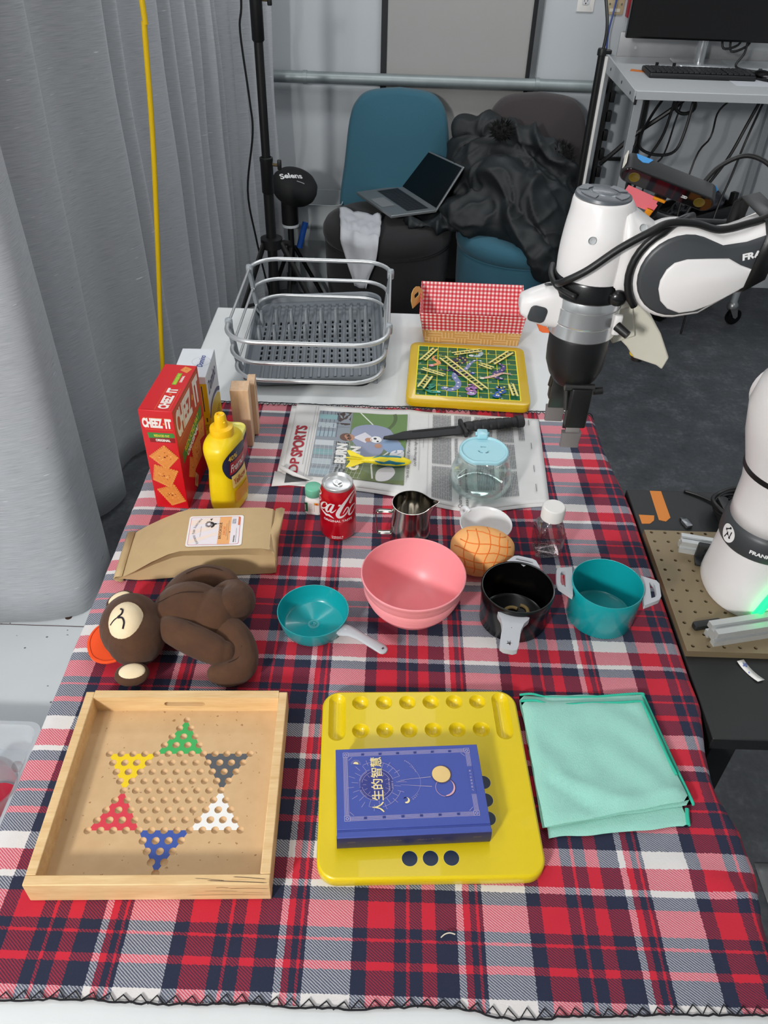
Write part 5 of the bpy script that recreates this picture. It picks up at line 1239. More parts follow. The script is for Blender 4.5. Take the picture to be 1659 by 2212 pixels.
snake([(1025, 290), (930, 272), (860, 320), (800, 390), (690, 430), (665, 490), (710, 560), (690, 620), (600, 650), (540, 630)], INK(0x7d86b6, .4), .0095, Wh)
snake([(760, 250), (690, 300), (760, 310), (800, 260), (740, 240), (650, 290), (700, 330), (620, 370)], INK(0x2b2a4c, .4), .009, yw, nvy)
snake([(460, 385), (560, 410), (650, 410), (740, 470), (830, 460), (890, 445)], nvy, .007, INK(0xd98a9a, .4), INK(0x1f3f98, .4)); snake([(430, 210), (390, 245), (450, 290), (460, 320), (370, 345)], INK(0xe6a05a, .4), .007, INK(0xdd6f7e), INK(0xe58a9a, .4))
snake([(770, 190), (900, 160), (1000, 175), (960, 220), (880, 215)], INK(0x9db8bd, .4), .0075, Wh, INK(0xcfd6d8, .4)); snake([(1160, 300), (1220, 320), (1280, 365), (1250, 420), (1180, 440), (1170, 490), (1240, 520)], INK(0x4a3f7e, .4), .008, INK(0xe0c8b0), nvy)
snake([(1390, 475), (1280, 450), (1180, 480), (1100, 500), (1010, 515)], INK(0xe0b8a8, .4), .006, INK(0xc06a78), INK(0xe9e2c4, .4)); snake([(240, 620), (300, 600), (400, 600), (330, 640), (290, 640), (360, 680), (450, 685)], INK(0x2f8f74, .4), .0075, INK(0x0d4f40), INK(0x189a90, .4))
snake([(820, 600), (900, 600), (930, 630), (830, 650), (900, 680), (870, 705)], INK(0xa06fae, .4), .0105, INK(0xe2a4c0), INK(0xa887c4, .4)); snake([(1300, 620), (1260, 640), (1200, 630), (1270, 680), (1210, 700), (1190, 735)], INK(0x1f57a8, .4), .010, yw, INK(0x1f57a8, .4))
lad = INK(0xeadf86, .4); lads = INK(0x6a5a18, .4)
for a, b1, c, d in (((400, 115), (225, 280), (450, 130), (290, 290)), ((630, 185), (985, 130), (660, 215), (1010, 160)), ((1340, 160), (1100, 325), (1400, 185), (1160, 345)), ((545, 235), (1080, 660), (475, 260), (1010, 675)), ((985, 330), (1160, 390), (960, 350), (1130, 415)), ((260, 395), (550, 485), (235, 415), (525, 505)), ((315, 490), (195, 640), (380, 510), (265, 660)), ((1390, 605), (1450, 755), (1340, 610), (1395, 750))):
    A_, B_, C1, D_ = [V(hmz(*p)) for p in (a, b1, c, d)]; n_ = max(3, int((B_ - A_).length / .012))
    for i in range(n_): t = (i + .7) / (n_ + .4); pr.line([tuple(A_.lerp(B_, t)), tuple(C1.lerp(D_, t))], .0026, lad)
    pr.up()
    for p, q in ((A_, B_), (C1, D_)): pr.line([tuple(p), tuple(q)], .0058, lads); pr.up(); pr.line([tuple(p), tuple(q)], .0048, lad); pr.up()
pr.text('Snakes & Ladders', .155, .0125, .052, .0035, INK(0x3a2f0a), pi, .01)
pr.build('board_print', gb_)['label'] = 'green squares with yellow ladders and coloured snakes'
o = B().prism([(.402, 2.034), (.421, 2.036), (.429, 1.994), (.452, 1.990), (.448, 1.962), (.412, 1.964), (.405, 1.974)], TT + .0001, TT + .0006).build('tape_corner', INK(0xf06a1e, .6)); tag(o, 'orange tape corner mark stuck on the white table behind the gripper', 'tape')

# ------------------------------------------------------------------ robot stand, breadboard
blk_t = mat('black_table_top', 0x1a1c1d, .5, var=.08)
rt_ = thing('robot_table', 'low-gloss black table carrying the robot arm beside the blanket', 'table', (0, 0, 0))
B().box(.4925, 1.22, .690, 1.283, .712, .738).build('table_top', blk_t, rt_, bevel=.002)
for x in (.53, 1.18):
    for y in (.73, 1.24): B().box(x - .02, x + .02, y - .02, y + .02, 0, .712).build('leg', blk_t, rt_, bevel=.002)
brd = mat('bronze_anodised_plate', 0x8a7a5e, .42, .3, var=.12, vs=8)
bd = thing('breadboard', 'bronze metal breadboard with a grid of threaded holes under the robot', 'breadboard', (0, 0, 0))
b = B(); holes = []
for i in range(25):
    for j in range(12):
        x = .506 + i * .0254; y = .856 + j * .0254
        if x < 1.14: holes.append(circle(x, y, .0032, 8))
holed(b, [[(.4935, .845), (1.15, .845), (1.15, 1.142), (.4935, 1.142)]] + holes, .738, .751); b.build('plate', brd, bd, sharp=30)
extm = mat('aluminium_extrusion', 0xcdd0d0, .4, .5, var=.04)
def extrusion(name, label, A_, B_, sz):
    A_, B_ = V(A_), V(B_); L = (B_ - A_).length; h = sz / 2; g_ = sz * .14
    pf = []
    for k in range(4):
        q = [(h, -h), (h, -g_), (h * .55, -g_), (h * .55, g_), (h, g_)]; c, s_ = cos(pi / 2 * k), sin(pi / 2 * k); pf += [(x * c - y * s_, x * s_ + y * c) for x, y in q]
    t = thing(name, label, 'rail', A_, atan2(B_.y - A_.y, B_.x - A_.x))
    B().loft([[V((x, y, z + h)) for y, z in pf] for x in (0, L)]).build('profile', extm, t, sharp=30)
    return t
e1 = extrusion('aluminium_rail', 'slotted aluminium rail behind the robot base with a black bracket', (.545, 1.094, .751), (.608, 1.080, .751), .026)
b = B(); b.rbox(.030, .012, 0, .034, .003, .002); br = b.build('bracket', blk_t, e1, loc=(.042, -.0195, 0)); B().rbox(.030, .026, 0, .006, .003, .001, 0, -.010).build('bracket_foot', blk_t, br)
for zz in (.012, .024): B().tube([(0, -.0065, zz), (0, -.0050, zz)], .004, 12).build('bolt', mat('dark_bolt', 0x34363a, .3, .8), br)
e2 = extrusion('aluminium_rail', 'slotted aluminium rail in front of the robot base near the green light', (.535, .870, .751), (.90, .955, .751), .030)
b = B(); b.rbox(.05, .014, 0, .010, .004, .002); o = b.build('cable_clip', blk_t, e2, loc=(.012, .028, 0))
tape = INK(0xd9822f, .6)
for k, pts in enumerate(([(.540, 1.280), (.563, 1.280), (.5605, 1.196), (.549, 1.184), (.536, 1.188)], [(.5, 1.202), (.530, 1.201), (.526, 1.186), (.516, 1.176), (.5, 1.175)])):
    o = B().prism(pts, .738, .7386).build('tape_strip', tape); tag(o, ('orange tape strip running back on the black robot table', 'short orange tape piece beside the blanket edge on the black table')[k], 'tape')
us = thing('usb_adapter', 'tiny grey metal adapter lying on the black table behind the breadboard', 'adapter', (.586, 1.176, .738), .3)
B().rbox(.013, .022, 0, .007, .002, .001).build('shell', mat('grey_metal', 0x8d9094, .35, .8), us); B().rbox(.009, .008, .0015, .0055, .001, .0005, 0, .014).build('plug', mat('dark_metal', 0x4a4d50, .35, .8), us)
wt = thing('paper_label', 'curled white tape label with blue writing on the black table', 'label', (0, 0, .738))
o = B().loft([[V((.5735 + .014 * t + .006 * t * t, .8355 - .04 * t, .001 + .010 * (t - .5) ** 2)), V((.5855 + .014 * t + .006 * t * t, .8395 - .04 * t, .001 + .010 * (t - .5) ** 2))] for t in [i / 8 for i in range(9)]], False, False, closed=False); o.build('tape_piece', INK(0xeceae6), wt, sharp=0, solid=.0004)
pr = Print(plane_map((.580, .826, .0026), (.95, -.25, 0), (.25, .95, 0))); pr.text('30', 0, 0, .007, .008, INK(0x2a56b8), 0, .02); pr.rect(.008, -.012, .0092, -.009, INK(0x2a56b8)); pr.build('handwriting', wt)
# coil of cable behind the base
cc = thing('cable_coil', 'coiled black cable bundle on the table behind the robot base', 'cable', (0, 0, 0))
bk_c = mat('black_cable', 0x121213, .45)
for k in range(5):
    B().tube([(.70 + (.045 + .004 * k) * cos(a), 1.205 + (.038 + .003 * k) * sin(a), .745 + .006 * k + .004 * sin(3 * a + k)) for a in [2 * pi * i / 30 for i in range(30)]], .0042, 8, closed=True).build('loop', bk_c, cc, sharp=0)
B().rbox(.02, .05, 0, .035, .006, .003).build('strap', blk_t, cc, loc=(.660, 1.20, .739))
o = B().tube(cat([(.61, 1.281, .741), (.64, 1.262, .742), (.67, 1.23, .743), (.69, 1.19, .746)], 6), .0032, 8).build('cable', bk_c, cc, sharp=0)
# ------------------------------------------------------------------ robot arm
rw = mat('robot_white', 0xe6e3e2, .35, var=.02, Coat_Weight=.15); rg = mat('robot_grey', 0x3c3f42, .42, var=.03); rbk = mat('robot_black', 0x111112, .4, var=.04)
ro = thing('articulated_robot', 'white and grey jointed robot arm with a black gripper over the table', 'robot arm', (0, 0, 0))
JX, JY = .632, 1.0
def ering(cx, cy, rx, ry, z, n=48, e=2.0): return [V((cx + rx * math.copysign(abs(cos(2 * pi * i / n)) ** (2 / e), cos(2 * pi * i / n)), cy + ry * math.copysign(abs(sin(2 * pi * i / n)) ** (2 / e), sin(2 * pi * i / n)), z)) for i in range(n)]
b = B(); b.loft([ering(JX + dx, JY, rx, ry, z, e=2.2) for dx, rx, ry, z in ((.020, .088, .088, .7515), (.020, .090, .090, .758), (.016, .086, .086, .775), (.010, .078, .078, .81), (.004, .071, .071, .845), (.002, .068, .068, .866))]); base = b.build('base', rw, ro, sharp=40)
b = B(); b.loft([ering(JX, JY, r, r, z) for r, z in ((.0685, .862), (.0715, .866), (.0715, .900), (.068, .905), (.0655, .908))]); band = b.build('joint_band', rg, ro, sharp=40)
pr = Print(lambda x, y, l: V((JX + (.0716 + l) * cos(x / .0716 - 2.35), JY + (.0716 + l) * sin(x / .0716 - 2.35), y)), step=.0002, split=.008)
pr.circ(-.040, .8845, .0155, INK(0xf0efee), 26, .0165); pr.up(); ik = INK(0x18181a)
pr.line([(-.045, .873), (-.041, .884), (-.047, .888), (-.038, .896)], .0022, ik); pr.line([(-.041, .884), (-.034, .880), (-.033, .892)], .0022, ik); pr.poly([(-.043, .881), (-.038, .881), (-.0405, .888)], ik); pr.circ(-.046, .8885, .0022, ik, 8); pr.circ(-.034, .8795, .0022, ik, 8); pr.circ(-.038, .8965, .0022, ik, 8)
pr.text('FRANKA', .006, .8765, .040, .0072, INK(0xf2f2f2), 0, .04); pr.build('band_print', band)
b = B(); b.loft([ering(JX + dx, JY, rx, ry, z) for dx, rx, ry, z in ((0, .0655, .0655, .905), (0, .066, .066, .93), (-.002, .064, .066, .97), (-.006, .066, .070, 1.01), (-.014, .074, .076, 1.06), (-.018, .080, .078, 1.11), (-.016, .076, .074, 1.15), (-.010, .058, .058, 1.18), (-.006, .025, .025, 1.192))]); sh = b.build('shoulder_link', rw, ro, sharp=0)
b = B(); b.loft([ering(JX - .0045, JY, .0685, .0705, z) for z in (1.000, 1.009)]); b.build('cable_strap', rbk, ro)
b = B(); b.tube([(JX - .014, JY - .10, 1.09), (JX - .014, JY - .095, 1.09), (JX - .014, JY + .095, 1.09), (JX - .014, JY + .10, 1.09)], [.040, .048, .048, .040], 32); b.build('shoulder_joint', rw, ro, sharp=40)
EL = V((.680, .975, 1.47))
b = B(); b.loft([ering(JX + (EL.x + .03 - JX) * t, JY - .02 * t, .062 - .008 * sin(pi * t), .062 - .006 * sin(pi * t), 1.16 + .27 * t) for t in [i / 8 for i in range(9)]]); b.build('upper_arm', rw, ro, sharp=0)
b = B(); b.tube([(EL.x + .02, .865, EL.z), (EL.x + .02, .872, EL.z), (EL.x + .02, .985, EL.z), (EL.x + .02, .992, EL.z)], [.058, .066, .066, .058], 36); b.build('elbow_joint', rg, ro, sharp=40)
# forearm: side outline in x-z, extruded along y with rounded edges
BC, BR_ = V((.327, 1.3615)), .0545
arc = [(BC.x + BR_ * cos(R(a)), BC.y + BR_ * sin(R(a))) for a in range(72, 294, 12)]
outl = arc + [(.362, 1.3135), (.382, 1.329), (.415, 1.355), (.47, 1.384), (.56, 1.418), (.63, 1.432), (.70, 1.430), (.725, 1.47), (.70, 1.52), (.63, 1.515), (.55, 1.487), (.47, 1.448), (.415, 1.421), (.388, 1.4095), (.366, 1.405)]
def offs(poly, d):
    P = []; n = len(poly)
    for i in range(n):
        a, b_, c = V(poly[i - 1]), V(poly[i]), V(poly[(i + 1) % n]); t = (c - a).normalized(); P.append((b_.x - (-t.y) * d * -1 * -1, b_.y - t.x * d)) if False else P.append((b_.x + (-t.y) * d, b_.y + t.x * d))
    return P
FY0, FY1 = .868, .968
b = B(); b.loft([[V((x, y, z)) for x, z in offs(outl, d)] for d, y in ((.034, FY1), (.022, FY1 - .012), (.011, FY1 - .030), (.004, FY1 - .050), (0, FY1 - .070), (0, FY0 + .014), (.002, FY0 + .006), (.006, FY0 + .002))]); fa = b.build('forearm', rw, ro, sharp=60)
b = B(); b.loft([[V((x, y, z)) for x, z in offs(outl, d)] for d, y in ((.0055, FY0 + .0055), (.007, FY0 + .001), (.011, FY0 - .0015))], False, True); pnl = b.build('side_panel', rg, fa, sharp=60); pnl['label'] = 'dark grey side panel'
tear = [(.3055, 1.347), (.305, 1.357), (.309, 1.370), (.316, 1.378), (.329, 1.3825), (.352, 1.384), (.375, 1.385), (.390, 1.378), (.409, 1.372), (.47, 1.400), (.56, 1.436), (.565, 1.428), (.47, 1.391), (.411, 1.3625), (.400, 1.352), (.385, 1.341), (.370, 1.3305), (.352, 1.322), (.336, 1.319), (.321, 1.324), (.311, 1.333)]
b = B(); b.loft([[V((x, y, z)) for x, z in offs(list(reversed(tear)), d)] for d, y in ((0, FY0 - .001), (0, FY0 - .0030), (.0018, FY0 - .0042))], False, True); b.build('inset_panel', rw, fa, sharp=60)
pr = Print(plane_map((.3905, FY0 - .0018, 1.3825), (.96, 0, .28), (-.28, 0, .96)), step=.0003); pr.text('FRANKA', 0.0, .0005, .046, .0080, INK(0xf2f2f2), 0, .05); pr.build('panel_lettering', fa)
def band_round(x, wd, name):
    """strap wrapped around the forearm at x"""
    b = B(); rs = []
    for xx in (x, x + wd):
        k = (xx - .366) ; zu = 1.405 + .32 * max(0, k) + .006; zl = 1.329 + .78 * max(0, xx - .382) - .004
        rs.append([V((xx + .1 * (zz - 1.39), yy, zz)) for yy, zz in ((FY0 - .006, zl + .008), (FY0 - .006, zu - .010), (FY0 + .010, zu), (FY1 - .010, zu), (FY1 + .004, zu - .010), (FY1 + .004, zl + .008), (FY1 - .010, zl), (FY0 + .010, zl))])
    b.loft(rs, False, False); return b.build(name, rbk, ro, sharp=30, solid=.002)
band_round(.4035, .019, 'cable_strap')
# wrist link with the button disc on top
HX, HY = .240, .920
b = B(); sec = [(1.322, .0400, .0405, 0), (1.335, .0415, .0420, 0), (1.350, .0440, .0445, .001), (1.372, .0450, .0455, .002), (1.395, .0430, .0440, .002), (1.414, .0385, .0400, 0), (1.427, .0345, .0360, -.003), (1.431, .0320, .0335, -.004)]
b.loft([ering(HX + dx, HY, rx, ry, z + 0) for z, rx, ry, dx in cat(sec, 3)]); wl = b.build('wrist_link', rw, ro, sharp=50)
b = B(); rs = []   # saddle between the wrist link and the forearm joint
for t in [i / 7 for i in range(8)]:
    x = .258 + t * .072; ztop = 1.431 - .046 * t; zbot = 1.316; hw = .0435 + .003 * t
    rs.append([V((x, HY + hw * math.copysign(abs(cos(a)) ** .7, cos(a)), (ztop + zbot) / 2 + (ztop - zbot) / 2 * math.copysign(abs(sin(a)) ** .7, sin(a)))) for a in [2 * pi * i / 32 for i in range(32)]])
b.loft(rs); b.build('wrist_saddle', rw, ro, sharp=0)
ds = mat('button_disc_grey', 0x555a60, .35, var=.03)
Md = Matrix.Translation(V((HX - .004, HY, 1.4312))) @ Matrix.Rotation(.05, 4, 'Y')
dk_ = B().lathe([(.0005, .0045), (.029, .0042), (.0315, .003), (.0325, 0)], 48).build('button_disc', ds, ro, sharp=40); dk_.matrix_local = Md
B().lathe([(.0005, .0066), (.0125, .0064), (.0140, .0055), (.0142, .0043)], 36, (0, 0, 0)).build('centre_dial', mat('dial_grey', 0x6d7278, .3), dk_)
B().lathe([(.0142, .0044), (.0150, .0052), (.0158, .0044)], 36).build('dial_rim', mat('dial_rim', 0x9aa0a6, .3, .5), dk_)
for a0 in (35, 145, 215, 325):
    pts = [(r * cos(R(a)), r * sin(R(a))) for r, rng in ((.0285, range(a0 - 24, a0 + 25, 8)), (.018, range(a0 + 24, a0 - 25, -8))) for a in rng]
    B().prism(pts, .0043, .0056).build('button', mat('dial_grey', 0x6d7278, .3), dk_, bevel=.0006)
for p, nrm in (((.222, HY - .0425, 1.396), (0, -1, .1)), ((.276, HY - .0405, 1.411), (.1, -1, .5)), ((.288, HY - .040, 1.334), (0, -1, 0))):
    q = V(nrm).to_track_quat('Z', 'Y').to_matrix()
    B().lathe([(.0045, .0012), (.0038, .0006), (.0032, -.001), (.0005, -.0012)], 16, p, M=q).build('screw_cap', mat('screw_grey', 0xb9bcbe, .4), ro)
# flange: strap collar, aluminium ring, gripper
b = B(); b.loft([ering(HX, HY, r, r, z) for r, z in ((.0425, 1.318), (.0445, 1.320), (.0448, 1.340), (.0430, 1.343))]); st_ = b.build('collar_strap', mat('black_strap_gloss', 0x131314, .25), ro, sharp=40)
B().ell((HX + .026, HY - .041, 1.3285), (.011, .007, .010)).build('strap_buckle', mat('black_strap_gloss', 0x131314), st_)
b = B(); b.loft([ering(HX, HY, r, r, z) for r, z in ((.040, 1.3195), (.0415, 1.3165), (.0415, 1.306), (.0425, 1.3055), (.0425, 1.2865), (.0415, 1.286), (.0410, 1.2845), (.0415, 1.284), (.0415, 1.268), (.0395, 1.266))]); b.build('coupling_ring', mat('machined_aluminium', 0xd9dada, .22, .8, var=.02), ro, sharp=30)
b = B(); b.rbox(.010, .008, 1.276, 1.302, .003, .002, HX + .036, HY - .028); b.build('cable_socket', rw, ro)
B().tube([(HX + .034, HY - .034, 1.290), (HX + .046, HY - .046, 1.284)], [.0058, .0050], 14).build('cable_plug', rbk, ro)
gp = B(); gp.loft([ering(HX, HY, rx, ry, z, e=2.3) for rx, ry, z in ((.0355, .0365, 1.267), (.0370, .0380, 1.262), (.0370, .0380, 1.238), (.0360, .0378, 1.222), (.0310, .0350, 1.208), (.0240, .030, 1.199))]); gr = gp.build('gripper', rbk, ro, sharp=40)
pr = Print(lambda x, y, l: V((HX + (.0372 + l) * cos(x), HY + (.0382 + l) * sin(x), y)), step=.0002, split=.12)
pr.text('Gripper', -2.85, .0 + 1.243, .62, .0052, INK(0xd0d0d0), 0, .02); pr.text('adaptive', -2.80, 1.2365, .42, .003, INK(0xb0b0b0)); pr.build('gripper_lettering', gr)
pad_m = mat('grey_tape_pad', 0x75706f, .55, var=.08); stl = mat('dark_steel', 0x5d5d5c, .3, .9)
for s_, yb in ((-1, .885), (1, .955)):
    fx = .0 if s_ < 0 else -.012
    b = B(); b.rbox(.027, .014, 1.146, 1.204, .003, .002, HX + .008 + fx, yb); f_ = b.build('finger', rbk, gr, bevel=0)
    B().rbox(.022, .004, 1.136, 1.2, .001, .001, HX + .006 + fx, yb + s_ * -.0095).build('finger_plate', stl, f_)
    B().rbox(.0185, .004, 1.118, 1.150, .001, .0008, HX + .008 + fx, yb - s_ * .003).build('fingertip', mat('pale_metal', 0xb9b4b0, .35, .7), f_)
    b = B(); b.loft([[V((HX + .007 + fx + x, yb - s_ * .003 + y, z)) for x, y in rrect(.026 * k, .0095, .002, 2)] for k, z in ((.96, 1.112), (.92, 1.120), (.98, 1.130), (1.02, 1.1345))]); b.build('pad', pad_m, f_)
    for dx in (-.010, .012): B().tube([(HX + dx + fx * .5, yb + s_ * -.012, 1.207), (HX + dx + .004 + fx, yb + s_ * -.004, 1.168)], .0035, 10).build('link_bar', stl, gr)
    B().tube([(HX - .014 + fx, yb - s_ * .002, 1.203), (HX + .024 + fx, yb - s_ * .002, 1.203)], .005, 12).build('pivot', stl, gr)
B().tube([(HX + .024, .890, 1.196), (HX + .036, .890, 1.198)], .0050, 12).build('knob', rbk, gr)
# hand guide on the left and white camera mount on the right
b = B(); rs = []
for x, hy_, zt2, zb2 in ((.158, .010, 1.308, 1.296), (.160, .014, 1.313, 1.290), (.172, .017, 1.319, 1.282), (.19, .019, 1.326, 1.276), (.208, .020, 1.330, 1.274)):
    rs.append([V((x, HY - .004 + hy_ * math.copysign(abs(cos(a)) ** .6, cos(a)), (zt2 + zb2) / 2 + (zt2 - zb2) / 2 * math.copysign(abs(sin(a)) ** .6, sin(a)))) for a in [2 * pi * i / 28 for i in range(28)]])
b.loft(rs); hg = b.build('guide_handle', rw, ro, sharp=50)
b = B(); b.rbox(.022, .021, 0, .003, .006, .0015); o = b.build('guide_button', rg, hg); o.matrix_local = Matrix.Translation(V((.1785, HY - .0215, 1.2965))) @ Matrix.Rotation(R(90), 4, 'X') @ Matrix.Rotation(-.22, 4, 'Z')
B().rbox(.014, .006, 1.3262, 1.3275, .002, .0005, .192, HY - .004).build('slot_button', rg, hg)
cm = mat('printed_ivory_plastic', 0xdcd8c8, .55, var=.03, bump=.1, bs=300)
prof = [(.296, 1.246), (.300, 1.286), (.316, 1.290), (.336, 1.272), (.352, 1.252), (.371, 1.218), (.366, 1.200), (.357, 1.206), (.325, 1.216), (.312, 1.232)]
b = B(); b.loft([[V((x, y, z)) for x, z in prof] for y in (.945, 1.000)]); mt_ = b.build('camera_mount', cm, ro, sharp=25, bevel=.002)
b = B(); b.loft([[V((x, .940 - k, z)) for x, z in q] for k, q in ((0, [(.276, 1.280), (.305, 1.292), (.318, 1.25), (.290, 1.238)]), (-.02, [(.276, 1.280), (.305, 1.292), (.318, 1.25), (.290, 1.238)]))]); b.build('mount_plate', cm, mt_, bevel=.002)
B().lathe([(.0005, 1.2005), (.009, 1.2005), (.0095, 1.206), (.0105, 1.206), (.0105, 1.210), (.0095, 1.215)], 20, (.338, .972, 0)).build('camera_lens', rbk, mt_)
B().lathe([(.0105, 1.2075), (.0115, 1.208), (.0115, 1.2105), (.0105, 1.211)], 24, (.338, .972, 0)).build('yellow_ring', mat('yellow_ring', 0xe6c21c, .4), mt_)
B().tube(cat([(.294, .925, 1.318), (.298, .955, 1.305), (.300, .965, 1.288)], 5), .005, 10).build('mount_cable', bk_c, ro, sharp=0)
B().tube(cat([(.198, HY - .012, 1.332), (.197, HY - .042, 1.346), (.220, HY - .054, 1.366), (.25, HY - .055, 1.392), (.280, HY - .054, 1.4115), (.300, HY - .05, 1.4205), (.330, HY - .045, 1.4195), (.36, HY - .042, 1.4125), (.39, HY - .036, 1.4175), (.42, HY - .03, 1.428), (.50, HY - .01, 1.47), (.60, HY, 1.52), (.70, HY + .02, 1.545)], 6), .0042, 10).build('tool_cable', bk_c, ro, sharp=0)
B().tube([(BC.x + .0575 * cos(R(a)), .871 + .0008 * max(0, 120 - a), BC.y + .0575 * sin(R(a))) for a in range(82, 232, 10)], .0045, 10).build('joint_strap', rbk, ro, sharp=0)
B().tube(cat([(.199, HY + .035, 1.336), (.192, HY, 1.338), (.196, HY - .025, 1.334), (.215, HY - .046, 1.330)], 5), .0035, 8).build('collar_cable', bk_c, ro, sharp=0)
gl_ = G('green_light'); gl_.set(Base_Color=rgb(0x0c8f4a), Emission_Color=rgb(0x1fff84), Emission_Strength=1.6)
B().tube(cat([(.618, .910, .765), (.622, .909, .782), (.628, .910, .803), (.638, .913, .822), (.655, .916, .834)], 5), .0068, 10).build('status_light', gl_.m, base, sharp=0)
B().rbox(.05, .012, .770, .80, .004, .003, .690, .909).build('connector_panel', rbk, base)
for a in (205, 240, 265):
    B().lathe([(.006, .0012), (.005, .0), (.0045, -.001), (.0005, -.001)], 14, (JX + .020 + .082 * cos(R(a)), JY + .082 * sin(R(a)), .785), M=V((cos(R(a)), sin(R(a)), .3)).to_track_quat('Z', 'Y').to_matrix()).build('screw_cap', mat('screw_grey', 0xb9bcbe), base)

# ------------------------------------------------------------------ stereo camera on its stand behind the arm
zd = thing('stereo_camera', 'long black stereo camera with blue tape tabs behind the robot wrist', 'camera', (.480, 1.450, 1.292))
zx = V((.158, -.02, -.046)).normalized(); zf = V((-.10, -.80, -.42)); zf = (zf - zx * zf.dot(zx)).normalized(); zu = zf.cross(zx) * -1
if zu.z < 0: zu = -zu
Mz = Matrix((zx, -zf, zu)).transposed().to_4x4()
zs = mat('camera_shell', 0x2c2d2f, .45, var=.05)
def zbox(b): o = b; return o
b = B(); b.loft([[Mz @ V((x, y, z)) for x, z in rrect(.176 - 2 * i_, .034 - 2 * i_, .0165 - i_, 7)] for i_, y in ((.002, .018), (0, .016), (0, -.016), (.001, -.0175))]); b.build('shell', zs, zd, sharp=40)
b = B(); b.loft([[Mz @ V((x, y, z)) for x, z in rrect(.170 - 2 * i_, .029 - 2 * i_, .0142 - i_, 7)] for i_, y in ((0, -.0172), (.001, -.0190))], False, True); b.build('front_glass', mat('black_glass', 0x060708, .04, var=0, Specular_IOR_Level=.8), zd, sharp=40)
for x in (-.062, .062):
    B().lathe([(.0005, .0), (.0085, .0), (.0095, .0006), (.010, 0)], 24, Mz @ V((x, -.0192, 0)), M=Mz.to_3x3() @ Matrix.Rotation(R(90), 3, 'X')).build('lens', mat('lens_amber', 0x6b5a1e, .15), zd)
pr = Print(lambda x, y, l: Mz @ V((x, -.0192 - l, y)), step=.0003); pr.text('ZED', .028, -.003, .011, .0055, INK(0xe6e6e6), 0, .05); pr.build('logo_print', zd)
bt = INK(0x3f97dc, .5)
B().prism([(-.072, .006), (-.04, .006), (-.048, -.006), (-.058, -.009), (-.068, -.004)], .0171, .0176, Mz @ Matrix.Translation(V((0, .010, 0)))).build('blue_tape', bt, zd)
B().prism([(.080, -.010), (.0885, -.006), (.0890, .006), (.080, .012)], -.0002, .0004, Mz @ Matrix.Translation(V((.0, .016, .004))) @ Matrix.Rotation(R(90), 4, 'X')).build('blue_tape', bt, zd)
B().prism([(-.088, -.014), (-.0865, -.014), (-.0865, .016), (-.088, .016)], .004, .0172, Mz).build('white_edge', INK(0xe6e2d6), zd)
pn_ = INK(0xff7f8a, .6)
B().prism([(-.070, -.050), (-.012, -.036), (-.012, -.024), (-.016, -.016), (-.070, -.016)], -.0218, -.0212, Mz @ Matrix.Rotation(R(90), 4, 'X') @ Matrix.Translation(V((0, 0, .0)))).build('pink_note', pn_, zd) if False else None
b = B(); b.loft([[Mz @ V((x, y, z)) for x, z in ((-.064, -.052), (.002, -.052), (.002, -.034), (-.002, -.0315), (-.002, -.020), (-.064, -.016))] for y in (-.0225, -.0219)]); b.build('pink_note', pn_, zd, sharp=20)
bh = B().tube([Mz @ V((.004, 0, -.014)), Mz @ V((.004, 0, -.034)), Mz @ V((.006, 0, -.05)), Mz @ V((.008, 0, -.075))], [.010, .0115, .009, .009], 16); bh.build('ball_mount', rbk, zd, sharp=40)
B().tube([Mz @ V((-.014, -.008, -.040)), Mz @ V((.004, -.008, -.040))], .0085, 14).build('mount_knob', rbk, zd, sharp=40)
oy = INK(0xf09a1c, .5); B().rbox(.012, .002, 0, .016, .002, .0005).build('orange_sticker', oy, zd).matrix_local = Mz @ Matrix.Translation(V((-.006, -.026, -.060)))
B().rbox(.022, .002, 0, .006, .002, .0005).build('orange_sticker', oy, zd).matrix_local = Mz @ Matrix.Translation(V((-.002, -.0235, -.0235)))
ap = Mz @ V((.008, 0, -.075)); wp = V((.48, 1.45, 1.292))
B().tube(cat([tuple(ap), tuple(ap + V((.06, .02, -.02))), tuple(ap + V((.25, .02, -.02))), (.44, -.02, -.04)], 4), .009, 12).build('boom', rbk, zd, sharp=0)
B().tube([(.44, -.02, .10), (.44, -.02, -.04), (.44, -.19, -.04), (.44, -.19, -.552)], .010, 12).build('pole', rbk, zd)
B().rbox(.05, .05, -.5535, -.535, .005, .003, .44, -.195).build('clamp', rbk, zd)
B().tube(cat([Mz @ V((.06, .017, .002)), Mz @ V((.075, .045, .030)), Mz @ V((.11, .06, .058)), Mz @ V((.16, .05, .058)), Mz @ V((.205, .03, .015)), Mz @ V((.225, .0, -.05)), Mz @ V((.24, -.02, -.14))], 7), .0042, 10).build('cable', bk_c, zd, sharp=0)
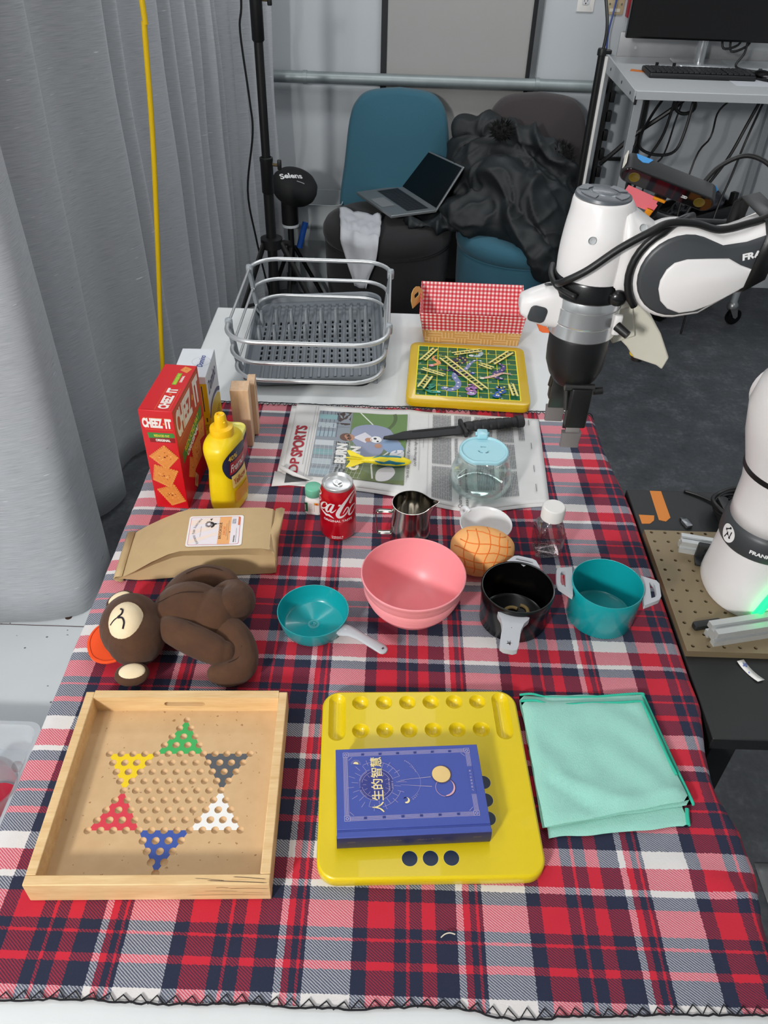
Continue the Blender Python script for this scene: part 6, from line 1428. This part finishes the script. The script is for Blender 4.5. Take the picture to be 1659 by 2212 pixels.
# ------------------------------------------------------------------ two upholstered chairs
def felt(name, c, c2):
    g = G(name); co = g.coord(); n1 = g.noise(co, 600, 3); g.col(g.mix(n1, rgb(c), rgb(c2))); g.set(Roughness=.95, Sheen_Weight=.1); g.bump(n1, .25, .001); return g.m
f_teal, f_black, f_brown = felt('teal_felt', 0x2d5a6c, 0x3a6b7d), felt('black_felt', 0x161517, 0x201f21), felt('charcoal_felt', 0x3a3536, 0x474142)
def chair(label, bx, by, sx, sy, mb_, ms_, rz):
    c = thing('lounge_chair', label, 'chair', (sx, sy, 0), rz, 'round lounge chairs against the wall')
    dx, dy = bx - sx, by - sy
    b = B(); o = []
    half = [(-.262, .30), (-.268, .45), (-.245, .62), (-.222, .80), (-.19, .875), (-.13, .915), (0, .93)]
    o = cat(half, 5); o = o + [(-x, z) for x, z in reversed(o[:-1])]
    b.loft([[V((dx + x * k, dy + y + (z - .3) * .06, z if k == 1 else .3 + (z - .3) * (1 - (1 - k) * .4))) for x, z in o] for k, y in ((.93, -.045), (.98, -.036), (1, -.02), (1, .02), (.98, .036), (.93, .045))])
    b.build('backrest', mb_, c, sharp=50)
    b = B(); b.lathe([(.0005, .02), (.262, .02), (.272, .03), (.283, .2), (.288, .345), (.284, .362), (.276, .368)], 56); b.build('seat_drum', ms_, c, sharp=50)
    b = B(); b.lathe([(.276, .366), (.290, .374), (.297, .395), (.296, .42), (.283, .443), (.25, .455), (.15, .46), (.0005, .461)], 56); b.build('seat_cushion', ms_, c, sharp=0)
    b = B(); b.lathe([(.285, .362), (.2905, .366), (.285, .370)], 56); b.build('seam_piping', ms_, c, sharp=0)
    for a in (45, 135, 225, 315): B().lathe([(.018, 0), (.022, .004), (.022, .021)], 14, (.19 * cos(R(a)), .19 * sin(R(a)), 0), True).build('foot', mat('black_plastic', 0), c)
    return c
chair('lounge chair with teal backrest and black round seat holding the laptop', .008, 3.87, -.025, 3.62, f_teal, f_black, 0)
chair('lounge chair with charcoal backrest and teal round seat under the jacket', .632, 3.87, .583, 3.575, f_brown, f_teal, 0)

# ------------------------------------------------------------------ laptop, shirt, jacket
lp = thing('laptop', 'open silver laptop tilted on the black chair seat', 'laptop', (0, 0, 0))
H0, H1 = V((.188, 3.546, .512)), V((.021, 3.864, .512)); F0, F1 = V((-.011, 3.487, .500)), V((-.178, 3.791, .500))
S0, S1 = V((.302, 3.600, .690)), V((.130, 3.905, .680))
def slab(q, t, m, name, par, ins=0):
    n = (q[1] - q[0]).cross(q[3] - q[0]).normalized(); b = B(); b.loft([[p for p in q], [p + n * t for p in q]]); return b.build(name, m, par, bevel=.002)
silv = mat('laptop_silver', 0x8f9395, .4, .6)
slab([F0, H0, H1, F1], .012, silv, 'keyboard_deck', lp); slab([H0, S0, S1, H1], .007, silv, 'screen_lid', lp)
def qpt(q, u, v): return q[0].lerp(q[1], u).lerp(q[3].lerp(q[2], u), v)
dn = (H0 - F0).cross(F1 - F0).normalized()
def deck_map(x, y, l): return qpt([F0, H0, H1, F1], x, y) + dn * (.0122 + l)
if dn.z < 0: dn = -dn
pr = Print(deck_map, step=.0004); pr.rect(.42, .08, .90, .92, INK(0x35383c)); pr.up()
for i in range(5):
    for j in range(12): pr.rect(.435 + i * .092, .09 + j * .0685, .435 + i * .092 + .078, .09 + j * .0685 + .056, INK(0x1b1c1f))
pr.rect(.06, .32, .36, .66, INK(0x7d8183)); pr.build('keys', lp)
sn = (S0 - H0).cross(H1 - H0).normalized()
if sn.x > 0 and sn.y > 0 or sn.y > 0: sn = -sn
sd = sn if (V((0, 0, 1.72)) - H0).dot(sn) > 0 else -sn
b = B(); q = [qpt([H0, S0, S1, H1], u, v) + sd * .0079 for u, v in ((.07, .025), (.965, .025), (.965, .975), (.07, .975))]; b.add(q, [(0, 1, 2, 3)]); b.build('display', mat('dark_screen', 0x050506, .22, var=0), lp, fix=False)
b = B(); b.loft([[H0.lerp(H1, t) + V((cos(a) * .007, 0, .004 + sin(a) * .007)) for a in [2 * pi * i / 10 for i in range(10)]] for t in (.1, .9)]); b.build('hinge', mat('black_plastic', 0), lp)

shirt_m = mat('grey_cotton', 0xc3c5ca, .9, var=.08, vs=20, bump=.2, bs=300)
sh_ = thing('grey_shirt', 'crumpled light grey shirt hanging over the black seat under the laptop', 'shirt', (0, 0, 0))
b = B(); rows = []
for j in range(25):
    t = j / 24; row = []
    for i in range(19):
        s_ = i / 18; wdt = .120 * (1 - .25 * t) if t < .6 else .102 * (1 - 1.9 * (t - .6) ** 1.1)
        x = -.150 + (s_ - .5) * 2 * max(.012, wdt) * .82 + .012 * t + .008 * noise.noise(V((t * 6, s_ * 2, 8)))
        ang_ = min(1.0, max(0, (x + .025) / .3)); edge = 3.62 - sqrt(max(.01, .30 ** 2 - (x + .025) ** 2))
        top_l = .26; L = t * .47
        fold = .010 * sin(s_ * 9 + t * 4 + 3 * noise.noise(V((s_ * 2, t * 3, 1)))) + .022 * noise.noise(V((s_ * 4, t * 5, 3)))
        if L < top_l: y = edge + (top_l - L); z = .470 + abs(fold) * .9 + (.004 if L < .2 else 0)
        else: q_ = L - top_l; y = edge - .018 - fold * .6 - .006; z = .462 - q_
        row.append((x, y, z))
    rows.append(row)
b.loft(rows, False, False, closed=False); b.build('cloth', shirt_m, sh_, sharp=0, solid=.003)

jk_m = G('black_nylon'); co = jk_m.coord(); n1 = jk_m.noise(co, 9, 4); jk_m.col(jk_m.mix(n1, rgb(0x101416), rgb(0x1d2326))); jk_m.set(Roughness=.62); jk_m.bump(jk_m.noise(co, 90, 3), .15)
jk = thing('black_jacket', 'black winter jacket with fur trim heaped on the right chair', 'jacket', (0, 0, 0))
b = B()
def chain(pts):
    P = cat(pts, 5); b.tube([p[:3] for p in P], [p[3] for p in P], 14)
    for p in (P[0], P[-1]): b.ell(p[:3], (p[3],) * 3, 14, 8)
b.ell((.50, 3.70, .60), (.25, .13, .20)); b.ell((.36, 3.80, .64), (.12, .09, .18)); b.ell((.62, 3.62, .56), (.20, .17, .16)); b.ell((.45, 3.54, .52), (.23, .15, .09)); b.ell((.69, 3.66, .62), (.12, .12, .17)); b.ell((.22, 3.55, .475), (.17, .10, .022))
chain([(.30, 3.80, .80, .04), (.38, 3.78, .81, .045), (.50, 3.72, .80, .05), (.64, 3.64, .77, .05), (.74, 3.60, .68, .05)])
chain([(.46, 3.58, .66, .10), (.58, 3.50, .58, .10), (.66, 3.43, .49, .085), (.67, 3.36, .42, .06)]); chain([(.38, 3.70, .66, .08), (.44, 3.54, .58, .075), (.52, 3.40, .50, .065), (.62, 3.31, .42, .05), (.64, 3.29, .36, .04)])
o = b.build('fabric', jk_m.m, jk, sharp=0)
q = o.modifiers.new('remesh', 'REMESH'); q.mode = 'VOXEL'; q.voxel_size = .0085; q.use_smooth_shade = True
q = o.modifiers.new('smooth', 'SMOOTH'); q.iterations = 10
bpy.context.view_layer.update(); dgr = bpy.context.evaluated_depsgraph_get(); me2 = bpy.data.meshes.new_from_object(o.evaluated_get(dgr)); o.modifiers.clear(); o.data = me2
nr = [v.normal.copy() for v in me2.vertices]
for v, n_ in zip(me2.vertices, nr):
    p = v.co; wq = V((noise.noise(p * 3), noise.noise(p * 3 + V((7, 1, 3))), noise.noise(p * 3 + V((2, 9, 5))))) * .5
    q1 = V(((p.x + p.z * .7) * 6, p.y * 3, (p.z - p.x * .5) * 2.2)) + wq * 2; q2 = p * 14 + wq * 3
    v.co = p + n_ * (.050 * ((1 - abs(noise.noise(q1))) ** 2 - .55) + .016 * ((1 - abs(noise.noise(q2))) ** 3 - .4))
for p_ in me2.polygons: p_.use_smooth = True
fur = mat('black_fur', 0x080808, .95, bump=.6, bs=300)
for c, rr, n_ in (((.445, 3.62, .835), (.052, .035, .042), 260), ((.705, 3.62, .725), (.075, .045, .085), 420)):
    b = B(); b.ell(c, [r * .8 for r in rr], 16, 10)
    for k in range(n_):
        d = V((random.gauss(0, 1), random.gauss(0, 1), random.gauss(0, 1))).normalized(); p = V(c) + V((d.x * rr[0], d.y * rr[1], d.z * rr[2])) * .75; e = p + (d + V((random.uniform(-.5, .5), 0, .3))) * .022; w = d.orthogonal().normalized() * .0035
        b.add([p - w, p + w, e], [(0, 1, 2)])
    b.build('fur_trim', fur, jk, sharp=0, fix=False)['kind'] = 'stuff'

# ------------------------------------------------------------------ bin, light stands
bin_m = mat('grey_bin_plastic', 0xa9afb1, .5, var=.03)
bn_ = thing('waste_bin', 'grey plastic waste bin between the light stand and the black seat', 'bin', (-.375, 3.89, 0))
b = B(); b.loft([[V((x, y, z)) for x, y in rrect(wd, dd, .035, 5)] for wd, dd, z in ((.20, .17, 0), (.205, .175, .01), (.232, .20, .33), (.236, .204, .335), (.246, .214, .345), (.246, .214, .36), (.240, .208, .365), (.256, .222, .44), (.262, .228, .45), (.254, .22, .45), (.236, .204, .36), (.20, .17, .012))]); b.build('bin_body', bin_m, bn_, sharp=40)
lb = mat('stand_black', 0x0d0d0e, .45, var=.05)
ls = thing('light_stand', 'tall black tripod light stand beside the curtain', 'light stand', (-.498, 3.20, 0))
B().tube([(0, 0, .22), (0, 0, .70)], .0205, 16).build('lower_tube', lb, ls); B().tube([(0, 0, .68), (0, 0, 1.24)], .0165, 16).build('pole', lb, ls); B().tube([(0, 0, 1.22), (0, 0, 2.1)], .0145, 16).build('upper_tube', lb, ls)
for z0, z1, r in ((.682, .82, .0245), (1.205, 1.36, .0222)):
    cl_ = B().lathe([(r * .8, z0), (r, z0 + .006), (r, z1 - .02), (r * 1.06, z1 - .012), (r * 1.06, z1 - .003), (r * .8, z1)], 20).build('collar', lb, ls, sharp=40)
    B().tube([(r, 0, z1 - .028), (r + .02, -.005, z1 - .028)], .006, 10).build('bolt', mat('brass_bolt', 0x8a7a5a, .3, .8), cl_); B().rbox(.016, .012, z1 - .045, z1 - .008, .004, .003, r + .026, -.005).build('knob', lb, cl_)
B().lathe([(.021, .463), (.045, .468), (.045, .506), (.021, .510)], 20).build('spider', lb, ls, sharp=40); B().lathe([(.021, .22), (.034, .225), (.034, .25), (.021, .255)], 20).build('lower_hub', lb, ls)
for a in (226, 345, 105):
    c, s_ = cos(R(a)), sin(R(a)); l_ = B().tube([(.04 * c, .04 * s_, .492), (.29 * c, .29 * s_, .02)], .013, 10, flat=((0, 0, 1), .6)).build('leg', lb, ls); B().tube([(.032 * c, .032 * s_, .24), (.165 * c, .165 * s_, .255)], .007, 8).build('brace', lb, l_)
    B().ell((.29 * c, .29 * s_, .014), (.018, .018, .014), 12, 8).build('rubber_foot', lb, l_)
B().tube([(.048, 0, .488), (.075, -.01, .49)], .011, 12).build('clamp_knob', lb, ls)
sl_ = thing('covered_studio_light', 'studio lamp head under a black lettered cover behind the light stand', 'studio light', (-.462, 3.64, 0))
Ms = Matrix.Translation(V((.015, 0, .575))) @ Matrix.Rotation(.28, 4, 'Y') @ Matrix.Rotation(.25, 4, 'X')
cv = mat('black_cover_cloth', 0x0f1011, .8, bump=.2, bs=200)
cvo = B().lathe([(.0005, .052), (.05, .050), (.085, .040), (.100, .020), (.103, -.005), (.098, -.028), (.085, -.045), (.06, -.052), (.0005, -.052)], 36).build('cover', cv, sl_, sharp=0); cvo.matrix_local = Ms
dome = lambda r: .052 - .04 * r if r < .05 else (.050 - (r - .05) * .286 if r < .085 else .04 - (r - .085) * 1.33)
pr = Print(lambda x, y, l: V((x, y, dome(sqrt(x * x + y * y)) + .0012 + l)), step=.0008, split=.012); pr.text('Selens', -.062, -.050, .100, .036, INK(0xe9e9e9), .45, .03); pr.rect(.005, -.040, .04, -.034, INK(0x9a9a9a)); pr.build('lettering', cvo)
B().tube([(-.012, 0, .55), (-.012, 0, .41)], .038, 18).build('lamp_body', lb, sl_); B().tube([(-.012, 0, .41), (-.012, 0, .398)], .039, 18).build('white_ring', INK(0xd9dde0), sl_); B().tube([(-.012, 0, .40), (-.012, 0, .12)], .014, 12).build('stem', lb, sl_)
B().tube([(.055, .02, .41), (.025, -.01, .30)], .014, 12).build('blue_grip', INK(0x1f5bb8, .4), sl_)
for a in (20, 140, 265): c, s_ = cos(R(a)), sin(R(a)); B().tube([(-.012 + .014 * c, .014 * s_, .30), (-.012 + .16 * c, .16 * s_, .012)], .010, 8).build('leg', lb, sl_)

# ------------------------------------------------------------------ cables on the left, leaning pole
o = B().tube(cat([(-.66, 2.30, 2.69), (-.645, 2.30, 2.0), (-.640, 2.30, 1.43), (-.644, 2.30, 1.37), (-.665, 2.30, 1.11), (-.700, 2.30, .80), (-.745, 2.30, .42), (-.770, 2.31, .10), (-.74, 2.36, .012), (-.6, 2.5, .010)], 6), .0072, 12).build('yellow_cable', mat('yellow_sheath', 0xe0b800, .35, var=.03)); tag(o, 'thick yellow cable hanging down in front of the grey curtain', 'cable')
o = B().tube(cat([(-.575, 3.38, 2.69), (-.568, 3.36, 1.6), (-.575, 3.36, 1.31), (-.588, 3.36, 1.21), (-.572, 3.36, .98), (-.570, 3.36, .86), (-.608, 3.36, .64), (-.59, 3.36, .45), (-.56, 3.37, .25), (-.53, 3.38, .10), (-.50, 3.40, .008), (-.42, 3.38, .008)], 6), .0042, 8).build('thin_cable', bk_c); tag(o, 'thin black cable hanging wavily beside the tall light stand', 'cable')
po_ = thing('support_pole', 'black pole with a white strip standing left of the workbench', 'pole', (.738, 3.30, 0))
B().tube([(0, 0, 0), (0, 0, 1.19)], .0125, 14).build('tube', lb, po_); B().lathe([(.0005, 1.205), (.015, 1.204), (.017, 1.198), (.017, 1.182), (.0125, 1.180)], 16).build('cap', lb, po_); B().box(.012, .026, 1.176, 1.204, 1.176, 1.204) if False else None
B().box(.010, .034, -.010, .010, 1.186, 1.200).build('cap_tab', lb, po_, bevel=.003); B().box(.0135, .024, -.008, .008, .0, 1.18).build('white_strip', mat('white_plastic', 0), po_, bevel=.001)
B().tube(cat([(.002, 0, 1.19), (.008, .02, 1.26), (.0, .08, 1.34), (-.03, .2, 1.5), (-.04, .3, 2.0), (-.04, .5, 2.69)], 6), .006, 8).build('cord', bk_c, po_, sharp=0)

# ------------------------------------------------------------------ wall fittings
def plate(name, label, cat_, x0, x1, z0, z1, m):
    t = thing(name, label, cat_, (0, 0, 0)); b = B(); b.rbox(x1 - x0, z1 - z0, 0, .006, .003, .0015); o = b.build('plate', m, t); o.location = ((x0 + x1) / 2, WALLY, (z0 + z1) / 2); o.rotation_euler = (R(90), 0, 0); return t
ou = plate('wall_outlet', 'white duplex power outlet on the back wall', 'outlet', .762, .835, 1.222, 1.34, mat('white_plastic', 0))
for z in (1.262, 1.30):
    f = B().rbox(.034, .028, 0, .0085, .010, .001).build('socket', mat('outlet_face', 0xd9dadb, .4), ou, loc=(.797, WALLY, z), rot=(R(90), 0, 0))
    for dx, dy, h in ((-.007, .002, .009), (.007, .002, .007)): B().box(dx - .0012, dx + .0012, dy - h / 2, dy + h / 2, .0085, .0088).build('slot', INK(0x222222), f)
    B().lathe([(.0005, .0088), (.003, .0088), (.003, .0085)], 10, (0, -.008, 0)).build('ground_hole', INK(0x222222), f)
dp = plate('wall_data_plate', 'beige data cable plate on the back wall beside the outlet', 'wall plate', .890, .965, 1.215, 1.34, mat('beige_plastic', 0xb9a888, .5))
for x in (.902, .953): B().lathe([(.0005, .009), (.0035, .0085), (.004, .006)], 10, (x, WALLY - .0, 1.255), M=Matrix.Rotation(R(90), 3, 'X')).build('screw', mat('steel_screw', 0x8b8b86, .4, .8), dp)
B().box(.905, .95, WALLY - .0068, WALLY - .006, 1.226, 1.238).build('sticker', INK(0xd8d4c6), dp)
o = B().tube(cat([(.928, 4.03, 1.33), (.915, 4.0, 1.25), (.905, 3.99, 1.15), (.915, 3.985, 1.06), (.93, 3.98, 1.0), (.94, 3.98, .9), (.93, 3.97, .7), (.95, 3.96, .5), (.92, 3.95, .3), (.96, 3.95, .02)], 6), .004, 8).build('blue_cable', mat('blue_cable', 0x1d3f8c, .4)); tag(o, 'blue network cable running from the beige wall plate down the bench', 'cable')
ra = thing('red_alarm_box', 'red box on the wall partly hidden by the monitor', 'alarm', (1.025, WALLY, 1.27)); B().rbox(.10, .05, -.06, .14, .008, .004, 0, -.026).build('housing', mat('red_plastic', 0xa8132c, .4), ra)

# ------------------------------------------------------------------ workbench, monitor, keyboard
dm = mat('bench_grey', 0xb4b7b9, .45, var=.03); al_ = mat('bench_leg_grey', 0xa9adb0, .4, .3)
wbx = thing('workbench', 'light grey metal workbench with the monitor against the wall', 'workbench', (0, 0, 0))
B().box(.893, 2.10, 3.30, 3.97, 1.045, 1.07).build('bench_top', dm, wbx, bevel=.002); B().box(.893, 2.10, 3.296, 3.310, 1.040, 1.069).build('front_rail', dm, wbx, bevel=.001)
for x, y in ((.908, 3.315), (.908, 3.93), (1.68, 3.93), (2.085, 3.315), (2.085, 3.93)):
    if 1: B().box(x - .015, x + .015, y - .015, y + .015, 0, 1.045).build('leg', al_, wbx, bevel=.001)
b = B(); b.loft([[V((x, y, z)) for y, z in ((3.30, 1.03), (3.97, 1.03), (3.97, 1.09), (3.93, 1.10), (3.30, 1.07))] for x in (.886, .893)]); sd_ = b.build('side_plate', dm, wbx, bevel=.001)
for y, z in ((3.36, 1.05), (3.52, 1.055), (3.74, 1.06)): B().tube([(.8855, y, z), (.8845, y, z)], .006, 10).build('bolt_hole', INK(0x1c1c1e), sd_)
B().box(.890, .9, 3.297, 3.2985, 1.022, 1.052).build('end_cap', INK(0x0d0d0e), wbx)
b = B(); b.rbox(1.15, .105, 0, .012, .012, .002); o = b.build('back_upstand', mat('brushed_upstand', 0xb9babb, .35, .6), wbx, loc=(1.53, 3.985, 1.112), rot=(R(90), 0, 0)); B().tube([(1.03, 3.972, 1.105), (1.03, 3.968, 1.105)], .006, 10).build('rivet', INK(0xd0d0d0), wbx)
b = B(); b.box(.93, .945, 3.90, 3.955, .42, 1.0).build('power_strip', lb, wbx)
for z in (.58, .66, .74, .82, .90): B().rbox(.03, .03, z, z + .045, .004, .003, .951, 3.915).build('plug', lb, wbx)
mo_ = thing('monitor', 'large black computer monitor on the workbench', 'monitor', (1.30, 3.80, 1.07), -.03)
B().rbox(.66, .03, .10, .48, .004, .003, -.04, -.03).build('housing', mat('black_plastic', 0), mo_); B().box(-.365, .285, -.0463, -.0455, .108, .475).build('screen', mat('monitor_screen', 0x0b0a0b, .35, var=.02), mo_)
B().tube([(-.02, .06, .005), (-.02, .06, .20)], .022, 18).build('stand_neck', mat('bright_aluminium', 0xd0d2d4, .25, .8), mo_); B().rbox(.22, .17, 0, .008, .02, .003, -.02, .05).build('stand_base', mat('bright_aluminium', 0), mo_)
for k, (x, w2_) in enumerate(((.04, .05), (.075, .06))): B().tube(cat([(x, .02, .12), (x + .01, 0, .07 - .01 * k), (x + .04 + w2_ * .5, -.005, .085), (x + .08, .02, .12)], 5), .005, 8).build('loop_cable', bk_c, mo_, sharp=0)
B().tube(cat([(.14, .0, .12), (.135, -.02, .06), (.11, -.03, .012), (.15, -.10, .008), (.30, -.14, .008)], 6), .005, 8).build('power_cable', bk_c, mo_, sharp=0)
kb = thing('keyboard', 'black computer keyboard on the workbench below the monitor', 'keyboard', (1.205, 3.605, 1.07), -.02)
b = B(); b.loft([[V((x, y, z)) for x, y in rrect(.42 - i_, .155 - i_, .008, 4)] for i_, z in ((.004, 0), (0, .004), (0, .014), (.004, .018))]); b.build('case', mat('keyboard_black', 0x161719, .5), kb)
ky = None
for r in range(5):
    for c in range(19):
        loc = (-.196 + c * .0215 + (.004 if c > 13 else 0), -.058 + r * .0245, .018)
        if ky is None: ky = B().rbox(.0185, .0205, 0, .006, .002, .0015, .001, .001, 2).build('key', mat('key_black', 0x202124, .45), kb, loc=loc)
        else: share(ky, kb, loc)
for x in (-.15, -.08): B().box(x - .006, x + .006, .074, .082, .0, .03).build('stand_foot', lb, kb)
ms_ = thing('mouse', 'black computer mouse at the right end of the keyboard', 'mouse', (1.455, 3.57, 1.07), .3); B().ell((0, 0, .014), (.032, .055, .020), 20, 12).build('shell', mat('black_plastic', 0), ms_, sharp=0); B().tube([(0, .02, .032), (0, .035, .030)], .004, 8).build('wheel', rg, ms_)
B().tube(cat([(0, .05, .012), (-.02, .10, .02), (-.08, .16, .008), (-.2, .2, .006)], 6), .0025, 6).build('cord', bk_c, ms_, sharp=0)
o = B().box(1.31, 1.46, 3.44, 3.56, 1.0702, 1.0712).build('paper_sheet', INK(0xc9ccd2)); tag(o, 'small pale paper sheet on the bench in front of the mouse', 'paper')
o = B().prism([(.945, 3.66), (1.03, 3.62), (1.03, 3.66), (.96, 3.70)], 1.0702, 1.071).build('orange_tape', INK(0xc9763a, .6)); tag(o, 'orange tape stuck on the bench left of the keyboard', 'tape')
bench_cables = [([(1.10, 3.55, 1.04), (1.06, 3.6, .93), (1.02, 3.62, .80), (.985, 3.62, .70)], .006), ([(1.22, 3.6, 1.04), (1.15, 3.62, .95), (1.02, 3.64, .84), (.95, 3.66, .76), (.90, 3.68, .70)], .010), ([(.965, 3.40, .90), (.985, 3.42, .84), (1.06, 3.44, .81), (1.14, 3.46, .82), (1.17, 3.48, .90), (1.18, 3.5, 1.04)], .006), ([(1.14, 3.6, 1.04), (1.13, 3.62, .85), (1.08, 3.64, .70), (1.05, 3.65, .45), (1.1, 3.66, .01)], .006),
                ([(1.20, 3.65, 1.04), (1.18, 3.66, .9), (1.17, 3.68, .75), (1.12, 3.7, .6), (1.13, 3.7, .01)], .004), ([(1.40, 3.55, 1.04), (1.33, 3.6, .95), (1.33, 3.62, .84), (1.26, 3.56, .70), (1.22, 3.46, .01)], .004), ([(1.50, 3.6, 1.04), (1.47, 3.62, .9), (1.42, 3.60, .76), (1.32, 3.54, .62), (1.26, 3.50, .5), (1.2, 3.46, .01)], .007), ([(1.51, 3.6, 1.04), (1.49, 3.63, .85), (1.45, 3.58, .7), (1.40, 3.52, .5), (1.38, 3.46, .01)], .005)]
for k, (pts, r) in enumerate(bench_cables):
    o = B().tube(cat(pts, 6), r, 8).build('hanging_cable', bk_c)
    tag(o, ['black cable bending left under the bench front corner', 'thick black cable slung diagonally towards the back bench leg', 'black cable drooping in a shallow loop under the bench', 'black cable hanging straight behind the drooping loop', 'thin black cable hanging beside the wall seam under the bench', 'thin kinked cable hanging under the middle of the bench', 'thick black cable with an inline switch under the bench right side', 'rightmost black cable hanging under the bench'][k], 'cable', 'cables hanging under the workbench')
o = B().tube([(.04 * cos(a) + 1.18, 3.58, .03 * sin(a) + .965) for a in [2 * pi * i / 20 for i in range(20)]], .007, 8, closed=True).build('cable_loop', bk_c); tag(o, 'small coiled cable loop tied under the bench top', 'cable')
rd_ = thing('bench_trunking', 'black vertical trunking behind the workbench cables', 'trunking', (0, 0, 0)); B().box(1.135, 1.155, WALLY - .03, WALLY, 0, 1.04).build('channel', lb, rd_); B().box(.95, 1.135, WALLY - .02, WALLY - .004, .62, .635).build('branch', lb, rd_)

# ------------------------------------------------------------------ tool cart with clutter, floor odds and ends
ct = thing('tool_cart', 'black tray cart full of tangled cables behind the robot', 'cart', (1.405, 3.803, 0), .645)
cbk = mat('cart_black', 0x131314, .5, var=.06)
CWd, CDp, CZ = .414, .22, .50
b = B(); b.loft([[V((x, y, z)) for x, y in rrect(CWd - 2 * i_, CDp - 2 * i_, .02, 3)] for i_, z in ((.004, CZ - .055), (0, CZ - .05), (0, CZ - .004), (.003, CZ), (.010, CZ - .002), (.012, CZ - .03), (.014, CZ - .032))]); b.build('tray', cbk, ct, sharp=40, loc=(0, 0, 0))
b = B(); b.loft([[V((x, y, z)) for x, y in rrect(CWd - 2 * i_, CDp - 2 * i_, .02, 3)] for i_, z in ((.004, .16), (0, .165), (0, .21), (.003, .214), (.012, .19))]); b.build('tray', cbk, ct, sharp=40)
for x in (-.185, .185):
    for y in (-.09, .09):
        B().tube([(x, y, .10), (x, y, CZ - .03)], .014, 12).build('post', cbk, ct)
        cs = B().lathe([(.02, .098), (.024, .10), (.024, .112), (.012, .116)], 14, (x, y, 0), True, True).build('caster', mat('caster_metal', 0x9a9c9d, .35, .8), ct); B().tube([(x - .011, y, .042), (x + .011, y, .042)], [.042, .042], 24).build('wheel', mat('black_plastic', 0), cs, sharp=40); B().box(x - .016, x - .0125, y - .014, y + .014, .035, .10).build('fork', mat('caster_metal', 0), cs)
B().box(.165, .195, -.095, -.065, CZ - .005, CZ + .05).build('corner_bracket', cbk, ct, bevel=.004)
bg_m = mat('crinkled_plastic', 0x3a3a42, .25, var=.3, vs=40, bump=.6, bs=60)
cl2 = thing('plastic_bag', 'crinkled dark plastic bag of parts lying on the tool cart', 'bag', (1.46, 3.845, CZ - .03)); b = B(); b.ell((0, 0, .036), (.10, .07, .04), 24, 14); o = b.build('film', bg_m, cl2, sharp=0)
for v in o.data.vertices: v.co += v.normal * .018 * noise.noise(v.co * 38)
for k in range(5):
    a = k * .9; pts = [(1.30 + .03 * k + .045 * cos(t + a), 3.73 + .022 * k + .05 * sin(t * 1.3 + a), CZ - .02 + .008 * (k + 1) + .008 * sin(t * 2)) for t in [i * .35 for i in range(16)]]
    o = B().tube(pts, .006 + .001 * (k % 3), 8).build('cart_cable', mat('dark_grey_cable', 0x2a2b2e, .4)); tag(o, ('loose dark cable loop on the cart nearest the robot wrist', 'second loose cable loop on the cart from the robot wrist', 'third loose cable loop in the middle of the cart', 'fourth loose cable loop beside the plastic bag', 'loose cable loop under the plastic bag edge')[k], 'cable', 'loose cables on the tool cart')
pb_ = thing('storage_tub', 'white plastic tub standing on the floor board at the left edge', 'tub', (0, 0, 0))
tubm = mat('translucent_white_plastic', 0xc4c9ce, .4, var=.03, Subsurface_Weight=.1)
b = B(); b.loft([[V((x, y, z)) for x, y in rrect(wd, dd, .035, 6, -1.005, .965)] for wd, dd, z in ((.36, .25, .021), (.37, .26, .026), (.405, .285, .098), (.425, .305, .104), (.427, .307, .100), (.425, .305, .108), (.405, .285, .108), (.395, .275, .100), (.362, .25, .030))]); b.build('tub_body', tubm, pb_, sharp=40)
ck = thing('measuring_cup', 'clear plastic measuring cup with a red base inside the white tub', 'cup', (-.862, .945, .031))
b = B(); b.lathe([(.0005, .003), (.052, .003), (.056, .0), (.062, .04), (.067, .088), (.069, .090), (.066, .090), (.0615, .04), (.054, .006), (.0005, .006)], 40); b.build('cup_body', glass('clear_plastic', 0), ck, sharp=50)
B().lathe([(.0005, .0075), (.05, .0075), (.052, .0068), (.0005, .0065)], 32).build('red_disc', INK(0xc21f3a, .3), ck); B().rbox(.02, .02, .070, .088, .006, .003, .05, .05).build('pour_tab', glass('clear_plastic', 0), ck)
fl = thing('floor_patch', 'small grey wrapper on the dark floor at the right edge', 'patch', (.885, .835, .0)); b = B(); b.loft([[V((x * .03, y * .045, .004 + .012 * abs(noise.noise(V((x * 2, y * 2, 1)))))) for x in (-1, -.5, 0, .5, 1)] for y in (-1, -.5, 0, .5, 1)], False, False, closed=False); b.build('film', mat('grey_film', 0x77797a, .3), fl, sharp=0, solid=.001)  # thin crumpled grey sheet, paler than the vinyl around it
rp = thing('rolling_pedestal', 'grey caster leg standing on the floor behind the robot forearm', 'caster', (1.645, 3.60, 0), .3)
B().tube([(0, 0, .118), (0, 0, .48)], .016, 14).build('post', mat('bench_leg_grey', 0), rp); B().tube([(0, 0, .47), (.5, .1, .47)], .014, 12).build('arm_tube', mat('bench_leg_grey', 0), rp); B().tube([(.5, .1, .47), (.5, .1, .0)], .014, 12).build('post', mat('bench_leg_grey', 0), rp)
cs = B().lathe([(.014, .085), (.026, .088), (.028, .10), (.022, .112), (.016, .118)], 18, c0=True, c1=True).build('caster_head', mat('caster_metal', 0), rp)
for sy in (-1, 1): b = B(); b.loft([[V((x, sy * .016 + dy, z)) for x, z in ((-.022, .09), (.020, .09), (.034, .045), (.026, .034), (.012, .040))] for dy in (-.0015, .0015)]); b.build('fork', mat('caster_metal', 0), cs)
B().lathe([(.0005, .0115), (.018, .0115), (.030, .0125), (.039, .010), (.041, 0), (.039, -.010), (.030, -.0125), (.018, -.0115), (.0005, -.0115)], 28, (.022, 0, .041), M=Matrix.Rotation(R(90), 3, 'X')).build('wheel', mat('black_plastic', 0), cs, sharp=40)
